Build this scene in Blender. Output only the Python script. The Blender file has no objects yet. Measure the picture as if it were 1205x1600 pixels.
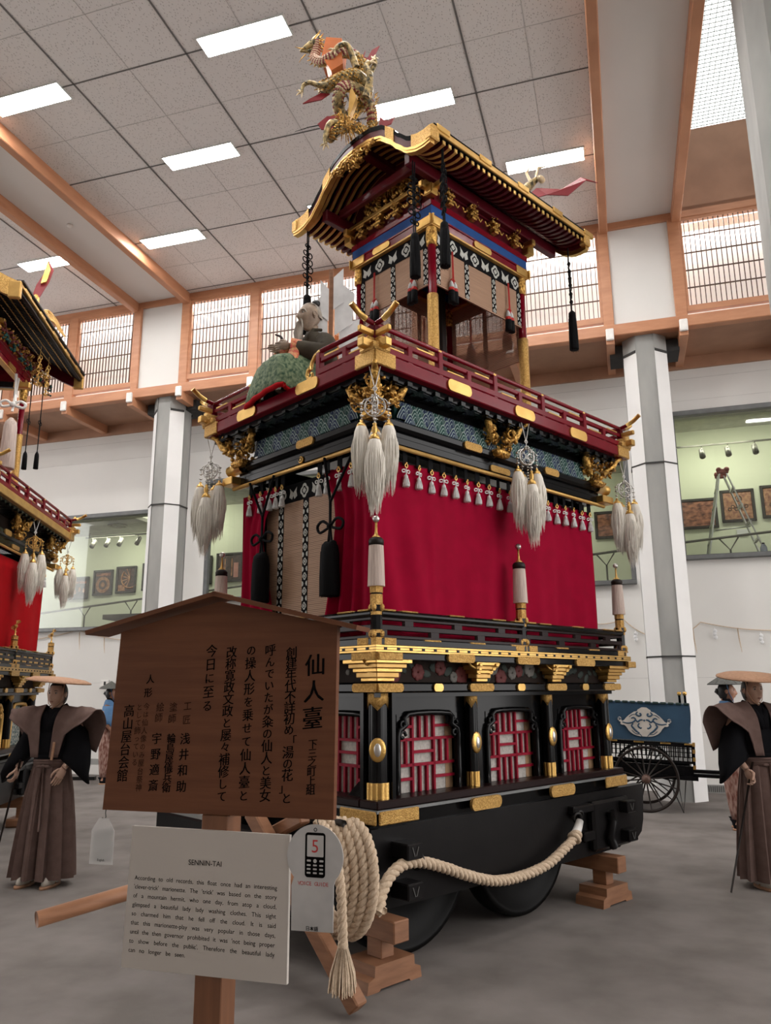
import bpy, math, random
from mathutils import Vector, Matrix
random.seed(7)
SC = bpy.context.scene
COL = SC.collection
PI = math.pi
R = math.radians

# ---------------------------------------------------------------- camera
PITCH, ROLL = 0.2255349, -0.00555
cam_data = bpy.data.cameras.new('camera')
cam_data.sensor_fit = 'HORIZONTAL'; cam_data.sensor_width = 36.0; cam_data.lens = 36.0
cam_data.clip_end = 200
cam = bpy.data.objects.new('camera', cam_data); COL.objects.link(cam)
_c, _s = math.cos(PITCH), math.sin(PITCH)
_fw, _up, _rt = Vector((0, _c, _s)), Vector((0, -_s, _c)), Vector((1, 0, 0))
_cr, _sr = math.cos(ROLL), math.sin(ROLL)
_R = _rt*_cr + _up*_sr; _U = -_rt*_sr + _up*_cr
cam.matrix_world = Matrix(((_R.x, _U.x, -_fw.x, 0), (_R.y, _U.y, -_fw.y, 0), (_R.z, _U.z, -_fw.z, 1.6), (0, 0, 0, 1)))
SC.camera = cam

# ---------------------------------------------------------------- world, exposure
world = bpy.data.worlds.new('hall_ambient'); SC.world = world
world.use_nodes = True
_bg = world.node_tree.nodes['Background']
_bg.inputs[0].default_value = (1.0, 0.97, 0.95, 1); _bg.inputs[1].default_value = 1.7
SC.view_settings.view_transform = 'Standard'; SC.view_settings.look = 'None'
SC.view_settings.exposure = 1.15; SC.view_settings.gamma = 1.0; SC.view_settings.use_curve_mapping = False
LAMP_STRENGTH = 30.0
CLERESTORY_WATTS = 110.0
SKYLIGHT_STRENGTH = .85
GALLERY_WATTS = 8.5

# frames
ROOM = Matrix.Rotation(R(-16.948), 4, 'Z')             # x along the back wall, y into the hall
FLOAT = Matrix.Translation((-0.057, 4.81, 0)) @ Matrix.Rotation(R(43.573), 4, 'Z')   # x along the float, y across it

def area_light(name, mtx, sx, sy, watts, color=(1, .96, .9)):
    d = bpy.data.lights.new(name, 'AREA'); d.shape = 'RECTANGLE'; d.size = sx; d.size_y = sy
    d.energy = watts; d.color = color
    o = bpy.data.objects.new(name, d); COL.objects.link(o); o.matrix_world = mtx
    return o
# strip lamps above the shoji lattice, shining down inside the clerestory box
area_light('clerestory_strip_lamp', ROOM @ Matrix.Translation((-6.5, 12.66, 9.22)) @ Matrix.Rotation(R(-6), 4, 'X'), 19, .09, CLERESTORY_WATTS, (1, .97, .93))

# ---------------------------------------------------------------- mesh builder
class MB:
    def __init__(s): s.v = []; s.f = []; s.m = []; s.s = []; s.M = None
    def add(s, vs, fs, mat=0, smooth=False):
        b = len(s.v)
        if s.M is not None: vs = [s.M @ Vector(p) for p in vs]
        s.v += [tuple(p) for p in vs]
        s.f += [[i+b for i in f] for f in fs]
        s.m += [mat]*len(fs); s.s += [smooth]*len(fs)
        return s
    def box(s, c, size, mat=0, bev=0, rz=0, rot=None):
        hx, hy, hz = size[0]/2, size[1]/2, size[2]/2
        b = min(bev, hx*.9, hy*.9, hz*.9)
        vs = []; fs = []
        if b <= 0:
            vs = [(x*hx, y*hy, z*hz) for x in (-1, 1) for y in (-1, 1) for z in (-1, 1)]
            fs = [(0, 1, 3, 2), (4, 6, 7, 5), (0, 4, 5, 1), (2, 3, 7, 6), (0, 2, 6, 4), (1, 5, 7, 3)]
        else:
            idx = {}
            for x in (-1, 1):
                for y in (-1, 1):
                    for z in (-1, 1):
                        for a in range(3):
                            p = [x*(hx-b), y*(hy-b), z*(hz-b)]; p[a] = (x*hx, y*hy, z*hz)[a]
                            idx[(x, y, z, a)] = len(vs); vs.append(tuple(p))
            for a in range(3):
                o = [i for i in range(3) if i != a]
                for sg in (-1, 1):
                    q = []
                    for (p, r) in ((-1, -1), (1, -1), (1, 1), (-1, 1)):
                        k = [0, 0, 0]; k[a] = sg; k[o[0]] = p; k[o[1]] = r; q.append(idx[(*k, a)])
                    fs.append(q)
                for p in (-1, 1):
                    for r in (-1, 1):
                        k = [0, 0, 0]; k[o[0]] = p; k[o[1]] = r
                        k0 = list(k); k0[a] = -1; k1 = list(k); k1[a] = 1
                        fs.append([idx[(*k0, o[0])], idx[(*k1, o[0])], idx[(*k1, o[1])], idx[(*k0, o[1])]])
            for x in (-1, 1):
                for y in (-1, 1):
                    for z in (-1, 1): fs.append([idx[(x, y, z, a)] for a in range(3)])
            # consistent outward winding
            ff = []
            for f in fs:
                P = [Vector(vs[i]) for i in f]; n = (P[1]-P[0]).cross(P[2]-P[0]); ctr = sum(P, Vector())/len(P)
                ff.append(f if n.dot(ctr) > 0 else f[::-1])
            fs = ff
        T = Matrix.Translation(c)
        if rot is not None: T = T @ rot
        elif rz: T = T @ Matrix.Rotation(rz, 4, 'Z')
        return s.add([T @ Vector(p) for p in vs], fs, mat)
    def bar(s, a, b, w, h, mat=0, bev=0, up=(0, 0, 1)):
        a, b = Vector(a), Vector(b); d = b-a; L = d.length; d.normalize()
        u = Vector(up)
        if abs(d.dot(u)) > .98: u = Vector((0, 1, 0))
        y = u.cross(d).normalized(); z = d.cross(y)
        rot = Matrix(((d.x, y.x, z.x, 0), (d.y, y.y, z.y, 0), (d.z, y.z, z.z, 0), (0, 0, 0, 1)))
        return s.box((a+b)/2, (L, w, h), mat, bev, rot=rot)
    def tube(s, pts, r, seg=8, mat=0, caps=True, closed=False, smooth=True, flat=1.0):
        P = [Vector(p) for p in pts]; n = len(P)
        rr = r if isinstance(r, (list, tuple)) else [r]*n
        t0 = (P[1]-P[0]).normalized()
        u = t0.orthogonal().normalized()
        if abs(t0.z) < .9: u = (Vector((0, 0, 1)) - t0*t0.z).normalized()
        vs = []
        pt = t0
        for i in range(n):
            if closed: t = P[(i+1) % n]-P[i-1]
            else: t = P[min(i+1, n-1)]-P[max(i-1, 0)]
            t = t.normalized() if t.length > 1e-9 else pt
            u = (u - t*u.dot(t))
            u = u.normalized() if u.length > 1e-6 else t.orthogonal().normalized()
            w = t.cross(u); pt = t
            for k in range(seg):
                a = 2*PI*k/seg
                vs.append(P[i] + (u*math.cos(a) + w*math.sin(a)*flat)*rr[i])
        fs = []
        for i in range(n if closed else n-1):
            j = (i+1) % n
            for k in range(seg):
                l = (k+1) % seg
                fs.append((i*seg+k, j*seg+k, j*seg+l, i*seg+l)[::-1])
        if caps and not closed:
            fs.append(list(range(seg))); fs.append([(n-1)*seg+k for k in range(seg)][::-1])
            fs[-1] = fs[-1]; 
        return s.add(vs, fs, mat, smooth)
    def lathe(s, prof, c=(0, 0, 0), seg=16, mat=0, smooth=True, rot=None):
        vs = []; fs = []; n = len(prof)
        for (r, z) in prof:
            for k in range(seg):
                a = 2*PI*k/seg; vs.append(Vector((max(r, 1e-4)*math.cos(a), max(r, 1e-4)*math.sin(a), z)))
        for i in range(n-1):
            for k in range(seg):
                l = (k+1) % seg
                fs.append((i*seg+k, i*seg+l, (i+1)*seg+l, (i+1)*seg+k))
        fs.append([k for k in range(seg)][::-1]); fs.append([(n-1)*seg+k for k in range(seg)])
        T = Matrix.Translation(c)
        if rot is not None: T = T @ rot
        return s.add([T @ p for p in vs], fs, mat, smooth)
    def ball(s, c, r, seg=10, rings=6, mat=0, rot=None):
        if not isinstance(r, (list, tuple)): r = (r, r, r)
        vs = []; fs = []
        for i in range(rings+1):
            t = PI*i/rings
            for k in range(seg):
                a = 2*PI*k/seg
                st = max(math.sin(t), 1e-3)
                vs.append(Vector((r[0]*st*math.cos(a), r[1]*st*math.sin(a), -r[2]*math.cos(t))))
        for i in range(rings):
            for k in range(seg):
                l = (k+1) % seg
                fs.append((i*seg+k, i*seg+l, (i+1)*seg+l, (i+1)*seg+k))
        T = Matrix.Translation(c)
        if rot is not None: T = T @ rot
        return s.add([T @ p for p in vs], fs, mat, True)
    def prism(s, poly, o, U, V, depth, mat=0, side=None, smooth=False):
        """flat outline in the plane o + a*U + b*V, thickened by depth along U x V"""
        o, U, V = Vector(o), Vector(U), Vector(V); N = U.cross(V).normalized()*depth
        n = len(poly)
        vs = [o+U*a+V*b for a, b in poly] + [o+U*a+V*b+N for a, b in poly]
        area = sum(poly[i][0]*poly[(i+1) % n][1]-poly[(i+1) % n][0]*poly[i][1] for i in range(n))
        fr = list(range(n, 2*n)); bk = list(range(n))[::-1]
        sd = [(i, (i+1) % n, n+(i+1) % n, n+i) for i in range(n)]
        if area < 0: fr = fr[::-1]; bk = bk[::-1]; sd = [f[::-1] for f in sd]
        s.add(vs, [fr, bk], mat); b = len(s.v)-2*n
        s.f += [[i+b for i in f] for f in sd]; s.m += [mat if side is None else side]*n; s.s += [smooth]*n
        return s
    def grid(s, fn, nu, nv, mat=0, smooth=True, closeu=False):
        vs = [Vector(fn(i/nu, j/nv)) for i in range(nu+1) for j in range(nv+1)]
        fs = [(i*(nv+1)+j, (i+1)*(nv+1)+j, (i+1)*(nv+1)+j+1, i*(nv+1)+j+1) for i in range(nu) for j in range(nv)]
        return s.add(vs, fs, mat, smooth)
    def loft(s, rings, mat=0, smooth=True, caps=True):
        n = len(rings[0]); vs = [Vector(p) for r in rings for p in r]; fs = []
        for i in range(len(rings)-1):
            for k in range(n):
                l = (k+1) % n
                fs.append((i*n+k, i*n+l, (i+1)*n+l, (i+1)*n+k))
        if caps: fs.append(list(range(n))[::-1]); fs.append([(len(rings)-1)*n+k for k in range(n)])
        return s.add(vs, fs, mat, smooth)
    def torus(s, c, Rr, r, axis=(0, 0, 1), seg=20, ms=6, mat=0, a0=0, a1=2*PI):
        ax = Vector(axis).normalized(); u = ax.orthogonal().normalized(); w = ax.cross(u); c = Vector(c)
        full = abs(a1-a0-2*PI) < 1e-6; n = seg
        pts = [c+(u*math.cos(a0+(a1-a0)*i/(n if full else n-1))+w*math.sin(a0+(a1-a0)*i/(n if full else n-1)))*Rr for i in range(n)]
        return s.tube(pts, r, ms, mat, closed=full)
    def text(s, body, o, U, V, size, depth=0.0006, mat=0, align='LEFT', bold=0, fit=None):
        vs, fs = text_mesh(body, align, bold)
        if not vs: return s
        o, U, V = Vector(o), Vector(U).normalized(), Vector(V).normalized(); N = U.cross(V)*depth
        sx = 1
        return s.add([o+U*p[0]*size*sx+V*p[1]*size+N for p in vs], fs, mat)
    def mesh(s, name, mats):
        me = bpy.data.meshes.new(name); me.from_pydata(s.v, [], s.f)
        for m in mats: me.materials.append(m)
        me.polygons.foreach_set('material_index', s.m); me.polygons.foreach_set('use_smooth', s.s)
        me.update(); return me
    def build(s, name, mats, parent=None, mtx=None):
        if not isinstance(mats, (list, tuple)): mats = [mats]
        o = bpy.data.objects.new(name, s.mesh(name, mats)); COL.objects.link(o)
        if parent is not None: o.parent = parent
        if mtx is not None: o.matrix_world = mtx
        return o

def build_split(mb, name, mats, parent):
    """one object per connected piece"""
    n = len(mb.v); pa = list(range(n))
    def fd(i):
        while pa[i] != i: pa[i] = pa[pa[i]]; i = pa[i]
        return i
    for f in mb.f:
        for k in f[1:]: pa[fd(f[0])] = fd(k)
    groups = {}
    for j, f in enumerate(mb.f): groups.setdefault(fd(f[0]), []).append(j)
    for js in groups.values():
        q = MB(); mp = {}
        for j in js:
            g = []
            for i in mb.f[j]:
                if i not in mp: mp[i] = len(q.v); q.v.append(mb.v[i])
                g.append(mp[i])
            q.f.append(g); q.m.append(mb.m[j]); q.s.append(mb.s[j])
        q.build(name, mats, parent)
_tc = {}
def text_mesh(body, align, bold):
    k = (body, align, bold)
    if k in _tc: return _tc[k]
    c = bpy.data.curves.new('lettering', 'FONT'); c.body = body; c.align_x = align; c.offset = bold; c.resolution_u = 3
    o = bpy.data.objects.new('lettering', c); COL.objects.link(o)
    dg = bpy.context.evaluated_depsgraph_get(); dg.update()
    me = bpy.data.meshes.new_from_object(o.evaluated_get(dg))
    r = ([tuple(v.co) for v in me.vertices], [list(p.vertices) for p in me.polygons])
    bpy.data.objects.remove(o); bpy.data.curves.remove(c); bpy.data.meshes.remove(me)
    _tc[k] = r; return r

def tag(o, label=None, cat=None, group=None, kind=None):
    if label: o['label'] = label
    if cat: o['category'] = cat
    if group: o['group'] = group
    if kind: o['kind'] = kind
    return o
def thing(name, label, cat, mtx, group=None):
    o = bpy.data.objects.new(name, None); COL.objects.link(o); o.matrix_world = mtx; o.empty_display_size = .1
    return tag(o, label, cat, group)
def struct(name, mb, mats, mtx=None):
    o = mb.build(name, mats, None, mtx); o['kind'] = 'structure'; return o
def dup(o, parent=None, mtx=None, label=None):
    c = o.copy(); COL.objects.link(c)
    if parent is not None: c.parent = parent
    if mtx is not None: c.matrix_world = mtx
    if label: c['label'] = label
    for ch in list(KIDS.get(o.name, ())): KIDS.setdefault(c.name, []).append(dup(ch, c))
    return c
KIDS = {}
def kid(o):
    KIDS.setdefault(o.parent.name, []).append(o); return o
def at(F, x, y, z, rz=0):
    return F @ Matrix.Translation((x, y, z)) @ Matrix.Rotation(rz, 4, 'Z')

# ---------------------------------------------------------------- materials
def mat(name, col, rough=.5, metal=0, col2=None, scale=8, detail=3, bump=0, bscale=30, coat=0, stretch=None, spec=.5, sheen=0):
    m = bpy.data.materials.new(name); m.use_nodes = True
    nt = m.node_tree; N = nt.nodes; L = nt.links; b = N['Principled BSDF']
    b.inputs['Roughness'].default_value = rough; b.inputs['Metallic'].default_value = metal
    b.inputs['Coat Weight'].default_value = coat; b.inputs['Specular IOR Level'].default_value = spec
    if sheen: b.inputs['Sheen Weight'].default_value = sheen
    tc = N.new('ShaderNodeTexCoord'); mp = N.new('ShaderNodeMapping')
    L.new(tc.outputs['Object'], mp.inputs[0])
    if stretch: mp.inputs['Scale'].default_value = stretch
    no = N.new('ShaderNodeTexNoise'); no.inputs['Scale'].default_value = scale; no.inputs['Detail'].default_value = detail
    L.new(mp.outputs[0], no.inputs['Vector'])
    cr = N.new('ShaderNodeValToRGB')
    c2 = col2 if col2 else tuple(min(1, x*.82) for x in col)
    cr.color_ramp.elements[0].position = .35; cr.color_ramp.elements[1].position = .65
    cr.color_ramp.elements[0].color = (*c2, 1); cr.color_ramp.elements[1].color = (*col, 1)
    L.new(no.outputs[0], cr.inputs[0]); L.new(cr.outputs[0], b.inputs['Base Color'])
    if bump:
        n2 = N.new('ShaderNodeTexNoise'); n2.inputs['Scale'].default_value = bscale; n2.inputs['Detail'].default_value = 4
        L.new(mp.outputs[0], n2.inputs['Vector'])
        bp = N.new('ShaderNodeBump'); bp.inputs['Strength'].default_value = bump; bp.inputs['Distance'].default_value = .01
        L.new(n2.outputs[0], bp.inputs['Height']); L.new(bp.outputs[0], b.inputs['Normal'])
    return m
def emit(name, col, strength):
    m = bpy.data.materials.new(name); m.use_nodes = True
    b = m.node_tree.nodes['Principled BSDF']
    b.inputs['Base Color'].default_value = (*col, 1); b.inputs['Emission Color'].default_value = (*col, 1)
    b.inputs['Emission Strength'].default_value = strength
    return m
def nodes(m):
    return m.node_tree.nodes, m.node_tree.links, m.node_tree.nodes['Principled BSDF']

M = {}
M['black'] = mat('black_lacquer', (.004, .004, .0045), .16, col2=(.003, .003, .0035), spec=.16)
M['dull_black'] = mat('worn_black_lacquer', (.008, .0072, .0075), .3, bump=.04, spec=.14)
M['brown_lacquer'] = mat('brown_black_lacquer', (.014, .0055, .0055), .3, spec=.12)
M['red'] = mat('red_lacquer', (.17, .003, .012), .24, col2=(.14, .0025, .010), spec=.22)
M['darkred'] = mat('dark_red_lacquer', (.095, .006, .012), .3, col2=(.075, .005, .010), spec=.3)
M['gold'] = mat('gold_plate', (.68, .43, .14), .33, .95, col2=(.56, .34, .10), bump=.25, bscale=120)
M['gold_chased'] = mat('chased_gold', (.64, .40, .135), .38, .9, col2=(.40, .22, .06), scale=90, bump=.8, bscale=160)
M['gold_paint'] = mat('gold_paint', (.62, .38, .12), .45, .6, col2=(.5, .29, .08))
M['carved'] = mat('carved_gilding', (.82, .50, .14), .35, .9, col2=(.22, .10, .02), scale=45, bump=1.0, bscale=70)
M['silver'] = mat('silver_metal', (.62, .60, .57), .3, .9)
M['blue'] = mat('blue_paint', (.018, .070, .24), .6, spec=.15)
M['crimson'] = mat('crimson_cloth', (.27, .0008, .022), .9, col2=(.24, .0008, .019), bump=.1, bscale=300, spec=.1, sheen=.0)
M['scarlet'] = mat('scarlet_cloth', (.36, .003, .007), .9, col2=(.32, .003, .006), spec=.1)
M['white_hair'] = mat('white_hair', (.78, .74, .66), .8, col2=(.60, .56, .50), scale=60, stretch=(1, 1, .05))
M['white_silk'] = mat('white_silk', (.68, .69, .68), .6)
M['fringe'] = mat('fringe_silk', (.60, .49, .43), .7, col2=(.42, .33, .29), scale=120, stretch=(1, 1, .04), bump=.4)
M['black_silk'] = mat('black_silk', (.004, .004, .005), .75, col2=(.003, .003, .0035), scale=120, stretch=(1, 1, .05), bump=.3, spec=.12)
M['red_silk'] = mat('red_silk', (.50, .02, .015), .6)
M['rope'] = mat('cotton_rope', (.60, .47, .34), .85, col2=(.48, .36, .25), scale=60, bump=.4, bscale=200)
M['white_tape'] = mat('white_tape', (.75, .73, .70), .6)
M['timber'] = mat('pale_timber', (.27, .125, .062), .55, col2=(.20, .088, .042), scale=5, stretch=(1, 1, 6), bump=.08)
M['sign_wood'] = mat('sign_timber', (.150, .058, .027), .55, col2=(.120, .045, .021), scale=4, stretch=(.6, 1, 9), bump=.05, spec=.2)
M['post_wood'] = mat('post_timber', (.20, .082, .036), .5, col2=(.15, .06, .026), scale=6, stretch=(4, 4, .4))
M['beam'] = mat('orange_timber', (.50, .235, .125), .45, col2=(.42, .185, .095), scale=2.2, stretch=(1, 1, 5), bump=.03)
M['soffit'] = mat('soffit_board', (.36, .19, .115), .6, col2=(.31, .16, .095), scale=3)
M['plaster'] = mat('white_plaster', (.68, .665, .64), .8, col2=(.655, .64, .615), scale=1.2, bump=.03)
M['front_wall'] = mat('ambient_block_grey', (.5, .48, .46), .9)
M['strip'] = mat('smooth_ceiling', (.72, .69, .665), .85, col2=(.70, .67, .645), scale=1)
M['concrete'] = mat('grey_concrete', (.32, .315, .30), .8, col2=(.25, .25, .24), scale=3, bump=.25, bscale=14, stretch=(1, 1, .35))
M['column_white'] = mat('column_white_panel', (.72, .71, .70), .6, col2=(.68, .67, .66), scale=2)
M['dark'] = mat('dark_gap', (.03, .028, .027), .8)
M['white_cap'] = mat('white_painted_end', (.80, .78, .75), .6)
M['seam'] = mat('ceiling_seam', (.16, .15, .145), .9)
M['frame_metal'] = mat('grey_metal_frame', (.16, .165, .165), .45, .4)
M['rail_metal'] = mat('grey_handrail', (.25, .24, .21), .4, .5)
M['lattice'] = mat('lattice_wood', (.085, .042, .026), .6)
M['gallery_wall'] = mat('gallery_wall', (.66, .68, .54), .85, col2=(.63, .65, .51), scale=1)
M['gallery_ceiling'] = mat('gallery_ceiling', (.48, .47, .41), .85)
M['paper'] = mat('white_paper', (.72, .72, .72), .7)
M['board_white'] = mat('cream_board', (.50, .46, .42), .6, col2=(.48, .44, .40), scale=2)
M['tag_white'] = mat('laminated_tag', (.50, .49, .48), .35)
M['ink'] = mat('black_ink', (.006, .0055, .0055), .9, spec=0)
M['faded_ink'] = mat('faded_ink', (.028, .014, .009), .9, spec=0)
M['red_ink'] = mat('red_ink', (.50, .03, .03), .6)
M['skin'] = mat('mannequin_skin', (.46, .29, .215), .5, col2=(.43, .27, .20), scale=3)
M['skin_tan'] = mat('tanned_mannequin_skin', (.36, .17, .10), .5)
M['doll_skin'] = mat('aged_doll_skin', (.33, .245, .175), .6, col2=(.20, .14, .10), scale=22)
M['lips'] = mat('painted_lips', (.30, .13, .10), .5)
M['eye_dark'] = mat('painted_eye', (.03, .025, .022), .4)
M['eye_white'] = mat('eye_white', (.50, .46, .42), .4)
M['hair'] = mat('black_hair', (.012, .011, .011), .45, bump=.3, bscale=90)
M['grey_hair'] = mat('grey_beard', (.34, .30, .25), .8, col2=(.2, .17, .14), scale=50, stretch=(1, 1, .1))
M['taupe'] = mat('taupe_hemp_cloth', (.150, .098, .085), .85, col2=(.125, .080, .069), scale=14, bump=.15, bscale=220, spec=.15)
M['black_cloth'] = mat('black_cotton', (.008, .008, .010), .9, spec=.1)
M['happi_blue'] = mat('blue_happi_cloth', (.07, .16, .30), .8, col2=(.055, .13, .25))
M['straw'] = mat('woven_straw', (.44, .25, .15), .7, col2=(.36, .19, .11), scale=40, bump=.3)
M['greystraw'] = mat('grey_straw', (.10, .10, .09), .7, col2=(.07, .07, .065), scale=40, bump=.3)
M['tabi'] = mat('white_tabi', (.55, .51, .45), .8)
M['dark_wood'] = mat('dark_wood', (.014, .008, .006), .5, spec=.25)
M['iron'] = mat('black_iron', (.015, .014, .014), .4, .5)
M['wagon_blue'] = mat('indigo_cloth', (.018, .055, .10), .85, col2=(.013, .042, .08), scale=3, bump=.05)
M['crest'] = mat('undyed_crest', (.50, .46, .41), .85)
M['aluminium'] = mat('aluminium', (.55, .55, .54), .35, .8)
M['orange'] = mat('orange_lacquer', (.62, .17, .045), .4)
M['moss'] = mat('dragon_scale', (.035, .032, .018), .45, .3, col2=(.50, .36, .15), scale=30, bump=1.0, bscale=60)
M['belly'] = mat('dragon_belly', (.26, .03, .04), .5)
M['bone'] = mat('gilded_bone', (.62, .48, .29), .5, .2)
M['coat_brown'] = mat('grey_brown_robe', (.052, .042, .028), .85, col2=(.036, .028, .019), scale=12, spec=.2)
M['red_brocade'] = mat('red_brocade', (.42, .04, .03), .7, col2=(.52, .26, .10), scale=45)
M['flower_red'] = mat('painted_peony_red', (.12, .014, .012), .7)
M['flower_white'] = mat('painted_peony_white', (.14, .13, .115), .7)
M['leaf_paint'] = mat('painted_leaf', (.018, .030, .022), .7)
M['panel_brown'] = mat('painted_panel_ground', (.022, .014, .011), .7, spec=.1)
M['screen_paper'] = mat('screen_gauze', (.46, .43, .40), .8, col2=(.34, .315, .29), scale=60)
M['mark'] = mat('worn_mark', (.07, .068, .065), .7)
M['wheel_black'] = mat('wheel_black', (.0045, .0042, .0042), .45, spec=.08)
M['screen_edge'] = mat('screen_edge', (.36, .22, .12), .7)
M['lattice_red'] = mat('lattice_red', (.27, .005, .024), .5, spec=.12)
M['wave_green'] = mat('wave_green', (.010, .060, .052), .6, col2=(.007, .042, .038), spec=.2)
M['wave_blue'] = mat('wave_blue', (.014, .030, .085), .6, col2=(.010, .022, .06), spec=.2)
M['wave_edge'] = mat('wave_pale_edge', (.33, .43, .40), .5)
M['flame_red'] = mat('flame_red', (.26, .010, .018), .45)
M['light_case'] = mat('lamp_case', (.7, .7, .68), .5)
M['lamp'] = emit('fluorescent_panel', (1, .98, .95), LAMP_STRENGTH)
M['skylight'] = emit('luminous_ceiling', (.93, 1, .98), SKYLIGHT_STRENGTH)
M['shoji'] = mat('shoji_paper', (.88, .85, .82), .9, col2=(.86, .83, .80), scale=2)
M['downlight'] = emit('downlight_glow', (1, .97, .85), 3.0)

# green brocade
m = M['brocade'] = mat('green_brocade', (.17, .21, .12), .75, col2=(.02, .055, .028), scale=42, detail=5, bump=.3, bscale=120, spec=.2)
m = M['patterned'] = mat('rust_patterned_cloth', (.36, .23, .19), .8, col2=(.13, .035, .02), scale=26, detail=4, stretch=(1.4, 1.4, .5))
m = M['tile_brocade'] = mat('blue_white_brocade', (.42, .42, .38), .7, col2=(.04, .09, .10), scale=34, detail=0)

# acoustic ceiling board
m = M['acoustic'] = mat('acoustic_board', (.52, .485, .465), .9, bump=.05, scale=1.0)
N, L, b = nodes(m)
vo = N.new('ShaderNodeTexVoronoi'); vo.inputs['Scale'].default_value = 42; vo.inputs['Randomness'].default_value = 1
tc = N.new('ShaderNodeTexCoord'); mp = N.new('ShaderNodeMapping'); mp.inputs['Scale'].default_value = (1, .55, 1)
L.new(tc.outputs['Object'], mp.inputs[0]); L.new(mp.outputs[0], vo.inputs['Vector'])
cr = N.new('ShaderNodeValToRGB'); cr.color_ramp.elements[0].position = .16; cr.color_ramp.elements[0].color = (.42, .39, .375, 1)
cr.color_ramp.elements[1].position = .30; cr.color_ramp.elements[1].color = (.70, .67, .655, 1)
L.new(vo.outputs['Distance'], cr.inputs[0]); L.new(cr.outputs[0], b.inputs['Base Color'])

# carpet
m = M['carpet'] = mat('grey_carpet', (.20, .18, .168), .95, col2=(.145, .13, .12), scale=2.2, detail=8, bump=.25, bscale=260, spec=.1)

# bamboo blind: fine horizontal reeds
def reed(name, c1, c2, freq, transp=0):
    m = mat(name, c1, .7)
    N, L, b = nodes(m)
    tc = N.new('ShaderNodeTexCoord'); wv = N.new('ShaderNodeTexWave'); wv.bands_direction = 'Z'
    wv.inputs['Scale'].default_value = freq; wv.inputs['Distortion'].default_value = 1.0; wv.inputs['Detail'].default_value = 2
    no = N.new('ShaderNodeTexNoise'); no.inputs['Scale'].default_value = 3
    mp = N.new('ShaderNodeMapping'); mp.inputs['Scale'].default_value = (1, 1, 25)
    L.new(tc.outputs['Object'], wv.inputs['Vector']); L.new(tc.outputs['Object'], mp.inputs[0]); L.new(mp.outputs[0], no.inputs['Vector'])
    mx = N.new('ShaderNodeMath'); mx.operation = 'ADD'; L.new(wv.outputs['Fac'], mx.inputs[0]); L.new(no.outputs[0], mx.inputs[1])
    cr = N.new('ShaderNodeValToRGB'); cr.color_ramp.elements[0].position = .45; cr.color_ramp.elements[1].position = 1.0
    cr.color_ramp.elements[0].color = (*c2, 1); cr.color_ramp.elements[1].color = (*c1, 1)
    L.new(mx.outputs[0], cr.inputs[0]); L.new(cr.outputs[0], b.inputs['Base Color'])
    bp = N.new('ShaderNodeBump'); bp.inputs['Strength'].default_value = .3; L.new(wv.outputs['Fac'], bp.inputs['Height']); L.new(bp.outputs[0], b.inputs['Normal'])
    if transp:
        tr = N.new('ShaderNodeBsdfTransparent'); ms = N.new('ShaderNodeMixShader'); ms.inputs[0].default_value = transp
        L.new(b.outputs[0], ms.inputs[1]); L.new(tr.outputs[0], ms.inputs[2]); L.new(ms.outputs[0], N['Material Output'].inputs[0])
    return m
M['blind'] = reed('bamboo_blind', (.38, .235, .15), (.17, .095, .058), 24)
M['blind_thin'] = reed('split_bamboo_blind', (.42, .25, .155), (.19, .105, .065), 26, .10)
M['blind_far'] = reed('far_bamboo_blind', (.45, .27, .18), (.22, .12, .08), 18, .38)

# glass
m = M['glass'] = bpy.data.materials.new('window_glass'); m.use_nodes = True
N, L = m.node_tree.nodes, m.node_tree.links
b = N['Principled BSDF']; b.inputs['Base Color'].default_value = (.9, .95, .93, 1); b.inputs['Roughness'].default_value = .02
tr = N.new('ShaderNodeBsdfTransparent'); tr.inputs[0].default_value = (.95, .97, .95, 1)
gl = N.new('ShaderNodeBsdfGlossy'); gl.inputs['Roughness'].default_value = .02
fr = N.new('ShaderNodeFresnel'); fr.inputs[0].default_value = 1.45
ms = N.new('ShaderNodeMixShader'); L.new(fr.outputs[0], ms.inputs[0]); L.new(tr.outputs[0], ms.inputs[1]); L.new(gl.outputs[0], ms.inputs[2])
L.new(ms.outputs[0], N['Material Output'].inputs[0])
m = M['clear'] = bpy.data.materials.new('clear_plastic'); m.use_nodes = True
N, L = m.node_tree.nodes, m.node_tree.links
tr = N.new('ShaderNodeBsdfTransparent'); ms = N.new('ShaderNodeMixShader'); ms.inputs[0].default_value = .35
L.new(tr.outputs[0], ms.inputs[1]); L.new(N['Principled BSDF'].outputs[0], ms.inputs[2]); L.new(ms.outputs[0], N['Material Output'].inputs[0])
# ================================================================ the hall (room frame: x along back wall, y into the hall)
CZ, D1, D2 = 9.33, 12.3, 13.6
mb = MB(); mb.box((-4, 4.5, -.06), (40, 34, .12)); struct('floor', mb, M['carpet'], ROOM)
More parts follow.
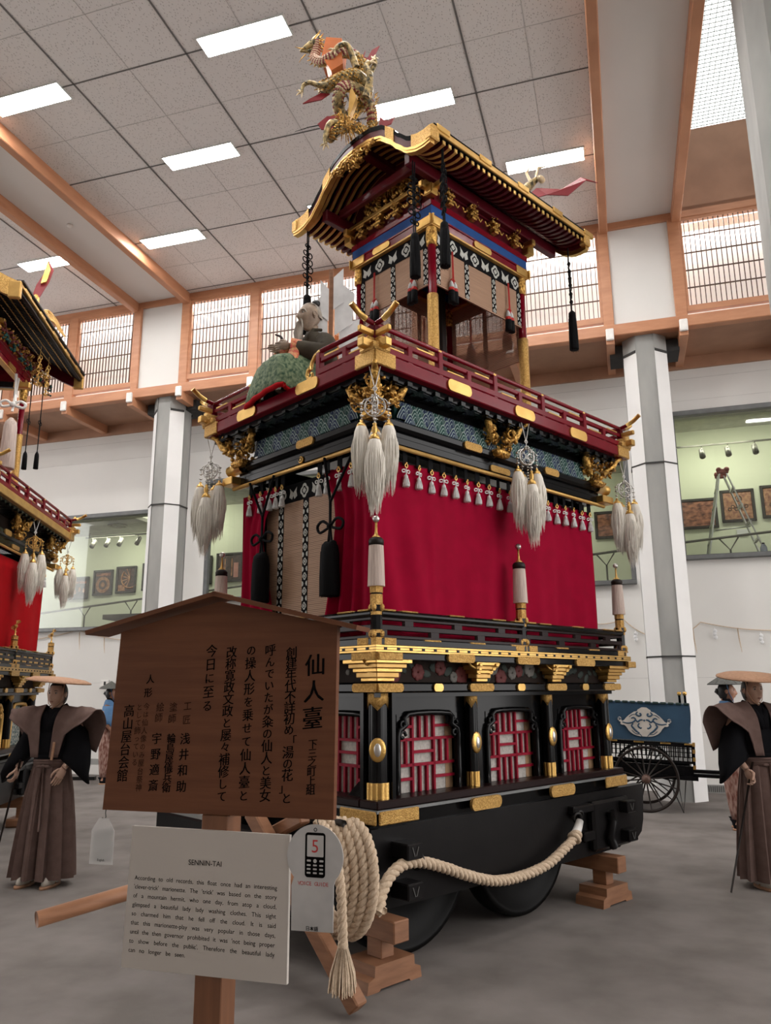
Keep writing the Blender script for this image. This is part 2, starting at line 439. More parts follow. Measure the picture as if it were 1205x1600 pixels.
# ceiling: board field with seams, smooth strips between the paired beams, open lightwell at the right
mb = MB()
def slab(x0, x1, y0, y1, z, mt, t=.1): mb.box(((x0+x1)/2, (y0+y1)/2, z+t/2), (x1-x0, y1-y0, t), mt)
slab(-24, -9.05, -12, D1, CZ, 0); slab(-7.85, .14, -12, D1, CZ, 0)
slab(-9.05, -7.85, -12, D1, CZ-.03, 1); slab(.14, 1.32, -12, D1, CZ-.03, 1)
slab(1.32, 12, -12, 4.0, CZ, 0); slab(3.3, 12, 4.0, D1, CZ, 0)
for x in [-7.85-1.67*k for k in range(1, 9)]+[-6.37, -4.70, -3.03, -1.37]:
    if -9.05 < x < -7.85: continue
    slab(x-.012, x+.012, -12, D1, CZ-.006, 2, .004)
for k in range(-10, 4):
    y = 7.02+1.72*k
    if y > D1: continue
    slab(-24, -9.05, y-.010, y+.010, CZ-.006, 2, .004); slab(-7.85, .14, y-.010, y+.010, CZ-.006, 2, .004)
for x in [-7.2, -5.53, -3.86, -2.2, -.62]:
    slab(x-.004, x+.004, -12, D1, CZ-.003, 3, .002)
for k in range(-10, 4):
    y = 7.88+1.72*k
    if y < D1: slab(-7.85, .14, y-.004, y+.004, CZ-.003, 3, .002)
M['faint_seam'] = mat('faint_seam', (.50, .475, .46), .9)
struct('ceiling', mb, [M['acoustic'], M['strip'], M['seam'], M['faint_seam']], ROOM)
# lightwell: its far timber wall, side walls, luminous top
mb = MB()
mb.box((2.31, D1+.03, 10.05), (1.98, .06, 1.5)); mb.box((3.33, 8.15, 10.1), (.06, 8.3, 1.6)); mb.box((1.31, 8.15, 10.1), (.04, 8.3, 1.5)); mb.box((2.31, 3.97, 10.1), (1.98, .06, 1.6))
struct('trim_1', mb, M['soffit'], ROOM)
mb = MB()
mb.box((2.31, 8.15, 10.83), (1.96, 8.3, .04), 0)
for k in range(24): mb.box((1.38+.08*k, 8.15, 10.805), (.006, 8.3, .01), 1)
for k in range(100): mb.box((2.31, 4.05+.083*k, 10.805), (1.96, .006, .01), 1)
M['mesh_grey'] = mat('skylight_mesh', (.36, .38, .37), .6)
o = mb.build('skylight_panel', [M['skylight'], M['mesh_grey']], None, ROOM); o['kind'] = 'structure'; o.name = 'trim_13'
# beams on the ceiling
n = 1
for x in (-9.05, -7.88, .15, 1.31):
    mb = MB(); mb.box((x, .15, CZ-.09), (.14, 24.3, .26), 0, .012); n += 1
    struct('trim_%d' % n, mb, M['beam'], ROOM)
mb = MB()   # head beam over the clerestory, sill beam under it
mb.box((-6, D1+.07, CZ-.055), (36, .14, .20), 0, .01)
mb.box((-6, D1+.06, 7.33), (36, .16, .20), 0, .012)
struct('trim_6', mb, M['beam'], ROOM)
POSTS = [(-10.53, .2), (-8.98, .15), (-7.88, .18), (-6.36, .17), (-4.75, .17), (-3.12, .17), (-1.5, .17), (.13, .17), (1.26, .18), (2.95, .17), (-12.1, .17), (-13.7, .17)]
mb = MB()
for x, w in POSTS: mb.box((x, D1+.06, 8.32), (w, .13, 1.82), 0, .008)
struct('trim_7', mb, M['beam'], ROOM)
# plaster panels over the columns
mb = MB()
mb.box((-8.43, D1+.08, 8.33), (1.0, .06, 1.85)); mb.box((.70, D1+.08, 8.33), (1.0, .06, 1.85))
struct('trim_10', mb, M['plaster'], ROOM)
# shoji windows between the posts
xs = sorted(POSTS)
n = 0
for i in range(len(xs)-1):
    a, b = xs[i][0]+xs[i][1]/2, xs[i+1][0]-xs[i+1][1]/2
    if abs((a+b)/2+8.43) < .2 or abs((a+b)/2-.70) < .2: continue
    n += 1
    zb, zt = 7.60, CZ-.17
    mb = MB()
    mb.box(((a+b)/2, D1+.06, zb-.05), (b-a, .09, .10), 1); mb.box(((a+b)/2, D1+.06, zt+.0), (b-a, .09, .07), 1)
    mb.box((a+.02, D1+.06, (zb+zt)/2), (.04, .08, zt-zb), 1); mb.box((b-.02, D1+.06, (zb+zt)/2), (.04, .08, zt-zb), 1)
    k = int(round((b-a)/.074))
    for j in range(1, k): mb.box((a+(b-a)*j/k, D1+.045, (zb+zt)/2), (.012, .022, zt-zb), 0)
    for j in range(1, 5): mb.box(((a+b)/2, D1+.07, zb+(zt-zb)*j/5+.02), (b-a, .02, .016), 0)
    w = struct('window_%d' % n, mb, [M['lattice'], M['beam']], ROOM)
mb = MB(); mb.box((-6, D1+.52, 8.4), (36, .04, 1.9)); mb.box((-6, D1+.3, 7.40), (36, .5, .03))
struct('trim_11', mb, M['shoji'], ROOM)
# soffit, rafters with white ends
mb = MB(); mb.box((-6, (D1+.14+D2)/2, 7.26), (36, D2-D1-.14, .05)); mb.box((-6, D2-.03, 7.13), (36, .06, .22))
struct('trim_12', mb, M['soffit'], ROOM)
mb = MB()
for x, w in POSTS: mb.box((x, (D1+D2)/2-.04, 7.15), (.13, D2-D1+.06, .18), 0, .006); mb.box((x, D1-.10, 7.22), (.125, .05, .2), 1, .012)
struct('trim_8', mb, [M['beam'], M['white_cap']], ROOM)
# back wall with gallery windows (x0, x1, sill, head)
BAYS = [(-19, -8.72, 2.86, 5.20), (-7.97, .28, 3.35, 5.72), (1.02, 9, 3.71, 6.17)]
mb = MB(); T = .24
def wall(x0, x1, z0, z1): mb.box(((x0+x1)/2, D2+T/2, (z0+z1)/2), (x1-x0, T, z1-z0))
for x0, x1, zs, zh in BAYS: wall(x0, x1, 0, zs); wall(x0, x1, zh, 7.3)
wall(-24, -19, 0, 7.3); wall(-8.72, -7.97, 0, 7.3); wall(.28, 1.02, 0, 7.3); wall(9, 12, 0, 7.3)
for z in (.9, 1.75, 6.45, 6.85): mb.box((-6, D2-.001, z), (36, .003, .006), 1)
M['joint'] = mat('plaster_joint', (.55, .53, .51), .9)
struct('wall_back', mb, [M['plaster'], M['joint']], ROOM)
mb = MB(); mb.box((-16, D2-.06, .09), (14.5, .12, .18)); mb.box((-16, D2-.05, .235), (14.5, .1, .10), 1)
struct('baseboard_back', mb, [M['plaster'], M['concrete']], ROOM)
n0 = n
for i, (x0, x1, zs, zh) in enumerate(BAYS):
    mb = MB()
    mb.box(((x0+x1)/2, D2-.02, zh+.03), (x1-x0, .14, .09), 0, .01); mb.box(((x0+x1)/2, D2-.03, zs-.02), (x1-x0, .16, .08), 0, .01)
    mb.box((x0+.04, D2+.06, (zs+zh)/2), (.08, .1, zh-zs), 0); mb.box((x1-.04, D2+.06, (zs+zh)/2), (.08, .1, zh-zs), 0)
    w = struct('window_%d' % (n0+1+i), mb, M['frame_metal'], ROOM)
    mb = MB(); mb.box(((x0+x1)/2, D2+.1, (zs+zh)/2), (x1-x0-.16, .008, zh-zs))
    g = mb.build('glass_pane', M['glass'], w); g.matrix_parent_inverse = Matrix(); 
# gallery corridor behind the glass
for i, (x0, x1, zs, zh) in enumerate(BAYS):
    mb = MB(); xa, xb = ((-19, -10.42), (-10.42, .58), (.72, 9))[i]
    mb.box(((xa+xb)/2, 16.18, (zs+zh)/2), (xb-xa, .1, zh-zs+2.4), 0)
    mb.box(((xa+xb)/2, 15.0, zs-.25), (xb-xa, 2.4, .1), 1)
    mb.box(((xa+xb)/2, 15.0, zh+.55 if i == 2 else zh+.25), (xb-xa, 2.4, .08), 2)
    [mb.box((q, 15.0, (zs+zh)/2), (.08, 2.4, zh-zs+2), 0) for q in (xa, xb) if q != -10.42]
    struct('wall_'+('left', 'middle', 'right')[i], mb, [M['gallery_wall'], M['carpet'], M['gallery_ceiling']], ROOM)
for x, z, w in ((-11.2, 5.1, 1.0), (-9.3, 5.75, 1.1), (-1.2, 5.75, .9), (-3.5, 5.75, .6), (-6, 5.75, .6), (1.9, 6.2, 1.2), (3.2, 6.3, .6), (-13.5, 5.1, .6)):
    area_light('gallery_spot', ROOM @ Matrix.Translation((x, 15.0, z)) @ Matrix.Rotation(R(35), 4, 'X'), 1.2, .3, GALLERY_WATTS*w, (1, 1, .82))
mb = MB(); mb.box((-4, -3.0, 4.6), (40, .2, 9.3)); struct('wall_ambient_block', mb, M['front_wall'], ROOM)  # unseen wall added behind the camera to hold back ambient light
# octagonal concrete columns with white panels
def column(x, y, r, name, z1=7.26):
    mb = MB(); ap = r*math.cos(PI/8)
    h = r*math.sin(PI/8)
    faces = []
    for k in range(8):
        a = -PI/2+k*PI/4
        n_ = Vector((math.cos(a), math.sin(a), 0)); t = Vector((-n_.y, n_.x, 0)); c = Vector((x, y, 0))+n_*ap
        w = h*(1.0)
        white = k % 2 == 1
        rc = .0 if white else -.015
        p = [c+t*(-w)+n_*rc, c+t*w+n_*rc]
        for z0_, z1_, m_ in (((0, z1-.3, 1), (z1-.3, z1, 0)) if white else ((0, z1, 0),)):
            mb.add([p[0]+Vector((0, 0, z0_)), p[1]+Vector((0, 0, z0_)), p[1]+Vector((0, 0, z1_)), p[0]+Vector((0, 0, z1_))], [(0, 1, 2, 3)], m_)
        if white:
            mb.box(c+n_*.004+Vector((0, 0, z1-.31)), (w*1.9, .02, .04), 2, rot=Matrix.Rotation(a+PI/2, 4, 'Z'))
        for z in (5.05, 2.05): mb.box(c+n_*.001+Vector((0, 0, z)), (w*2, .016, .022), 2, rot=Matrix.Rotation(a+PI/2, 4, 'Z'))
    mb.lathe([(ap*.97, 0), (ap*.97, z1)], (x, y, 0), 8, 0, False, Matrix.Rotation(PI/8, 4, 'Z'))
    return struct(name, mb, [M['concrete'], M['column_white'], M['dark']], ROOM)
column(.66, 12.72, .37, 'wall_column_right'); column(-8.30, 12.72, .37, 'wall_column_left')
mb = MB(); mb.box((.66, 12.9, 7.1), (1.1, .5, .2)); mb.box((-8.3, 12.9, 7.1), (1.1, .5, .2)); struct('trim_9', mb, M['dark'], ROOM)
mb = MB(); mb.box((2.02, 7.6, 4.67), (.80, .8, 9.3), 0, .16); struct('wall_pillar_near', mb, M['concrete'], ROOM)

# ---------------------------------------------------------------- ceiling lamps
LAMPS = [(-3.89, 6.99, 'first ceiling light panel at the top, directly left of the dragon'), (-7.12, 7.06, 'ceiling light panel cut by the left edge of the view'),
         (-5.50, 8.75, 'ceiling light panel in the middle row between the seams, second row from the top left'), (-7.08, 10.51, 'small ceiling light panel touching the long timber beam at left'),
         (-9.70, 10.50, 'farthest left ceiling light panel, beyond both left beams'), (-2.24, 8.68, 'ceiling light panel just behind the roof dragon'),
         (-3.89, 10.48, 'ceiling light panel almost hidden behind the front of the float roof'), (-.63, 10.38, 'ceiling light panel above the rear end of the float roof')]
proto = None
def lamp(x, y, label, group='fluorescent ceiling light panels'):
    t = thing('ceiling_light', label, 'ceiling light', at(ROOM, x, y, CZ), group)
    global LM
    if not LM:
        a = MB(); a.box((0, .15, -.012), (1.16, .012, .024)); a.box((0, -.15, -.012), (1.16, .012, .024)); a.box((-.57, 0, -.012), (.012, .3, .024)); a.box((.57, 0, -.012), (.012, .3, .024))
        LM.append(a.mesh('lamp_frame', [M['light_case']]))
        a = MB(); a.box((0, 0, -.008), (1.128, .288, .012)); LM.append(a.mesh('diffuser', [M['lamp']]))
    for nm, me in (('lamp_frame', LM[0]), ('diffuser', LM[1])):
        o = bpy.data.objects.new(nm, me); COL.objects.link(o); o.parent = t
    return t
LM = []
for x, y, l in LAMPS: lamp(x, y, l)
# the same grid of lamps goes on behind the viewer and to the sides (they light the hall)
for x, y in [(-3.89, 3.55), (-7.1, 3.6), (-.63, 3.5), (-2.24, 5.3), (-10.5, 7.0), (-12.5, 8.75), (-12.2, 4), (-.63, 7.0), (-5.5, 5.3), (-8.76, 5.3), (2.3, 1.5), (4.5, 3.4), (4.6, 8)]:
    lamp(x, y, 'ceiling light panel of the hall, out of view above or beside the camera', 'ceiling light panels out of view')
mb = MB(); mb.lathe([(.05, 0), (.05, -.02), (.03, -.035), (.001, -.035)], (0, 0, 0), 12)
o = mb.build('smoke_detector', M['white_cap'], None, at(ROOM, -8.5, 9.6, CZ-.03)); tag(o, 'small round smoke detector on the smooth ceiling strip between the left beams', 'smoke detector')

# ---------------------------------------------------------------- framed pictures in the gallery
PIC_COL = [mat('photo_rust', (.34, .13, .085), .5, col2=(.05, .02, .018), scale=9, detail=6), mat('photo_gold', (.48, .26, .14), .5, col2=(.16, .05, .03), scale=14, detail=5),
           mat('photo_carving', (.42, .17, .10), .5, col2=(.07, .02, .015), scale=8, detail=8, stretch=(1, 1, 2)), mat('photo_dark', (.09, .05, .045), .5, col2=(.025, .018, .016), scale=12, detail=6)]
M['pic_frame'] = mat('black_picture_frame', (.028, .022, .018), .4); M['photo_pink'] = mat('photo_pink_cloth', (.45, .20, .16), .6)
def picture(s0, s1, z0, z1, label, kind, art=0, y=16.09):
    w, h = s1-s0, z1-z0
    t = thing('framed_photograph', label, 'picture', at(ROOM, (s0+s1)/2, y, z0), 'framed photographs in the gallery')
    a = MB(); f = .055
    for (cx, cz, sx, sz) in ((0, f/2, w, f), (0, h-f/2, w, f), (-w/2+f/2, h/2, f, h), (w/2-f/2, h/2, f, h)): a.box((cx, 0, cz), (sx, .04, sz), 0, .006)
    a.build('picture_frame', M['pic_frame'], t)
    a = MB(); a.box((0, .008, h/2), (w-f, .012, h-f), 0)
    U, V = (1, 0, 0), (0, 0, 1); o = (0, .0015, h/2)
    if art == 1:   # wheel hub with spokes
        a.prism([(.2*math.cos(k*PI/12), .2*math.sin(k*PI/12)-.05) for k in range(24)], o, U, V, .001, 1)
        a.prism([(.12*math.cos(k*PI/12), .12*math.sin(k*PI/12)-.05) for k in range(24)], (o[0], o[1]-.001, o[2]), U, V, .001, 0)
        a.prism([(.06*math.cos(k*PI/12), .06*math.sin(k*PI/12)-.05) for k in range(24)], (o[0], o[1]-.002, o[2]), U, V, .001, 1)
        a.box((0, -.001, h*.82), (w*.7, .003, h*.1), 2)
    if art == 2:   # half wheel with spokes
        for k in range(7):
            an = PI/2+PI*k/7
            a.bar((w*.2, 0, h*.55), (w*.2+.24*math.cos(an), 0, h*.55+.26*math.sin(an)), .003, .022, 1)
        a.torus((w*.2, 0, h*.55), .24, .022, (0, 1, 0), 20, 4, 1, PI/2, 3*PI/2); a.box((-w*.2, 0, h*.2), (w*.35, .003, h*.22), 1)
    if art == 3:   # float with oval
        a.prism([(.2*math.cos(k*PI/12)+.03, .24*math.sin(k*PI/12)) for k in range(24)], o, U, V, .001, 1)
        a.prism([(.14*math.cos(k*PI/12)+.02, .2*math.sin(k*PI/12)) for k in range(24)], (0, 0, h/2), U, V, .001, 2)
        a.box((-.02, -.002, h/2), (.09, .003, h*.45), 3); a.box((-w*.3, -.002, h*.5), (.07, .003, h*.6), 0)
    if art == 4:   # rows of people
        for k in range(9): a.ball((-w*.38+w*.095*k, .002, h*.33+.03*(k % 3)), (.035, .004, .06), 8, 5, 1 if k % 2 else 3)
        a.box((0, 0, h*.75), (w*.75, .003, h*.1), 2)
    if art == 5:
        for k in range(5): a.box((-w*.3+w*.13*k, 0, h*.5), (.03, .003, h*.6), 1 if k % 2 else 3)
        a.box((w*.25, -.001, h*.4), (.12, .003, h*.5), 4)
    if art == 6:   # pale scroll with ring and beading
        a.torus((.02, 0, h*.72), .055, .01, (0, 1, 0), 16, 4, 3)
        for k in range(6): a.torus((-.15+.06*k, 0, h*.4+.05*(k % 2)), .03, .008, (0, 1, 0), 12, 4, 3)
    a.build('photograph', [PIC_COL[kind], PIC_COL[1] if kind != 1 else PIC_COL[2], PIC_COL[2], PIC_COL[3], M['photo_pink']], t)
picture(-13.29, -12.62, 3.81, 4.37, 'framed photo of dark rows of people, lowest on the ramp in the left gallery window', 3, 4)
picture(-12.50, -11.93, 3.88, 4.51, 'framed photo of a wheel hub under red drapery in the left gallery window', 3, 1)
picture(-11.84, -11.27, 3.91, 4.57, 'framed photo of half a spoked wheel in the left gallery window', 3, 2)
picture(-11.1, -10.5, 3.95, 4.62, 'framed photo mostly hidden by the left concrete column', 3)
picture(-10.35, -9.86, 4.03, 4.68, 'framed photo at the left edge of the middle gallery window', 0, 5)
picture(-9.75, -9.20, 4.03, 4.71, 'framed photo of an oval gilded frame behind the left hair plume', 1, 3)
picture(-9.09, -8.40, 4.06, 4.75, 'framed photo with a pink cloth behind the wooden staff', 3, 5)
picture(-8.2, -7.6, 4.1, 4.8, 'framed photo half hidden by the red curtain edge', 3)
picture(-.41, .06, 4.56, 5.13, 'framed red carving photo just right of the float, left of the column', 2)
picture(1.23, 1.94, 4.65, 5.26, 'wide framed red carving photo right of the column, left of the ladder', 2)
picture(2.01, 2.63, 4.74, 5.39, 'framed pale scroll photo behind the stepladder', 1, 6)
picture(2.74, 3.4, 4.78, 5.43, 'framed photo cut by the right edge of the view', 1, 6)
mb = MB(); mb.box((0, 0, 0), (.2, .012, .13)); o = mb.build('caption_card', M['paper'], None, at(ROOM, 2.35, 16.11, 4.53)); tag(o, 'small white caption card on the gallery wall below the scroll photo', 'caption card')

# handrails in the gallery, fixed just behind the glass
def handrail(pts, posts, label):
    t = thing('handrail', label, 'handrail', ROOM)
    a = MB(); a.tube(pts, .022, 8); a.build('rail', M['rail_metal'], t)
    for (x, y, z, zb) in posts:
        a = MB(); a.tube([(x, y, zb), (x, y, z-.22)], .016, 6); a.tube([(x-.16, y, z-.02), (x, y, z-.22), (x+.14, y, z-.01)], .013, 6); a.build('baluster', M['rail_metal'], t)
handrail([(-13.6, 14, 3.13), (-12.06, 14, 3.26), (-9.66, 14, 3.47), (-8.6, 14, 3.56)], [(-11.03, 14, 3.37, 2.66), (-9.88, 14, 3.45, 2.66)], 'grey sloping handrail with forked posts in the left gallery window')
handrail([(-8.9, 14, 3.51), (-8.08, 14, 3.58), (-5.5, 14, 3.8)], [(-8.5, 14, 3.55, 3.15)], 'grey handrail low in the middle gallery window beside the left column')
handrail([(-.9, 14, 3.86), (.6, 14, 4.0), (1.07, 14, 4.03), (3.4, 14, 4.2)], [(1.83, 14, 4.08, 3.5), (-.2, 14, 3.92, 3.15)], 'grey handrail with forked posts below the stepladder')

# stepladder
t = thing('stepladder', 'aluminium stepladder with red hinges standing in the right gallery window', 'stepladder', at(ROOM, 1.98, 14.9, 3.51))
HZ = 1.92
for sgn, x0, name in ((-1, -.50, 'front_frame'), (1, .62, 'rear_frame')):
    a = MB()
    for dy in (-.2, .2): a.bar((x0, dy*1.3, 0), (sgn*.05-.05, dy*.8, HZ), .05, .025, 0, .004)
    for k in range(1, 6):
        f = k/6; a.bar((x0+(sgn*.05-.05-x0)*f, -.2*(1.3-.5*f), HZ*f), (x0+(sgn*.05-.05-x0)*f, .2*(1.3-.5*f), HZ*f), .05, .028, 0)
    a.build(name, M['aluminium'], t)
for dy in (-.17, .17):
    a = MB(); a.box((-.05, dy, HZ), (.2, .06, .1), 0, .02); a.ball((-.11, dy, HZ+.03), .05); a.ball((.02, dy, HZ+.03), .05); a.build('hinge', mat('red_hinge', (.30, .05, .035), .4), t)
a = MB(); a.tube([(-.28, -.24, .82), (.3, -.24, .86)], .012, 6); a.build('brace', M['aluminium'], t)
t = thing('plastic_bottle', 'clear plastic bottle on the gallery sill beside the ladder foot', 'bottle', at(ROOM, 2.32, 13.87, 3.73))
a = MB(); a.lathe([(.05, 0), (.055, .01), (.055, .1), (.05, .13), (.028, .17), (.02, .18)], seg=14); a.build('bottle_body', mat('bottle_plastic', (.42, .45, .58), .25), t)
a = MB(); a.lathe([(.022, .178), (.022, .2), (.001, .2)], seg=12); a.build('bottle_cap', M['dark_wood'], t)

# track lights
def track(x0, x1, y, z, heads, label):
    t = thing('track_light', label, 'track light', ROOM)
    a = MB(); a.box(((x0+x1)/2, y, z), (x1-x0, .03, .03))
    a.box((x0+.1, y, z+.06), (.02, .02, .1)); a.box((x1-.1, y, z+.06), (.02, .02, .1)); a.build('track', M['rail_metal'], t)
    for x in heads:
        a = MB(); a.tube([(x, y, z), (x, y, z-.08)], .012, 6); a.lathe([(.055, -.1), (.05, .1), (.03, .13)], (x, y+.02, z-.15), 12, 0, True, Matrix.Rotation(R(-35), 4, 'X')); a.build('spot_head', M['rail_metal'], t)
track(-11.95, -9.2, 15.0, 5.10, (-11.75, -11.36, -11.01, -10.53), 'ceiling track with four spotlights in the left gallery window')
track(.8, 3.4, 15.0, 6.03, (1.65, 2.1, 2.56), 'ceiling track with spotlights above the stepladder')
for x, z, l in ((-11.1, 5.37, 'round flush vent in the left gallery ceiling'),):
    a = MB(); a.torus((0, 0, 0), .2, .03, (0, 0, 1), 24, 6); a.torus((0, 0, .01), .11, .025, (0, 0, 1), 20, 6); o = a.build('ceiling_vent', M['gallery_ceiling'], None, at(ROOM, x, 15, z-.03)); tag(o, l, 'vent')
for x, z, l in ((-12.4, 5.35, 'round glowing downlight in the left gallery ceiling beside the other float'), (1.66, 6.66, 'round glowing downlight in the right gallery ceiling above the ladder')):
    t = thing('downlight', l, 'downlight', at(ROOM, x, 15 if x < 0 else 14.6, z))
    a = MB(); a.lathe([(.1, 0), (.1, -.012), (.001, -.012)], seg=18); a.build('lens', M['downlight'], t)
    a = MB(); a.torus((0, 0, -.01), .11, .014, seg=20); a.build('bezel', M['white_cap'], t)
# wall fittings
t = thing('wall_sensor', 'small white box with a dark window on the wall beside the left mannequin hat', 'sensor', at(ROOM, -10.07, D2-.03, 1.74))
a = MB(); a.box((0, 0, 0), (.19, .06, .13), 0, .01); a.build('housing', M['white_cap'], t); a = MB(); a.box((.02, -.032, 0), (.045, .008, .07)); a.build('sensor_window', M['dark'], t)
t = thing('floor_vent', 'grey vent grille low on the wall behind the blue-cloaked wagon', 'vent', at(ROOM, 1.45, D2-.02, .06))
a = MB(); a.box((0, 0, 0), (.84, .03, .12)); a.build('frame', M['concrete'], t)
a = MB()
for k in range(26): a.box((-.38+.03*k, -.018, 0), (.008, .008, .09))
a.build('grille', M['dark'], t)
# slack cord pinned along the wall, with paper drops
def wall_cord(pts, label):
    P = []
    for i in range(len(pts)-1):
        (xa, za), (xb, zb) = pts[i], pts[i+1]
        for k in range(6):
            f = k/6; P.append((xa+(xb-xa)*f, D2-.03, za+(zb-za)*f-.03*math.sin(PI*f)))
    P.append((pts[-1][0], D2-.03, pts[-1][1]))
    a = MB(); a.tube(P, .008, 5); o = a.build('straw_garland', M['rope'], None, ROOM); tag(o, label, 'garland')
wall_cord([(.98, 2.50), (1.21, 2.63), (2.23, 2.47), (3.2, 2.5)], 'thin straw cord pinned along the wall at right above the wagon')
wall_cord([(-.5, 2.65), (.02, 2.71), (.34, 2.46)], 'thin straw cord on the wall between the float and the right column')
wall_cord([(-12.5, 2.6), (-10.83, 2.82), (-9.6, 2.58), (-8.8, 2.7)], 'thin straw cord along the wall under the left gallery window')
def drop(x, z, h, label, paper):
    a = MB()
    if paper:
        a.tube([(0, 0, 0), (0, 0, -.05)], .004, 5)
        for k in range(3): a.ball((0.004*(-1)**k, 0, -.08-.05*k), (.03, .012, .032), 8, 6)
        o = a.build('paper_charm', M['paper'], None, at(ROOM, x, D2-.05, z)); tag(o, label, 'paper charm', 'charms on the wall cord')
    else:
        a.tube([(0, 0, 0), (.01, 0, -h*.5), (.03, 0, -h)], [.01, .009, .004], 5); o = a.build('straw_strand', M['rope'], None, at(ROOM, x, D2-.05, z)); tag(o, label, 'straw', 'charms on the wall cord')
drop(1.41, 2.56, .2, 'white paper charm on the right wall cord nearest the column', True); drop(2.08, 2.47, .2, 'white paper charm on the right wall cord near the edge of the view', True)
drop(1.75, 2.52, .38, 'straw strand hanging from the right wall cord between two charms', False); drop(1.08, 2.53, .4, 'straw strand hanging from the right wall cord beside the column', False)
drop(.19, 2.55, .2, 'white paper charm between the float and the right column', True)
drop(-10.76, 2.78, .36, 'straw strand hanging from the left wall cord, nearer the other float', False); drop(-10.15, 2.66, .32, 'straw strand hanging from the left wall cord beside the wooden sign', False)
# ================================================================ the floats
L_, W_ = 2.75, 1.67
def carve(mb, c, sx, sy, sz, n, seed, mat_=0, curl=True, s=1.0):
    """relief carving: scrolls, leaves and petals heaped inside an ellipsoid"""
    rg = random.Random(seed); c = Vector(c)
    for i in range(n):
        p = c+Vector((rg.uniform(-1, 1)*sx, rg.uniform(-1, 1)*sy, rg.uniform(-1, 1)*sz))
        k = i % 3
        rot = Matrix.Rotation(rg.uniform(0, 6.3), 4, (rg.uniform(-1, 1), rg.uniform(-1, 1), rg.uniform(-1, 1)+.01))
        q = (.6+.6*rg.random())*s
        if k == 0 and curl:
            r0 = .026*q
            pts = [p+rot @ Vector((r0*(1.4-.16*j)*math.cos(j*.75), r0*(1.4-.16*j)*math.sin(j*.75), .004*j)) for j in range(8)]
            mb.tube(pts, [.010*q*(1-.07*j) for j in range(8)], 5, mat_)
        elif k == 1: mb.ball(p, (.034*q, .014*q, .016*q), 6, 4, mat_, rot)
        else: mb.ball(p, (.02*q, .02*q, .014*q), 6, 4, mat_, rot)
def ring_boxes(mb, z0, z1, o, w, mt=0, bev=0, L=L_, W=W_):
    """a rectangular ring of four bars around the float, outer faces o beyond the base"""
    zc, h = (z0+z1)/2, z1-z0
    mb.box((L/2, -o+w/2, zc), (L+2*o, w, h), mt, bev); mb.box((L/2, W+o-w/2, zc), (L+2*o, w, h), mt, bev)
    mb.box((-o+w/2, W/2, zc), (w, W+2*o-2*w, h), mt, bev); mb.box((L+o-w/2, W/2, zc), (w, W+2*o-2*w, h), mt, bev)
def plate(mb, c, w, h, axis, mt=0, t=.012, ends=True):
    """flat gold fitting with rounded ends, lying on a face normal to -y ('x' runs along x) or -x"""
    n = 6; poly = []
    e = min(h/2, w/2)*.8
    for k in range(n+1): a = -PI/2+PI*k/n; poly.append((w/2-e+e*math.cos(a), h/2*math.sin(a)))
    for k in range(n+1): a = PI/2+PI*k/n; poly.append((-w/2+e+e*math.cos(a), h/2*math.sin(a)))
    if axis == 'x': mb.prism(poly, (c[0], c[1]+.002, c[2]), (1, 0, 0), (0, 0, 1), t+.002, mt)
    else: mb.prism(poly, (c[0]+.002, c[1], c[2]), (0, -1, 0), (0, 0, 1), t+.002, mt)
def fluted(mb, c, r, z0, z1, mt=0, lobes=8, seg=48, amp=.12):
    ring = lambda z, s=1: [(c[0]+(r*s*(1+amp*abs(math.sin(lobes*PI*k/seg))-amp/2))*math.cos(2*PI*k/seg), c[1]+(r*s*(1+amp*abs(math.sin(lobes*PI*k/seg))-amp/2))*math.sin(2*PI*k/seg), z) for k in range(seg)]
    mb.loft([ring(z0), ring(z1)], mt, False)
def mound(mb, o, U, V, N, w, h, mA, mE):
    """one wave mound of nested scalloped peaks, carved in steps"""
    def outline(s):
        P = []
        for k in range(15):
            f = k/14; x = (f-.5)*w*s
            y = h*s*(1-abs(2*f-1)**1.25)
            y += .055*h*abs(math.sin(f*PI*4))*s
            P.append((x, y))
        P += [(w*s*.5, -h*.12), (-w*s*.5, -h*.12)]
        return P[::-1]
    for i, s in enumerate((1.0, .91, .70, .62, .40, .33)):
        q = o+N*(.0014*i)
        mb.prism(outline(s), q-N*.004, U, V, .004, mE if i % 2 == 0 else mA)
def wave_panel(name, root, o, U, N, width, height):
    mb = MB(); o, U, N, Vv = Vector(o), Vector(U), Vector(N), Vector((0, 0, 1))
    mb.prism([(0, 0), (width, 0), (width, height), (0, height)], o-N*.03, U, Vv, .026, 0)
    w, h = .112, .092; rows = 4
    for r_ in range(rows-1, -1, -1):
        nx = int(width/w)+1
        for k in range(nx+1):
            x = w*(k+(.5 if r_ % 2 else 0))
            if x < .02 or x > width-.02: continue
            z = height*(r_/rows)-.012
            mound(mb, o+U*x+Vv*z+N*(.0095*(rows-r_)), U, Vv, N, w*1.12, h, 1 if (k+r_) % 2 else 0, 2)
    mb.build(name, [M['wave_green'], M['wave_blue'], M['wave_edge']], root)
def slotted(mb, x0, x1, y, z, h, t, along='x'):
    pass

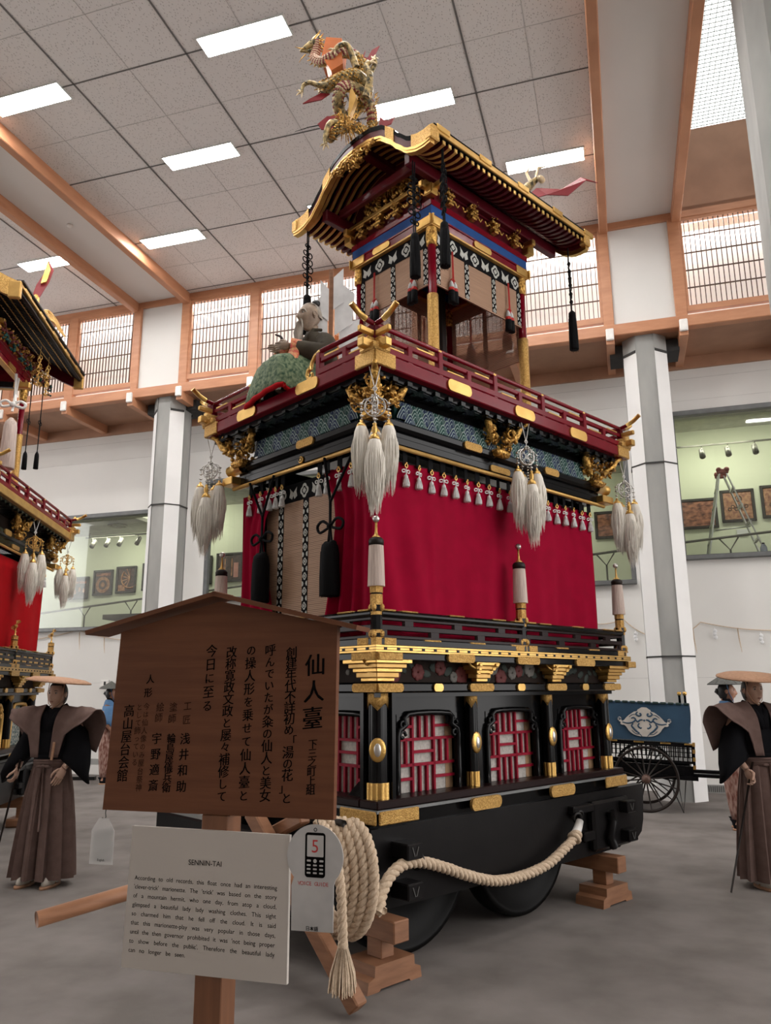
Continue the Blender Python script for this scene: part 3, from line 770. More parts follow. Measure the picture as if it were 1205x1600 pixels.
def build_float(F, name, label, main=True):
    t = thing(name, label, 'festival float', F)
    def B(nm, mb, mats, parent=t): return mb.build(nm, mats, parent)
    black, gold, chased = M['black'], M['gold'], M['gold_chased']
    # -- running gear
    for x in (.46, 1.64):
        for y in (.27, 1.40):
            mb = MB(); prof = [(.001, -.08), (.11, -.08), (.12, -.065), (.50, -.055), (.515, -.08), (.552, -.078), (.56, -.065), (.56, .065), (.552, .078), (.515, .08), (.50, .055), (.12, .065), (.11, .08), (.001, .08)]
            mb.lathe(prof, (x, y, .56), 56, 0, True, Matrix.Rotation(PI/2, 4, 'X'))
            B('wheel', mb, M['wheel_black'])
    for x in (.46, 1.64):
        mb = MB(); mb.bar((x, .10, .56), (x, 1.57, .56), .12, .12, 0, .01); B('axle', mb, M['dull_black'])
    side = [(-.05, .36), (.6, .352), (2.0, .345), (2.66, .352), (2.72, .385), (2.95, .39), (3.02, .43), (3.06, .52), (3.10, .80), (-.05, .80)]
    for y in (.085, W_): 
        mb = MB(); mb.prism(side, (0, y, 0), (1, 0, 0), (0, 0, 1), .085, 0); B('side_beam', mb, M['dull_black'])
    for x in (.17, 2.64):
        for z in (.46, .675):
            mb = MB(); mb.box((x, .83, z), (.13, 1.95, .09), 0, .008)
            mb.bar((x-.03, -.148, z+.025), (x-.01, -.148, z-.025), .004, .006, 1); mb.bar((x+.0, -.148, z-.025), (x+.02, -.148, z+.025), .004, .006, 1)
            B('cross_beam', mb, [M['dull_black'], M['mark']])
    mb = MB()
    mb.box((2.48, -.03, .56), (.55, .07, .36), 0, .02); mb.box((2.10, -.02, .70), (.3, .08, .06), 0, .01); mb.box((2.2, -.02, .50), (.25, .08, .07), 0, .01)
    mb.tube([(2.42, -.09, .40), (2.36, -.1, .48), (2.42, -.1, .58), (2.40, -.09, .66)], .035, 8); B('end_housing', mb, M['dull_black'])
    mb = MB(); mb.box((-.12, 1.15, .56), (.14, 2.35, .26), 0, .015); mb.box((-.02, .83, .45), (.1, 1.5, .2)); mb.box((2.85, .83, .6), (.1, 1.5, .34)); build_split(mb, 'front_beam', M['dull_black'], t)
    mb = MB(); mb.box((1.35, .83, .86), (2.6, .80, .05)); B('undertray', mb, M['dull_black'])
    # -- base storey
    mb = MB(); ring_boxes(mb, .905, .955, .02, .16, 0, .008); ring_boxes(mb, .888, .905, .03, .16, 1); B('sill', mb, [M['brown_lacquer'], M['frame_metal']])
    mb = MB(); ring_boxes(mb, .80, .888, -.02, .12, 0); B('plinth', mb, black)
    mb = MB(); mb.box((.15, -.03, .86), (.33, .02, .078), 0, .006); mb.box((-.03, .14, .86), (.02, .32, .078), 0, .006); B('foot_cap', mb, chased)
    for x in (.95, 1.84): mb = MB(); plate(mb, (x, -.032, .86), .31, .08, 'x', 0, .02); B('foot_cap', mb, chased)
    mb = MB(); mb.box((2.62, -.03, .86), (.32, .02, .08), 0, .006); mb.box((2.78, .1, .86), (.02, .25, .08), 0, .006); B('foot_cap', mb, chased)
    for y in (.85, 1.53): mb = MB(); mb.box((-.03, y, .86), (.02, .3, .08), 0, .006); B('foot_cap', mb, chased)
    cols = [(.08, .08, .062), (.97, .085, .042), (1.87, .085, .042), (2.67, .085, .05), (.085, .83, .045), (.08, 1.59, .06), (2.67, 1.59, .05)]
    for x, y, r in cols:
        mb = MB(); fluted(mb, (x, y), r, .95, 1.64, 0, 4, 40, .1); p = B('base_post', mb, black)
        mb = MB(); fluted(mb, (x, y), r*1.12, .955, 1.05, 0, 8, 64, .12); B('post_sleeve', mb, gold, p)
        mb = MB()
        for k in range(8):
            a0 = PI*k/4+.05
            pts = []
        ringf = lambda z, s: [(x+r*s*math.cos(2*PI*k/32), y+r*s*math.sin(2*PI*k/32), z+(.045*abs(math.sin(2*(2*PI*k/32)+PI/2)) if z < 1.53 else 0)) for k in range(32)]
        mb.loft([ringf(1.47, 1.1), ringf(1.585, 1.1)], 0, True); B('post_strap', mb, chased, p)
        if main:
            mb = MB(); dx, dy = (-1, -1) if y < .1 and x < .2 else ((0, -1) if y < .5 else (-1, 0))
            d = Vector((dx, dy, 0)).normalized(); a = math.atan2(d.y, d.x)
            rot = Matrix.Rotation(a+PI/2, 4, 'Z')
            mb.ball(Vector((x, y, 1.24))+d*r*1.02, (.052, .016, .072), 18, 10, 0, rot); mb.ball(Vector((x, y, 1.24))+d*(r*1.02+.010), (.024, .012, .042), 12, 8, 1, rot)
            B('medallion', mb, [gold, M['silver']], p)
    # walls with arched windows
    wins = [(.28, .86), (1.17, 1.76), (2.07, 2.62)]
    def wall_face(nm, spans, z0, z1, wz0, wz1, P, U, N, total):
        mb = MB(); P, U, N = Vector(P), Vector(U), Vector(N); V = Vector((0, 0, 1)); th = .03
        def rect(a, b, c, d, t0=0, t1=th, m_=0): mb.prism([(a, c), (b, c), (b, d), (a, d)], P-N*t1, U, V, t1-t0, m_)
        x = 0
        for a, b in spans:
            rect(x, a, z0, z1); rect(a, b, z0, wz0); rect(a, b, wz1, z1); x = b
        rect(x, total, z0, z1)
        w = B(nm, mb, black)
        for a, b in spans:
            h = wz1-wz0
            mb = MB()   # scalloped arch moulding
            pts = []
            for f, g in ((0, 0), (0, .55), (.0, .72), (.02, .80), (.08, .83), (.13, .86), (.10, .95), (.16, 1.0), (.3, 1.01), (.5, 1.015), (.7, 1.01), (.84, 1.0), (.90, .95), (.87, .86), (.92, .83), (.98, .80), (1, .72), (1, .55), (1, 0)):
                pts.append(P+U*(a+(b-a)*f)+V*(wz0+h*g)+N*.012)
            mb.tube(pts, .020, 8); 
            for f in (.07, .93):
                q = P+U*(a+(b-a)*f)+V*(wz0+h*.80)+N*.015
                for dz in (-.035, .03): mb.tube([q+(U*math.cos(j*.8)+V*math.sin(j*.8))*(.032-.003*j)+V*dz for j in range(8)], .012, 6)
            for f0, f1 in ((0, .16), (.84, 1)): 
                rr = [(a+(b-a)*f0, wz0+h*.80), (a+(b-a)*f1, wz0+h*.86), (a+(b-a)*f1, wz1), (a+(b-a)*f0, wz1)] if f0 == 0 else [(a+(b-a)*f0, wz0+h*.86), (a+(b-a)*f1, wz0+h*.80), (a+(b-a)*f1, wz1), (a+(b-a)*f0, wz1)]
                mb.prism(rr, P-N*.02, U, V, .025, 0)
            B('window_moulding', mb, black if main else M['gold_paint'])
            mb = MB(); mb.prism([(a, wz0), (b, wz0), (b, wz1), (a, wz1)], P-N*.058, U, V, .008, 0)
            mb.prism([(b-.07, wz0), (b, wz0), (b, wz1), (b-.07, wz1)], P-N*.0575, U, V, .010, 1)
            B('window_screen', mb, [M['screen_paper'] if main else M['tile_brocade'], M['screen_edge'] if main else M['tile_brocade']])
            if not main: continue
            mb = MB()
            def slat(u0, v0, u1, v1): mb.bar(P+U*(a+(b-a)*u0)+V*(wz0+h*v0)-N*.037, P+U*(a+(b-a)*u1)+V*(wz0+h*v1)-N*.037, .018, .020, 0, 0, N)
            for f in (.31, .66): slat(f, 0, f, 1)
            for g in (.345, .67): slat(0, g, 1, g)
            for c in range(3):
                for r_ in range(3):
                    u0, u1 = (0, .31, .66, 1)[c], (0, .31, .66, 1)[c+1]; v0, v1 = (0, .345, .67, 1)[r_], (0, .345, .67, 1)[r_+1]
                    if (c+r_) % 2: 
                        for k in (1, 2): slat(u0+(u1-u0)*k/3, v0, u0+(u1-u0)*k/3, v1)
                    else: slat(u0, (v0+v1)/2, u1, (v0+v1)/2)
            B('window_lattice', mb, M['lattice_red'])
    wall_face('base_panel', wins, .95, 1.60, .95, 1.44, (0, .125, 0), (1, 0, 0), (0, -1, 0), L_)
    wall_face('base_panel', [(.14, .68), (.96, 1.5)], .95, 1.60, .95, 1.44, (.125, W_, 0), (0, -1, 0), (-1, 0, 0), W_)
    mb = MB(); mb.box((L_/2, 1.60, 1.27), (L_-.1, .03, .66)); mb.box((L_-.07, .83, 1.27), (.03, 1.5, .66)); B('back_panel', mb, black)
    # waist rail, painted frieze, brackets, deck
    mb = MB(); ring_boxes(mb, 1.575, 1.64, .01, .12, 0, .012); ring_boxes(mb, 1.55, 1.575, -.02, .12, 0); B('waist_rail', mb, black)
    for x in (.08, .97, 1.87, 2.68):
        mb = MB(); plate(mb, (x, -.012, 1.607), .26 if x > .5 else .25, .052, 'x', 0, .014)
        if x < .5: plate(mb, (-.012, .08, 1.607), .25, .052, 'y', 0, .014)
        B('waist_plate', mb, chased)
    for x in (.53, 1.42, 2.27): mb = MB(); plate(mb, (x, -.012, 1.607), .09, .05, 'x', 0, .012); B('waist_stud', mb, gold)
    mb = MB(); ring_boxes(mb, 1.64, 1.775, -.06, .03, 0)
    rg = random.Random(3)
    if main:
        for k in range(34):
            x = .2+2.4*((k*.618) % 1); z = 1.67+.075*rg.random(); m_ = 1 if k % 5 == 0 else (2 if k % 5 == 2 else 3)
            q = rg.uniform(1.1, 1.9)*(.9 if m_ == 3 else 1)
            if m_ == 3: mb.ball((x, .06, z), (.035*q, .004, .018*q), 8, 4, 3, Matrix.Rotation(rg.uniform(-1, 1), 4, 'Y'))
            else:
                for j in range(7): a = j*.9; mb.ball((x+.02*q*math.cos(a), .057, z+.018*q*math.sin(a)), (.02*q, .005, .017*q), 7, 4, m_)
        for k in range(10): mb.ball((.06, .2+.14*k, 1.69+.04*rg.random()), (.004, .025, .02), 7, 4, 1+k % 3)
    B('painted_frieze', mb, [M['panel_brown'], M['flower_red'], M['flower_white'], M['leaf_paint']])
    def bracket(x, y, corner=False):
        mb = MB()
        sp = 1 if corner else .8
        for i, (w, z0, z1) in enumerate(((.15, 1.645, 1.668), (.19, 1.668, 1.70), (.22, 1.70, 1.725), (.26, 1.725, 1.752), (.31, 1.752, 1.778))):
            d = .05+.03*i
            mb.box((x, y, (z0+z1)/2), (w*sp, d if not corner else w*sp, z1-z0), 0 if i % 2 == 0 else 1, .004)
            if i < 4 and i > 0:
                for sx in (-1, 1): mb.box((x+sx*w*sp*.42, y-.02*i*.5-.02, z1+.005), (.03, .03+.02*i, .022), 0, .003)
        for sx in (-1, 1): mb.tube([(x+sx*.10, y-.05, 1.735), (x+sx*.145, y-.05, 1.75), (x+sx*.17, y-.05, 1.775)], [.010, .009, .006], 6, 0)
        B('deck_bracket', mb, [gold, M['gold_paint']])
    bracket(.06, .06, True); 
    for x in (.97, 1.87): bracket(x, .0)
    bracket(2.69, .06, True)
    for y in (.83,): 
        mb = MB()
        for i, w in enumerate((.12, .17, .22, .27)): mb.box((0-.01*i, y, 1.66+.03*i), (.05+.03*i, w, .026), 0, .004)
        B('deck_bracket', mb, gold)
    bracket(.06, 1.6, True)
    mb = MB(); ring_boxes(mb, 1.772, 1.818, .09, .2, 0, .006); B('deck_edge', mb, black)
    mb = MB(); ring_boxes(mb, 1.818, 1.858, .108, .18, 0, 0)
    for k in range(26):
        mb.box((-.03+.11*k, -.109, 1.838), (.022, .006, .018), 1); 
        if k < 16: mb.box((-.109, -.03+.11*k, 1.838), (.006, .022, .018), 1)
    for z in (1.830, 1.846):
        ring_boxes(mb, z-.0015, z+.0015, .110, .01, 1)
    B('deck_moulding', mb, [M['gold'], M['dark_wood']])
    mb = MB(); mb.box((L_/2, W_/2, 1.845), (L_+.15, W_+.15, .02)); B('deck_floor', mb, black)
    for x in (.67, 1.41, 2.16): 
        mb = MB(); plate(mb, (x, -.092, 1.795), .27, .056, 'x', 0, .016); B('deck_plate', mb, chased)
    mb = MB(); mb.box((-.005, -.094, 1.793), (.26, .02, .048), 0, .004); mb.box((-.094, -.005, 1.793), (.02, .26, .048), 0, .004); B('deck_corner_plate', mb, chased)
    mb = MB(); mb.box((2.86, -.06, 1.79), (.12, .12, .05), 0, .004); B('deck_corner_plate', mb, chased)
    # lower railing
    def lower_rail(a, b, axis):
        mb = MB()
        def bx(u0, u1, z0, z1, w=.045, m_=0, bev=.004):
            if axis == 'x': mb.box(((u0+u1)/2, -.07, (z0+z1)/2), (u1-u0, w, z1-z0), m_, bev)
            elif axis == 'b': mb.box(((u0+u1)/2, W_+.07, (z0+z1)/2), (u1-u0, w, z1-z0), m_, bev)
            else: mb.box((axis, (u0+u1)/2, (z0+z1)/2), (w, u1-u0, z1-z0), m_, bev)
        bx(a, b, 1.858, 1.90, .06, 0); bx(a, b, 1.950, 1.984, .03, 1); bx(a, b, 2.03, 2.072, .06, 0, .015)
        bx(a, b, 1.90, 1.922, .03, 1); bx(a, b, 2.010, 2.03, .03, 1)
        n = max(2, int((b-a)/.46))
        for k in range(n+1):
            u = a+.03+(b-a-.06)*k/n
            bx(u-.05, u+.05, 1.90, 1.975, .028, 1, .014)
            if k < n: bx(u+.18, u+.28, 1.96, 2.03, .028, 1, .014)
        bx(a, a+.03, 1.9, 2.03, .028, 1); bx(b-.03, b, 1.9, 2.03, .028, 1)
        if not main:
            bx(a, b, 1.90, 2.03, .012, 3, 0)
            for k in range(int((b-a)/.22)): bx(a+.06+.22*k, a+.20+.22*k, 1.93, 2.0, .02, 2, .002)
        g = MB(); mb2 = mb; mb = g
        for k in range(max(1, int((b-a)/.45))):
            u = a+.18+.45*k
            if u+.15 > b: break
            bx(u, u+.15, 2.066, 2.076, .062, 0, .004); bx(u+.2, u+.36, 1.89, 1.904, .064, 0, .004)
        bx(a+.03, a+.13, 2.066, 2.077, .064, 0, .003); bx(b-.13, b-.03, 2.066, 2.077, .064, 0, .003)
        bx(a+.03, a+.13, 1.86, 1.903, .066, 0, .003); bx(b-.13, b-.03, 1.86, 1.903, .066, 0, .003)
        r_ = B('lower_railing', mb2, [black, M['brown_lacquer'], M['gold_paint'], M['leaf_paint']]); build_split(g, 'rail_fitting', chased, r_)
    lower_rail(-.06, 1.40, 'x'); lower_rail(1.40, 2.80, 'x'); lower_rail(-.06, W_+.06, 'b' if False else -.07); lower_rail(-.06, 2.80, 'b'); lower_rail(-.06, W_+.06, L_+.06)
    for x, y in ((-.06, -.06), (1.40, -.06), (2.80, -.06), (-.06, W_+.06), (2.80, W_+.06)):
        mb = MB(); mb.lathe([(.036, 1.86), (.036, 2.22)], (x, y, 0), 8, 0, False, None); p = B('rail_post', mb, black)
        mb = MB()
        for z0, z1, s in ((1.86, 1.905, 1.18), (1.93, 1.95, 1.1), (2.04, 2.06, 1.15), (2.10, 2.165, 1.08), (2.175, 2.215, 1.12)): mb.lathe([(.036*s, z0), (.036*s, z1)], (x, y, 0), 8, 0, False)
        for k in range(4):
            for z in (1.925, 2.085): mb.ball((x+.036*math.cos(k*PI/2+.4), y+.036*math.sin(k*PI/2+.4), z), (.018, .018, .025), 8, 5)
        build_split(mb, 'post_fitting', chased, p)
        if main:
            mb = MB()
            rings = []
            for z, r in ((2.215, .052), (2.25, .051), (2.40, .047), (2.475, .044)):
                rings.append([(x+r*(1+.035*(k % 2))*math.cos(2*PI*k/60), y+r*(1+.035*(k % 2))*math.sin(2*PI*k/60), z) for k in range(60)])
            mb.loft(rings, 0, False); B('fringe_wrap', mb, M['fringe'], p)
            mb = MB(); mb.lathe([(.047, 2.47), (.049, 2.50), (.040, 2.515), (.03, 2.52)], (x, y, 0), 20); B('fringe_cap', mb, M['dark_wood'], p)
        z0 = 2.52 if main else 2.21
        mb = MB(); mb.lathe([(.03, z0), (.022, z0+.01), (.012, z0+.02), (.008, z0+.04), (.007, z0+.10)], (x, y, 0), 14); mb.ball((x, y, z0+.12), .023, 14, 8, 1 if main else 0)
        if not main:
            for k in range(14): a = 2*PI*k/14; mb.tube([(x, y, z0+.05+.01*k), (x+.05*math.cos(a), y+.05*math.sin(a), z0+.06+.01*k)], .004, 4)
        B('finial', mb, [gold, M['silver']], p)
    # -- middle storey frame
    mb = MB()
    for x in (.14, 2.58):
        for y in (.14, 1.53): mb.box((x, y, 2.55), (.08, .08, 1.4), 0, .01)
    B('corner_post', mb, black) if False else None
    for x in (.14, 2.58):
        for y in (.14, 1.53): mb = MB(); mb.box((x, y, 2.52), (.08, .08, 1.34), 0, .01); B('corner_post', mb, black)
    mb = MB(); mb.box((1.36, 1.52, 2.5), (2.36, .02, 1.3)); mb.box((2.57, .83, 2.5), (.02, 1.3, 1.3)); mb.box((1.36, .15, 2.5), (2.36, .02, 1.3)); B('inner_wall', mb, M['dark_wood'])
    mb = MB(); ring_boxes(mb, 3.20, 3.255, .0, .14, 0, .006); ring_boxes(mb, 3.255, 3.30, -.02, .12, 0); ring_boxes(mb, 3.30, 3.375, .02, .16, 0, .02); B('cornice', mb, black)
    for x in (.95, 1.95): mb = MB(); plate(mb, (x, -.022, 3.337), .2, .06, 'x', 0, .012); B('cornice_plate', mb, chased)
    for x in (1.29, .25): mb = MB(); plate(mb, (x, -.002, 3.228), .24, .05, 'x', 0, .01); B('cornice_plate', mb, chased) if x > .5 else None
    mb = MB(); plate(mb, (-.022, .73, 3.337), .2, .06, 'y', 0, .012); B('cornice_plate', mb, chased)
    if main:
        mb = MB(); mb.lathe([(.028, 0), (.028, .012), (.02, .016), (.001, .016)], (0.001, .80, 3.228), 18, 0, True, Matrix.Rotation(-PI/2, 4, 'Y')); mb.torus((-.016, .80, 3.228), .014, .004, (1, 0, 0), 14, 5, 1); B('round_crest', mb, [gold, M['dark_wood']])
    for (x, y) in ((L_, -.0), (0, W_), ):
        mb = MB(); mb.box((x, y, 3.228), (.17, .14, .065), 0, .006); mb.tube([(x-.08, y, 3.337), (x+.09, y, 3.337)] if x > 1 else [(x, y-.1, 3.337), (x, y+.09, 3.337)], .045, 12); B('cornice_end_cap', mb, gold)
    mb = MB(); r0 = .016
    mb.tube([(-.03, -.005, 3.178), (L_+.02, -.005, 3.178)], r0, 8); mb.tube([(-.005, -.03, 3.178), (-.005, W_+.02, 3.178)], r0, 8); B('curtain_rod', mb, M['gold_paint'])
    if main:
        wave_panel('wave_panel', t, (.22, .05, 3.375), (1, 0, 0), (0, -1, 0), 2.3, .19)
        wave_panel('wave_panel', t, (.05, 1.45, 3.375), (0, -1, 0), (-1, 0, 0), 1.25, .19)
    else:
        mb = MB(); mb.box((1.37, .06, 3.47), (2.6, .02, .2)); mb.box((.06, .83, 3.47), (.02, 1.5, .2)); B('frieze_board', mb, M['panel_brown'])
    def corner_carving(c, dirs, seed):
        mb = MB(); c = Vector(c)
        mb.box(c+Vector((0, 0, -.1)), (.16, .16, .06), 0, .02); carve(mb, c+Vector((0, 0, -.02)), .09, .09, .09, 46, seed)
        for d in dirs:
            d = Vector(d)
            carve(mb, c+d*.12+Vector((0, 0, .05)), .05, .05, .07, 26, seed+3)
            mb.tube([c+d*.08+Vector((0, 0, .0)), c+d*.16+Vector((0, 0, .06)), c+d*.2+Vector((0, 0, .13)), c+d*.25+Vector((0, 0, .16))], [.03, .035, .028, .016], 8, 0)
            mb.ball(c+d*.25+Vector((0, 0, .165)), .02, 8, 5)
            for j in range(5): mb.tube([c+d*(.1+.025*j)+Vector((0, 0, .02+.02*j)), c+d*(.12+.025*j)+Vector((0, 0, .06+.025*j))], [.012, .004], 5, 0)
        B('gilded_carving', mb, M['carved'])
    corner_carving((-.02, -.02, 3.45), ((-.35, 1, 0), (1, -.35, 0), (-.7, -.7, 0)), 11)
    corner_carving((L_-.12, .0, 3.46), ((1, -.6, 0), (-.9, -.2, 0)), 21)
    corner_carving((.0, W_-.1, 3.46), ((-.6, 1, 0), (-.2, -.9, 0)), 31)
    corner_carving((1.27, -.0, 3.45), ((.85, -.5, 0), (-.9, -.3, 0)), 41)
    # -- platform
    mb = MB(); mb.box((L_/2, W_/2, 3.595), (L_+.26, W_+.26, .05), 0)
    for k in range(22): mb.box((-.1+.135*k, W_/2, 3.578), (.045, W_+.3, .03), 0)
    for k in range(12): mb.box((L_/2, -.1+.155*k, 3.572), (L_+.3, .04, .02), 0)
    mb.box((L_/2, W_/2, 3.555), (L_-.05, W_-.05, .05), 0)
    B('platform_soffit', mb, M['black'])
    redm = M['red'] if main else M['gold_paint']
    mb = MB(); ring_boxes(mb, 3.615, 3.705, .19, .1, 0, .006); B('platform_edge', mb, redm)
    mb = MB(); mb.box((L_/2, W_/2, 3.685), (L_+.3, W_+.3, .03)); B('platform_floor', mb, M['red'])
    for x in (.62, 1.38, 2.12): mb = MB(); plate(mb, (x, -.192, 3.66), .25, .085, 'x', 0, .01); B('edge_plate', mb, gold) if main else None
    for y in (.5, 1.25): mb = MB(); plate(mb, (-.192, y, 3.66), .25, .085, 'y', 0, .01); B('edge_plate', mb, gold) if main else None
    for (x, y, sx, sy) in ((-.19, -.19, 1, 1), (L_+.19, -.19, -1, 1), (-.19, W_+.19, 1, -1), (L_+.19, W_+.19, -1, -1)):
        mb = MB()
        mb.box((x+sx*.09, y, 3.662), (.18, .022, .098), 0, .004); mb.box((x, y+sy*.09, 3.662), (.022, .18, .098), 0, .004)
        mb.box((x+sx*.05, y+sy*.05, 3.73), (.15, .15, .05), 0, .01); mb.box((x+sx*.05-.03*sx, y+sy*.05, 3.775), (.10, .05, .055), 0, .008); mb.box((x+sx*.05, y+sy*.05-.03*sy, 3.775), (.05, .10, .055), 0, .008)
        B('platform_corner_plate', mb, chased)
    # upper railing: three rails, crossing and upturned at the corners
    zt, zm, zb = 3.905, 3.835, 3.745
    def upper_rail(a, b, axis, upa=True, upb=True):
        mb = MB(); g = MB()
        def P(u, z, off=0):
            if axis == 'x': return Vector((u, -.145-off, z))
            if axis == 'X': return Vector((u, W_+.145+off, z))
            if axis == 'y': return Vector((-.145-off, u, z))
            return Vector((L_+.145+off, u, z))
        up = (0, 0, 1)
        mb.bar(P(a-.0, zb), P(b+.0, zb), .05, .05, 0, .006); mb.bar(P(a-.02, zm), P(b+.02, zm), .028, .034, 0, .004)
        pts = [P(a, zt), P(b, zt)]
        if upa: pts = [P(a-.20, zt+.075), P(a-.14, zt+.035), P(a-.07, zt+.01), P(a, zt)]+pts[1:]
        if upb: pts = pts+[P(b+.07, zt+.01), P(b+.14, zt+.035), P(b+.20, zt+.075)]
        mb.tube(pts, .017, 8)
        if upa:
            g.tube([P(a-.205, zt+.078), P(a-.14, zt+.035), P(a-.08, zt+.012)], .0195, 8, 0); g.bar(P(a-.14, zm+.005), P(a-.01, zm), .034, .04, 0, .006); g.bar(P(a-.13, zb), P(a-.02, zb), .058, .058, 0, .006)
        if upb:
            g.tube([P(b+.205, zt+.078), P(b+.14, zt+.035), P(b+.08, zt+.012)], .0195, 8, 0); g.bar(P(b+.01, zm), P(b+.14, zm+.005), .034, .04, 0, .006); g.bar(P(b+.02, zb), P(b+.13, zb), .058, .058, 0, .006)
        n = max(1, int(round((b-a)/.30))); posts = []
        for k in range(n+1):
            u = a+(b-a)*k/n
            tall = k % 2 == 0
            q = MB(); q.bar(P(u, 3.705), P(u, zt-.01 if tall else zm), .045, .045, 0, .004); posts.append((q, u, tall))
        for k in range(n):
            u = a+(b-a)*(k+.5)/n
            if k % 2 == 0: g.bar(P(u-.09, zb+.026), P(u+.09, zb+.026), .052, .012, 0, .003)
            else: g.bar(P(u-.08, zm+.016), P(u+.08, zm+.016), .032, .014, 0, .003)
        o = B('upper_railing', mb, M['red']); 
        for q, u, tall in posts:
            q = q.build('baluster', M['red'], o)
            if tall: g.lathe([(.02, 0), (.024, .02), (.012, .03)], P(u, zt-.02), 10)
        build_split(g, 'rail_fitting', gold, o)
    upper_rail(-.145, L_+.145, 'x'); upper_rail(-.145, L_+.145, 'X'); upper_rail(-.145, W_+.145, 'Y')
    if main:
        upper_rail(-.145, .42, 'y', True, False); upper_rail(1.27, W_+.145, 'y', False, True)
        for y, s in ((.42, 1), (1.27, -1)):   # gilded scroll ends at the stair gap
            mb = MB()
            mb.tube([(-.145, y, 3.905), (-.145, y+s*.05, 3.895), (-.145, y+s*.09, 3.85), (-.145, y+s*.10, 3.80)], .014, 8)
            pts = [(-.145, y+s*(.10+.055*(1-.1*j)*math.sin(j*.7)), 3.765+.055*(1-.1*j)*math.cos(j*.7)) for j in range(10)]
            mb.tube(pts, [.017-.001*j for j in range(10)], 8); B('rail_scroll', mb, gold)
    else: upper_rail(-.145, W_+.145, 'y')
    # -- roof house
    hx, hl, hy, hw = (.992, 1.224, .383, .904) if main else (.55, 1.2, .25, 1.17)
    ctr = [(hx, hy), (hx+hl, hy), (hx, hy+hw), (hx+hl, hy+hw)]
    for x, y in ctr:
        mb = MB(); mb.lathe([(.036, 3.70), (.036, 5.44)], (x, y, 0), 20); p = B('house_column', mb, M['red'])
        mb = MB()
        rr = random.Random(int(x*99+y))
        ring = lambda z, s: [(x+.036*s*(1+.08*rr.random())*math.cos(2*PI*k/24), y+.036*s*(1+.08*rr.random())*math.sin(2*PI*k/24), z) for k in range(24)]
        mb.loft([ring(3.70+.07*k, 1.22) for k in range(16)], 0, True); B('column_sleeve', mb, M['gold_chased'], p)
        mb = MB(); mb.loft([ring(5.20+.035*k, 1.1+.2*math.sin(k*.5+.3)) for k in range(7)], 0, True); carve(mb, (x, y, 5.3), .035, .035, .09, 16, 5, 0, True, .6); B('column_head', mb, M['carved'], p)
    def hring(mb, z0, z1, o, w, mt=0, bev=0):
        zc, h = (z0+z1)/2, z1-z0
        for y in (hy-o+w/2, hy+hw+o-w/2): mb.box((hx+hl/2, y, zc), (hl+2*o, w, h), mt, bev)
        for x in (hx-o+w/2, hx+hl+o-w/2): mb.box((x, hy+hw/2, zc), (w, hw+2*o-2*w, h), mt, bev)
    mb = MB(); hring(mb, 5.375, 5.445, .045, .07, 0, .006); hring(mb, 5.445, 5.46, .05, .07, 0); hring(mb, 5.545, 5.60, .055, .09, 0, .005); B('lintel', mb, M['red'])
    mb = MB(); hring(mb, 5.36, 5.375, .05, .07, 0); B('lintel_bead', mb, M['gold_paint'])
    mb = MB(); hring(mb, 5.46, 5.545, .047, .07, 0); B('painted_band', mb, M['blue'] if main else M['red'])
    mb = MB(); plate(mb, (hx+hl*.5, hy-.047, 5.41), .24, .06, 'x', 0, .01); B('lintel_plate', mb, gold); mb = MB(); plate(mb, (hx-.047, hy+hw*.62, 5.41), .22, .06, 'y', 0, .01); B('lintel_plate', mb, gold)
    for x, y in ctr:
        sx, sy = (-1 if x < hx+.1 else 1), (-1 if y < hy+.1 else 1)
        mb = MB(); mb.box((x-sx*.05+sx*.03, y+sy*.052, 5.41), (.2, .016, .08), 0, .004); mb.box((x+sx*.052, y-sy*.05+sy*.03, 5.41), (.016, .2, .08), 0, .004)
        mb.box((x+sx*.06, y+sy*.06, 5.66), (.09, .09, .10), 0, .01); mb.box((x+sx*.10, y+sy*.03, 5.70), (.12, .05, .06), 0, .008); mb.box((x+sx*.03, y+sy*.10, 5.70), (.05, .12, .06), 0, .008)
        build_split(mb, 'lintel_corner_plate', gold, t)
    # gilded bracket sets and scrolls under the eaves
    mb = MB(); hring(mb, 5.60, 5.78, .03, .05, 0); B('eave_wall', mb, M['darkred'])
    for k in range(4):
        for (px, py, ax) in ((hx+hl*(k+.5)/4, hy-.07, 0), (hx-.07, hy+hw*(k+.5)/4, 1)):
            mb = MB()
            for w, z in ((.06, 5.62), (.10, 5.65), (.05, 5.68), (.11, 5.71)):
                mb.box((px, py, z), (w if ax == 0 else .06, .06 if ax == 0 else w, .022), 0, .004)
            carve(mb, (px, py-.03 if ax == 0 else py, 5.70), .04, .02, .06, 10, k*7+ax, 0, True, .6)
            for s in (-1, 1):
                q = [(px+s*(.06+.012*j), py, 5.66+.018*math.sin(j*1.3)) if ax == 0 else (px, py+s*(.06+.012*j), 5.66+.018*math.sin(j*1.3)) for j in range(7)]
                mb.tube(q, .008, 5)
            B('bracket_set', mb, M['carved'])
    return t, (hx, hl, hy, hw)

FT, HOUSE = build_float(FLOAT, 'festival_float', 'tall festival float with crimson curtain, red upper railing and golden curved roof, in the centre')
hx, hl, hy, hw = HOUSE
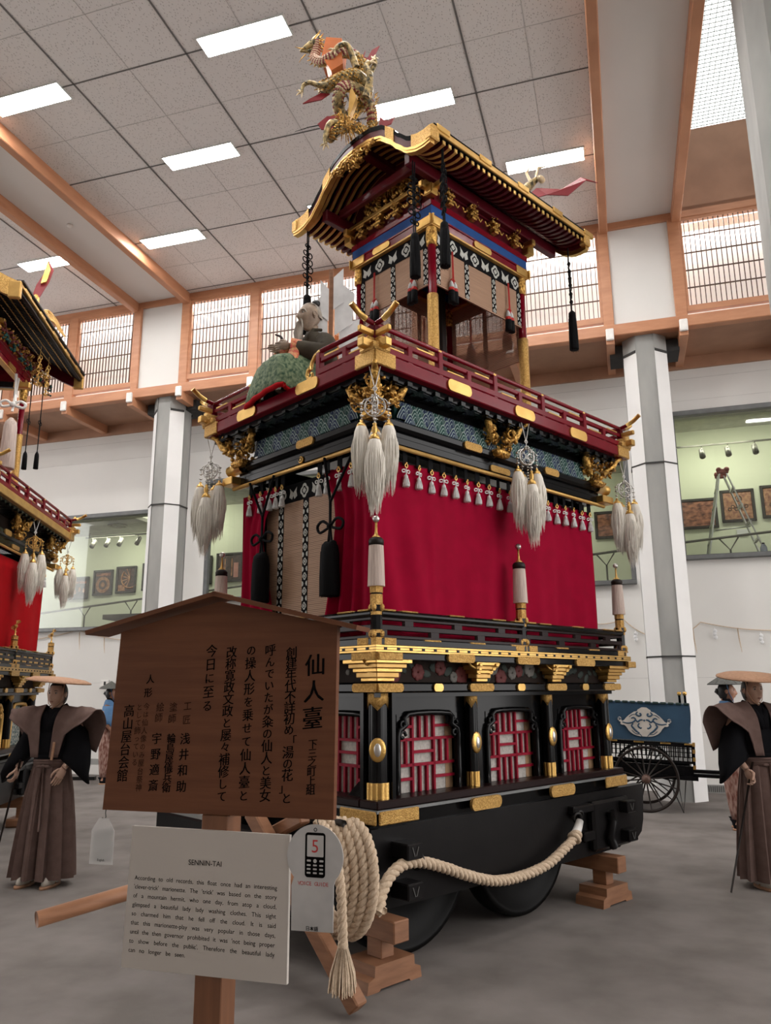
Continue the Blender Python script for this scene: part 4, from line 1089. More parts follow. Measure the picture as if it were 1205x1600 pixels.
# ---- curved-gable roof of the main float
YC = .835
PROF = [(0, 6.26), (.15, 6.25), (.30, 6.20), (.42, 6.10), (.52, 5.99), (.62, 5.90), (.72, 5.86), (.80, 5.852), (.88, 5.862)]
def prof(d):
    d = abs(d)
    for (a, za), (b, zb_) in zip(PROF, PROF[1:]):
        if d <= b: f = (d-a)/(b-a); f = f*f*(3-2*f)*.35+f*.65; return za+(zb_-za)*f
    return PROF[-1][1]
X0, X1 = .55, 2.76
NY = 56
def ys(): return [YC-.88+1.76*j/NY for j in range(NY+1)]
def strip(mb, x0, x1, zo0, zo1, inset=0, mt=0, smooth=True):
    """solid slab following the gable curve between x0 and x1"""
    yy = [YC+(y-YC)*(1-inset) for y in ys()]
    rings = [[(x0, y, prof(y-YC)+zo0), (x1, y, prof(y-YC)+zo0), (x1, y, prof(y-YC)+zo1), (x0, y, prof(y-YC)+zo1)] for y in yy]
    mb.loft(rings, mt, False)
mb = MB(); strip(mb, X0+.03, X1-.03, -.045, 0, .004, 0); mb.build('roof_shell', M['black'], FT)
mb = MB(); strip(mb, X0, X0+.10, -.03, .012, 0, 0)
strip(mb, X1-.10, X1, -.03, .012, 0, 0)
mb.build('roof_edge', M['black'], FT)
mb = MB(); strip(mb, X0+.005, X0+.05, -.105, -.028, .006, 0); strip(mb, X1-.05, X1-.005, -.105, -.028, .006, 0); mb.build('bargeboard', M['darkred'], FT)
mb = MB(); strip(mb, X0-.012, X0+.04, -.150, -.100, .01, 0); strip(mb, X0-.018, X0+.02, -.128, -.114, .01, 1); strip(mb, X1-.04, X1+.01, -.150, -.100, .01, 0)
mb.build('gilded_bargeboard', [M['gold'], M['gold']], FT)
mb = MB()   # gold fittings on the bargeboard and its ends
for s in (-1, 1):
    y = YC+s*.86; mb.box((X0+.03, y, prof(.86)-.055), (.1, .07, .12), 0, .01); mb.box((X1-.03, y, prof(.86)-.055), (.1, .07, .12), 0, .01)
    for d0, d1 in ((.66, .86), (.36, .46)):
        rings = []
        for k in range(7):
            d = d0+(d1-d0)*k/6; yy = YC+s*d; z = prof(d)
            rings.append([(X0-.004, yy, z-.10), (X0+.02, yy, z-.10), (X0+.02, yy, z+.016), (X0-.004, yy, z+.016)])
        mb.loft(rings, 0, False)
build_split(mb, 'bargeboard_fitting', M['gold_chased'], FT)
mb = MB()   # carved pendant under the gable
carve(mb, (X0-.02, YC+.13, 6.03), .02, .13, .035, 40, 77, 0); carve(mb, (X0-.02, YC, 6.02), .02, .07, .06, 30, 78, 0); carve(mb, (X0-.02, YC-.13, 6.05), .02, .12, .03, 26, 79, 0)
mb.build('gable_pendant', M['carved'], FT)
# eave rafters following the curve, gold strips add gilding and painted highlights to the front ones, with a cross beam
mb = MB(); NR = 30
for k in range(NR):
    x = X0+.09+(X1-X0-.18)*k/(NR-1)
    for s in (-1, 1):
        rings = []
        for j in range(15):
            d = .05+.81*j/14; y = YC+s*d; z = prof(d)-.047
            rings.append([(x-.016, y, z), (x+.016, y, z), (x+.016, y, z-.032), (x-.016, y, z-.032)])
        mb.loft(rings, 0, False)
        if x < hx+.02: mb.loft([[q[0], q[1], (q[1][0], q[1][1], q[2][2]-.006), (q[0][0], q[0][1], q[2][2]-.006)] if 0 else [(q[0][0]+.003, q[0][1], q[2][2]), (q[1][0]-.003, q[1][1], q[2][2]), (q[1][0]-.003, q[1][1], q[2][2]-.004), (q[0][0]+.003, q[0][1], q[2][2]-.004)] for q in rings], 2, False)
        mb.box((x, YC+s*.862, prof(.86)-.066), (.034, .014, .036), 1, .003)
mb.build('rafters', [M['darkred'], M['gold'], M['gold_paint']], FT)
for s in (-1, 1):
    mb = MB()
    for y, m_ in ((YC+s*.88, 0),):
        mb.bar((X0, y, prof(.88)-.012), (X1, y, prof(.88)-.012), .02, .05, 0, .003)
    mb.bar((X0+.02, YC+s*.876, prof(.88)+.02), (X1-.02, YC+s*.876, prof(.88)+.02), .03, .012, 1)
    for k in range(5): mb.bar((X0+.05+.52*k, YC+s*.885, prof(.88)+.012), (X0+.20+.52*k, YC+s*.885, prof(.88)+.012), .03, .05, 2, .004)
    mb.build('eave_edge', [M['gold_paint'], M['black'], M['gold']], FT)
mb = MB()
for s in (-1, 1): mb.box(((X0+X1)/2, YC+s*.53, 5.80), (X1-X0-.16, .07, .11), 0, .01)
mb.box((X0+.25, YC, 5.86), (.06, 1.0, .08), 0, .01); mb.bar((X0+.1, YC, 6.17), (X1-.1, YC, 6.17), .08, .1, 0, .01)
mb.build('purlin', M['darkred'], FT)
mb = MB()   # gable wall with gilded carving behind the front opening
rings = []
pts = [(hx-.02, hy-.03, 5.6), (hx-.02, hy+hw+.03, 5.6)]
poly = [(-.50, 5.6), (.50, 5.6)]+[(d, prof(d)-.06) for d in (.5, .4, .3, .2, .1, 0, -.1, -.2, -.3, -.4, -.5)]
mb.prism(poly, (hx-.01, YC, 0), (0, 1, 0), (0, 0, 1), .03, 0)
carve(mb, (hx-.07, YC, 5.86), .02, .32, .12, 90, 91, 1, True, 1.2)
for k in range(5): mb.box((hx-.06, YC-.06+.03*k, 5.93), (.03, .014, .14), 1, .004)
mb.bar((hx-.08, YC-.5, 5.745), (hx-.08, YC+.5, 5.745), .05, .04, 2, .006)
mb.build('gable_carving', [M['darkred'], M['carved'], M['gold']], FT)
mb = MB(); mb.bar((X0+.15, YC, 6.285), (X1-.1, YC, 6.285), .14, .08, 0, .02); mb.bar((X0+.1, YC, 6.33), (X1-.05, YC, 6.33), .10, .03, 1, .01); mb.build('roof_ridge', [M['black'], M['gold']], FT)
mb = MB(); mb.box((hx+hl/2, YC, 5.75), (hl+.1, hw+.1, .04)); mb.build('house_ceiling', M['darkred'], FT)
mb = MB(); mb.box((hx+hl/2, YC, 4.60), (.05, .05, 1.75)); mb.box((hx+hl/2, YC, 5.30), (hl, .05, .05)); mb.build('house_frame', M['dark_wood'], FT)

# ---- the other float at the left edge of the view
F2 = Matrix.Translation((-4.16, 7.56, 0)) @ Matrix.Rotation(R(97.0), 4, 'Z')
FT2, H2 = build_float(F2, 'festival_float', 'festival float with scarlet curtain and fish ornament on its roof, behind a flat-hatted mannequin', False)

# roof of the second float: straight eaves, dark coffered underside with gold lines
EY, EZ, RZ = -.20, 5.86, 6.50
def sl(y): return EZ+(RZ-EZ)*(abs(y-YC) and (1-abs(y-YC)/(YC-EY)))**1.15
mb = MB()
for s_ in (-1, 1):
    rings = []
    for k in range(9):
        d = (YC-EY)*k/8; y = YC+s_*d; z = sl(y)
        rings.append([(.05, y, z), (2.62, y, z), (2.62, y, z+.06), (.05, y, z+.06)])
    mb.loft(rings, 0, False)
mb.build('roof_shell', M['dark_wood'], FT2)
for s_ in (-1, 1):
    mb = MB(); y = YC+s_*(YC-EY); mb.box((1.33, y, EZ+.045), (2.62, .05, .035), 0, .004); mb.box((1.33, y+.02*s_*-1, EZ+.0), (2.6, .04, .03), 1); mb.box((1.33, y, EZ+.09), (2.6, .09, .04), 1, .01)
    for k in range(5): mb.box((.25+.52*k, y-.002, EZ+.06), (.2, .056, .075), 0, .008)
    mb.build('eave_edge', [M['gold'], M['dark_wood']], FT2)
mb = MB()
for s_ in (-1, 1):
    for d in (.12, .27, .42, .57): y = YC+s_*(YC-EY-d); mb.box((1.33, y, sl(y)-.014), (2.5, .012, .012), 0)
    for k in range(36):
        x = .1+2.46*k/35; mb.bar((x, YC+s_*(YC-EY-.02), EZ-.006), (x, YC+s_*.40, sl(YC+.40)-.012), .02, .022, 1)
mb.build('coffered_underside', [M['gold_paint'], M['dark_wood']], FT2)
for x, nm in ((.03, 'bargeboard'), (2.64, 'bargeboard')):
    mb = MB()
    for s_ in (-1, 1):
        rings = []
        for k in range(9):
            d = (YC-EY)*k/8; y = YC+s_*d; z = sl(y); dp_ = .12+.05*math.sin(PI*k/8)
            rings.append([(x-.025, y, z+.07), (x+.025, y, z+.07), (x+.025, y, z-dp_), (x-.025, y, z-dp_)])
        mb.loft(rings, 0, False)
        y = YC+s_*(YC-EY-.04); mb.box((x, y, EZ-.02), (.06, .13, .20), 1, .01)
    mb.build(nm, [M['gold_chased'] if x < 1 else M['darkred'], M['gold_paint']], FT2)
mb = MB(); mb.box((1.33, YC, RZ+.10), (2.5, .16, .12), 0, .02); mb.box((1.33, YC, RZ+.18), (2.6, .12, .05), 1, .01); mb.build('roof_ridge', [M['dark_wood'], M['gold']], FT2)
for k in range(7):
    mb = MB(); carve(mb, (.5+.28*k, .16, 5.66), .10, .05, .10, 26, 300+k, 0); carve(mb, (.5+.28*k, .10, 5.60), .09, .03, .07, 10, 320+k, 1, False, 1.1); carve(mb, (.6+.28*k, .10, 5.55), .08, .03, .06, 9, 340+k, 2, False)
    if k == 5: carve(mb, (1.95, .16, 5.62), .16, .10, .08, 60, 360, 0)
    mb.build('eave_carving', [M['carved'], M['flower_red'], M['wave_green']], FT2)
mb = MB(); mb.bar((1.1, .4, 5.16), (1.1, -.02, 5.16), .06, .07, 0, .01); mb.bar((1.1, .14, 5.16), (1.1, -.05, 5.16), .066, .076, 1, .01); mb.build('beam_end', [M['black'], M['gold']], FT2)
# ================================================================ cloth, tassels and ornaments hung on the floats
def lerp_t(tab, z):
    tab = sorted(tab)
    if z <= tab[0][0]: return tab[0][1]
    for (a, va), (b, vb) in zip(tab, tab[1:]):
        if z <= b: return va+(vb-va)*(z-a)/(b-a)
    return tab[-1][1]
def side_curtain(name, F, m_, label, front=True):
    ZT, ZB = 3.10, 1.93
    edge = [(1.93, .64), (2.2, .57), (2.5, .50), (2.70, .455), (2.87, .48), (3.05, .59), (3.1, .60)]
    mb = MB()
    def fn(u, v):
        z = ZT+(ZB-ZT)*v
        if u < .72:
            f = u/.72; x = 2.60-(2.60-.06)*f
            amp = .012*v+.006
            y = .045+amp*math.sin(x*9+1.5*v)+.006*math.sin(x*31)*v
            if x < .55: y += .02*v*math.sin((x-.06-.25*v)*24)
            return (x, y, z+.004*math.sin(x*50)*(1-v))
        if u < .76:
            f = (u-.72)/.04; a = f*PI/2; return (.06-.03*math.sin(a)+.0, .045+.03*(1-math.cos(a)), z)
        f = (u-.76)/.24; yE = lerp_t(edge, z); y = .075+(yE-.075)*f
        tight = max(0, 1-abs(z-2.70)/.5)
        return (.045+(.015+.02*v)*math.sin(f*26+2*v)*(.3+f)-.02*tight*f, y, z)
    mb.grid(fn, 150, 40)
    o = mb.build(name, m_, None, F); o.modifiers.new('cloth', 'SOLIDIFY').thickness = .006
    return tag(o, label, 'curtain')
side_curtain('crimson_curtain', FLOAT, M['crimson'], 'large crimson curtain over the long side of the main float, wrapping the near corner')
mb = MB()
edge2 = [(1.93, 1.12), (2.16, 1.17), (2.5, 1.27), (2.71, 1.31), (2.88, 1.29), (3.04, 1.16), (3.1, 1.12)]
def fn(u, v):
    z = 3.10+(1.93-3.10)*v
    if u < .3: f = u/.3; return (.55-.5*f, 1.62+.008*math.sin(f*20), z)
    f = (u-.3)/.7; y = 1.61+(lerp_t(edge2, z)-1.61)*f; tight = max(0, 1-abs(z-2.71)/.45)
    return (.045+.018*math.sin(f*20+3*v)*(.4+.6*v)-.02*tight*f, y, z)
mb.grid(fn, 60, 40)
o = mb.build('crimson_curtain', M['crimson'], None, FLOAT); o.modifiers.new('cloth', 'SOLIDIFY').thickness = .006
tag(o, 'narrow crimson curtain tied back left of the bamboo blind on the main float', 'curtain')
mb = MB()
mb.grid(lambda u, v: (2.60-2.54*u, .045+(.006+.01*v)*math.sin(u*24+v), 3.10-1.2*v), 80, 10); mb.grid(lambda u, v: (.055, .05+1.55*u, 3.10-1.2*v), 30, 6)
o = mb.build('scarlet_curtain', M['scarlet'], None, F2); o.modifiers.new('cloth', 'SOLIDIFY').thickness = .006
tag(o, 'bright scarlet curtain around the second float at the left edge', 'curtain')

# ---- bamboo blinds with black brocade bands and white medallions
def flower(mb, p, U, V, r, m_):
    U, V = Vector(U), Vector(V); p = Vector(p)
    out = [((r*(.74+.26*abs(math.cos(2*a))))*math.cos(a), (r*(.74+.26*abs(math.cos(2*a))))*1.12*math.sin(a)) for a in [2*PI*k/32 for k in range(32)]]
    mb.prism(out, p, U, V, .0014, m_)
    mb.prism([(.62*x, .62*y) for x, y in out], p+U.cross(V)*.0008, U, V, .0012, m_+1)
    mb.prism([(.38*x, .38*y) for x, y in out], p+U.cross(V)*.0016, U, V, .0012, m_)
def butterfly(mb, p, U, V, r, m_):
    for s in (-1, 1):
        mb.prism([(0, .1*r), (s*.9*r, .9*r), (s*.75*r, .2*r), (s*.95*r, -.5*r), (s*.3*r, -.9*r), (0, -.3*r)][::s], p, U, V, .0014, m_)
M['brocade_white'] = mat('silver_medallion', (.52, .52, .48), .7, col2=(.40, .40, .37), scale=60, spec=.1)
M['band'] = mat('black_brocade_band', (.006, .006, .007), .85, spec=.08)
def blind(F, o, U, w, h, bands, label, top=.14, bw=.05, m_='blind', group='bamboo blinds'):
    o, U = Vector(o), Vector(U); V = Vector((0, 0, 1)); N = U.cross(V)
    t = thing('bamboo_blind', label, 'blind', F @ Matrix.Translation(o), group)
    a = MB(); a.prism([(0, -h), (w, -h), (w, 0), (0, 0)], -N*.008, U, V, .008); a.bar(-V*h+N*.002, U*w-V*h+N*.002, .014, .014, 0); a.build('reed_screen', M[m_], t)
    a = MB(); a.prism([(0, -top), (w, -top), (w, .01), (0, .01)], N*.001, U, V, .003, 0)
    n = max(3, int(w/(top*.95)))
    for k in range(n):
        p = U*(w*(k+.5)/n)-V*(top*.5)+N*.004
        (flower if k % 2 else butterfly)(a, p, U, V, top*.38, 1)
    a.build('top_band', [M['band'], M['brocade_white'], M['band']], t)
    for f in bands:
        a = MB(); x = f*w; a.prism([(x-bw/2, -h), (x+bw/2, -h), (x+bw/2, -top), (x-bw/2, -top)], N*.001, U, V, .003, 0)
        k = 0; z = -top-bw*.7
        while z > -h+bw*.4:
            if k % 2 == 0: flower(a, U*x+V*z+N*.004, U, V, bw*.40, 1)
            else:
                for s in (-1, 1): a.prism([(s*bw*.5, -bw*.3), (s*bw*.5, bw*.3), (s*bw*.28, bw*.24), (s*bw*.17, 0), (s*bw*.28, -bw*.24)], U*x+V*z+N*.004, U, V, .0014, 1)
            z -= bw*.86; k += 1
        a.build('vertical_band', [M['band'], M['brocade_white'], M['band']], t)
    return t
blind(FLOAT, (.10, 1.36, 3.10), (0, -1, 0), .95, 1.15, (.2, .52, .95), 'tall bamboo blind between the parted crimson curtains on the front of the main float', .13, .062)
bx0, bx1, by0, by1 = hx+.035, hx+hl-.035, hy+.035, hy+hw-.035
blind(FLOAT, (bx0, hy-.01, 5.355), (1, 0, 0), bx1-bx0, .50, (.02, .34, .66, .98), 'short bamboo blind of three panels under the roof, above the long red railing', .15, .055, 'blind_thin')
blind(FLOAT, (hx-.01, by1, 5.355), (0, -1, 0), by1-by0, .50, (.03, .5, .97), 'short bamboo blind of two panels under the gable of the upper house', .15, .055, 'blind_thin')
blind(FLOAT, (bx1, hy+hw+.01, 5.355), (-1, 0, 0), bx1-bx0, .80, (.02, .34, .66, .98), 'bamboo blind on the far left side of the upper house, seen from inside', .15, .055, 'blind_far')
blind(FLOAT, (hx+hl+.01, by0, 5.355), (0, 1, 0), by1-by0, .80, (.02, .5, .98), 'bamboo blind on the rear side of the upper house, seen from inside', .15, .055, 'blind_far')
M['board_front'] = M['dark_wood']

def spline(P, n=8):
    P = [P[0]*2-P[1]]+P+[P[-1]*2-P[-2]]; out = []
    for i in range(1, len(P)-2):
        for k in range(n):
            f = k/n; a, b, c, d = P[i-1], P[i], P[i+1], P[i+2]
            out.append(.5*((2*b)+(c-a)*f+(2*a-5*b+4*c-d)*f*f+(3*b-a-3*c+d)*f**3))
    out.append(P[-2]); return out
# ---- tassel builders (meshes are shared between copies)
def strands(a, c, r0, r1, z0, z1, n, m_, jag=.03, seed=1, w=.004):
    rg = random.Random(seed)
    for k in range(n):
        an = 2*PI*k/n+rg.uniform(-.1, .1); q = math.sqrt(rg.random()*.5+.5)
        p0 = Vector((c[0]+r0*q*math.cos(an), c[1]+r0*q*math.sin(an), z0)); p1 = Vector((c[0]+r1*q*math.cos(an), c[1]+r1*q*math.sin(an), z1+rg.uniform(-jag, jag)))
        pm = (p0*.4+p1*.6)+Vector((math.cos(an), math.sin(an), 0))*.15*(r1-r0)
        a.tube([p0, pm, p1], [w, w, w*.4], 4, m_)
def bow(a, z, s, r, m_):
    for sg in (-1, 1):
        a.tube(spline([Vector(p) for p in [(0, 0, z), (sg*s*.55, -.004, z+s*.32), (sg*s, 0, z+s*.12), (sg*s*.85, .002, z-s*.22), (sg*s*.35, 0, z-s*.14), (0, 0, z)]], 5), r, 6, m_)
    a.ball((0, -.004, z), (r*2.2, r*2.2, r*2.2), 8, 5, m_)
_SM = {}
def parts(root, lst):
    for nm, me in lst: o = bpy.data.objects.new(nm, me); COL.objects.link(o); o.parent = root
# small white curtain tassels
a = MB(); a.box((0, .008, .065), (.042, .006, .15)); sm = [('strap', a.mesh('strap', [M['black_silk']]))]
a = MB(); a.torus((0, -.004, -.012), .013, .005, (0, 1, 0), 14, 6); a.ball((0, -.004, .006), .009, 8, 5); sm.append(('gold_ring', a.mesh('gold_ring', [M['gold']])))
a = MB(); bow(a, -.052, .036, .0042, 0); a.tube([(0, -.003, -.02), (0, -.003, -.08)], .004, 5); sm.append(('bow', a.mesh('bow', [M['white_silk']])))
a = MB(); a.lathe([(.004, -.072), (.013, -.080), (.016, -.095), (.014, -.10), (.019, -.12), (.025, -.155), (.023, -.158)], seg=14); strands(a, (0, 0), .015, .026, -.1, -.158, 16, 0, .004, 2, .003); sm.append(('tassel', a.mesh('tassel', [M['white_silk']])))
ORD = ['first', 'second', 'third', 'fourth', 'fifth', 'sixth', 'seventh', 'eighth', 'ninth', 'tenth', 'eleventh', 'twelfth', 'thirteenth', 'fourteenth', 'fifteenth', 'sixteenth', 'seventeenth', 'eighteenth', 'nineteenth', 'twentieth']
for k in range(19):
    x = .29+.1265*k
    t = thing('curtain_tassel', '%s small white tassel from the near corner along the right side of the main float' % ORD[k], 'tassel', at(FLOAT, x, .02, 3.085+.004*math.sin(k*2.1), .25*math.sin(k*1.7)), 'small white tassels along the crimson curtain'); parts(t, sm)
for k, y in enumerate((.27, .40, .53, .62, 1.06, 1.14, 1.22, 1.34, 1.49)):
    t = thing('curtain_tassel', '%s small white tassel from the near corner along the front of the main float' % ORD[k], 'tassel', at(FLOAT, .02, y, 3.085, -PI/2+.2*math.sin(k*2.3)), 'small white tassels along the crimson curtain'); parts(t, sm)
for k, x in enumerate((2.55, 2.42, 2.29, 2.16, 2.03, 1.90)):
    t = thing('curtain_tassel', '%s small white tassel from the far end along the scarlet curtain of the second float' % ORD[k], 'tassel', at(F2, x, .02, 3.085, .2*math.sin(k)), 'small white tassels along the scarlet curtain'); parts(t, sm)

# white hair plumes on beaded rings
a = MB(); a.tube([(-.035, 0, 0), (0, 0, -.15)], .0035, 5); a.tube([(.035, 0, 0), (0, 0, -.15)], .0035, 5); a.tube([(0, 0, -.15), (0, 0, -.2)], .004, 5); a.torus((0, 0, -.15), .012, .004, (0, 1, 0), 10, 5); pm = [('cord', a.mesh('cord', [M['white_tape']]))]
def ornament(mm):
    a = MB()
    a.torus((0, 0, -.27), .066, .005, (0, 1, 0), 28, 6); a.torus((0, 0, -.27), .066, .004, (1, .3, 0), 28, 6)
    for k in range(4):
        an = PI/4+k*PI/2; a.tube([(0, 0, -.27), (.066*math.cos(an), 0, -.27+.066*math.sin(an))], .003, 5)
        a.torus((.035*math.cos(k*PI/2), 0, -.27+.035*math.sin(k*PI/2)), .024, .003, (0, 1, 0), 14, 5)
    for k in range(5): a.ball((.018*math.cos(k*1.26), -.01, -.205+.012*math.sin(k*1.26)), .009, 8, 5)
    for sx, sy, n_ in ((-.085, 0, 6), (.085, 0, 6), (0, -.05, 8), (0, .07, 6)):
        a.tube([(sx*.3, sy*.3, -.21), (sx*.8, sy*.8, -.225), (sx, sy, -.25)], .004, 5)
        for k in range(n_):
            z = -.25-.02*k; r = (.010, .006)[k % 2]; a.ball((sx, sy, z), r, 8, 5)
            if k % 2 == 0:
                for q in range(3): a.ball((sx+.012*math.cos(q*2.1), sy+.012*math.sin(q*2.1), z), .005, 6, 4)
    for k in range(9): a.ball((0, -.005, -.29-.022*k), .007, 8, 5)
    return a.mesh('beaded_ornament', [mm])
PL = []
def plume_mesh(seed, h):
    a = MB(); rg = random.Random(seed)
    a.lathe([(.008, 0), (.03, -.012), (.044, -.05), (.052, -.13), (.055, -.22), (.047, -.30), (.03, -.36)], (0, 0, 0), 22)
    for k in range(230):
        an = rg.uniform(0, 2*PI); q = math.sqrt(rg.random())
        r0 = .03*q; r1 = .060*(.35+.65*q); zb = -h*(1.02-.30*q*q)+rg.uniform(-.05, .04)
        c, s = math.cos(an), math.sin(an)
        w = .0035
        a.tube([(r0*c, r0*s, -.02), (r1*c, r1*s, -.14), (r1*1.04*c+rg.uniform(-.004, .004), r1*1.04*s, zb*.62), (r1*.78*c+rg.uniform(-.012, .012), r1*.78*s+rg.uniform(-.01, .01), zb)], [w, w*1.3, w*1.1, .0006], 4, 0, False)
    return a.mesh('hair_plume', [M['white_hair']])
PLM = [plume_mesh(5, .43), plume_mesh(8, .47)]
a = MB(); a.lathe([(.005, .03), (.012, .025), (.010, .012), (.020, .008), (.03, -.008), (.033, -.02), (.031, -.022)], seg=18); CAP = a.mesh('gold_cap', [M['gold']])
a = MB(); a.lathe([(.006, .09), (.014, .085), (.010, .07), (.018, .06), (.016, .03), (.012, .02), (.026, .008), (.034, -.012), (.034, -.022)], seg=18); CAPF = a.mesh('gold_cap', [M['gold']])
ORN = [ornament(M['silver']), ornament(M['gold'])]
def plume_hanger(mtx, label, gilt=0, s=1.0):
    t = thing('hair_plume_hanger', label, 'plume', mtx @ Matrix.Diagonal((s, s, s, 1)), 'white hair plume hangers on the floats')
    parts(t, pm); parts(t, [('beaded_ornament', ORN[gilt])])
    for i, (x, y, z) in enumerate(((-.085, 0, -.385), (.085, 0, -.385), (0, -.05, -.485), (0, .07, -.40))):
        o = bpy.data.objects.new('hair_plume', PLM[1 if i == 2 else 0]); COL.objects.link(o); o.parent = t; o.location = (x, y, z); o.rotation_euler.z = i*1.3
        c = bpy.data.objects.new('gold_cap', CAPF if i == 2 else CAP); COL.objects.link(c); c.parent = o
VIEW = R(-45)
plume_hanger(at(FLOAT, -.165, -.165, 3.60, VIEW), 'white hair plume cluster at the near corner of the main float, before golden carvings')
plume_hanger(at(FLOAT, 1.42, -.165, 3.60, R(-20)), 'white hair plume cluster hanging midway along the right side, over the crimson curtain')
plume_hanger(at(FLOAT, L_+.15, -.15, 3.60, R(-30)), 'white hair plume cluster at the far right corner, in front of the concrete column')
plume_hanger(at(FLOAT, -.15, W_+.15, 3.60, R(-60)), 'white hair plume cluster at the left corner, in front of the gallery window')
plume_hanger(at(F2, L_+.12, -.15, 3.60, R(-80)), 'white hair plume cluster with gilt ring at the far corner of the second float', 1, .95)
plume_hanger(at(F2, 1.45, -.16, 3.60, R(-70)), 'white hair plume cluster with gilt ring over the scarlet curtain at the left edge', 1, 1.05)

# black tassels on knotted cords under the roof
def knot_cord_parts():
    a = MB()
    for dx in (-.012, .012): a.tube([(dx, 0, 0), (dx*.6, .004, -.30), (dx, 0, -.66)], .006, 6)
    for z, s in ((-.16, .03), (-.24, .05), (-.31, .055), (-.38, .06), (-.47, .05), (-.55, .035)):
        for sg in (-1, 1): a.torus((sg*s*.72, 0, z), s*.5, .0055, (.2, 1, .1*sg), 14, 5)
        a.ball((0, 0, z), (.018, .018, .022), 8, 5)
    r = [('knotted_cord', a.mesh('knotted_cord', [M['black_silk']]))]
    a = MB(); a.lathe([(.012, -.64), (.030, -.66), (.033, -.70), (.030, -.705), (.036, -.72), (.042, -1.02), (.038, -1.025)], seg=18); strands(a, (0, 0), .034, .042, -.72, -1.03, 26, 0, .008, 3, .004)
    r.append(('tassel', a.mesh('tassel', [M['black_silk']]))); return r
kc = knot_cord_parts()
for (F, x, y, z, rz, l) in ((FLOAT, .62, .22, 5.72, 0, 'black tassel on a looped cord hanging from the gable, just left of the near column'), (FLOAT, .70, -.02, 5.74, 1.2, 'black tassel on a cord hanging from the near eave, just right of the near column'),
                         (FLOAT, 2.46, -.0, 5.62, .5, 'black tassel on a looped cord at the rear right eave, against the lattice windows'), (FLOAT, .60, 1.56, 5.72, .3, 'black looped cord and tassel at the left eave, above the seated hermit')):
    t = thing('roof_cord_tassel', l, 'tassel', at(F, x, y, z, rz), 'black cord tassels under the roof'); parts(t, kc)
a = MB(); a.tube([(0, 0, .3), (.0, 0, -.64)], .006, 6); a.tube([(.015, 0, -.2), (0, .0, -.64)], .005, 6)
for sg in (-1, 1): a.torus((sg*.03, 0, -.25), .022, .005, (.1, 1, 0), 12, 5)
k2 = [('cord', a.mesh('cord', [M['black_silk']]))]
a = MB(); a.lathe([(.008, -.62), (.022, -.65), (.026, -.68), (.030, -.84), (.028, -.842)], seg=14); k2.append(('tassel', a.mesh('tassel', [M['black_silk']])))
for x, y, l in ((1.16, -.05, 'thin black tassel cord left of its neighbour, at the roof corner of the second float'), (1.56, -.05, 'thin black tassel cord nearest the lattice windows at the roof corner of the second float')):
    t = thing('roof_cord_tassel', l, 'tassel', at(F2, x, y, 4.98 if x < 1.3 else 5.10), 'black cord tassels on the second float'); parts(t, k2)
# red cords with white, red and black tassels on the small blinds
a = MB()
for dx in (-.006, .006): a.tube([(dx, 0, 0), (dx, -.004, -.30)], .0045, 6)
bow(a, -.27, .022, .005, 0); bt = [('cord', a.mesh('cord', [M['red_silk']]))]
a = MB()
for dx in (-.022, .022):
    a.lathe([(.005, -.28), (.016, -.30), (.024, -.345)], (dx, 0, 0), 12, 0); a.lathe([(.024, -.345), (.028, -.375)], (dx, 0, 0), 12, 1); a.lathe([(.028, -.375), (.031, -.48), (.028, -.482)], (dx, 0, 0), 12, 2)
bt.append(('tassel', a.mesh('tassel', [M['white_silk'], M['red_silk'], M['black_silk']])))
for F, x, y, rz, l in ((FLOAT, 1.21, hy-.035, 0, 'red cord with tricolour tassel on the right-side blind, nearer the near column'), (FLOAT, 1.98, hy-.035, 0, 'red cord with tricolour tassel on the right-side blind, nearer the rear column'),
                     (FLOAT, hx-.035, .58, -PI/2, 'red cord with tricolour tassel on the front blind, beside the near column'), (FLOAT, hx-.035, 1.05, -PI/2, 'red cord with tricolour tassel on the front blind, nearer the gohei papers'),
                     (FLOAT, 1.3, hy+hw+.05, PI, 'red cord tassel on the far-side blind of the upper house, towards the front'), (FLOAT, 1.9, hy+hw+.05, PI, 'red cord tassel on the far-side blind of the upper house, towards the rear'),
                     (FLOAT, hx+hl+.05, .6, PI/2, 'red cord tassel on the rear blind of the upper house, nearer the right side'), (FLOAT, hx+hl+.05, 1.05, PI/2, 'red cord tassel on the rear blind of the upper house, nearer the left side')):
    t = thing('blind_tassel', l, 'tassel', at(F, x, y, 5.22, rz), 'red cord tassels on the blinds'); parts(t, bt)
# big black curtain ties on the front
def tie(y, z, ya, yb, label):
    t = thing('curtain_tie', label, 'tassel', at(FLOAT, -.03, y, z, -PI/2), 'black curtain ties on the front of the main float')
    a = MB(); top = 3.17-z
    for u in (ya, yb): a.tube([((y-u), -.0, top), (0, 0, .17), (0, 0, 0)], .010, 6)
    for dx in (-.018, .018): a.tube([(0, 0, 0), (dx, 0, -.12)], .009, 6)
    a.build('cord', M['black_silk'], t)
    a = MB(); bow(a, 0, .135, .010, 0); a.build('bow', M['black_silk'], t)
    a = MB(); 
    for dx in (-.03, .03): a.ball((dx, 0, -.125), (.03, .03, .025), 10, 6)
    a.lathe([(.03, -.115), (.055, -.13), (.060, -.16), (.060, -.17), (.064, -.19), (.068, -.47), (.064, -.475)], seg=24); strands(a, (0, 0), .06, .066, -.18, -.475, 40, 0, .006, 4, .005); a.build('tassel', M['black_silk'], t)
tie(.43, 2.675, .18, .50, 'black bow and thick tassel tying the crimson curtain near the corner post')
tie(1.235, 2.70, 1.10, 1.42, 'black bow and thick tassel tying the left crimson curtain beside the blind')

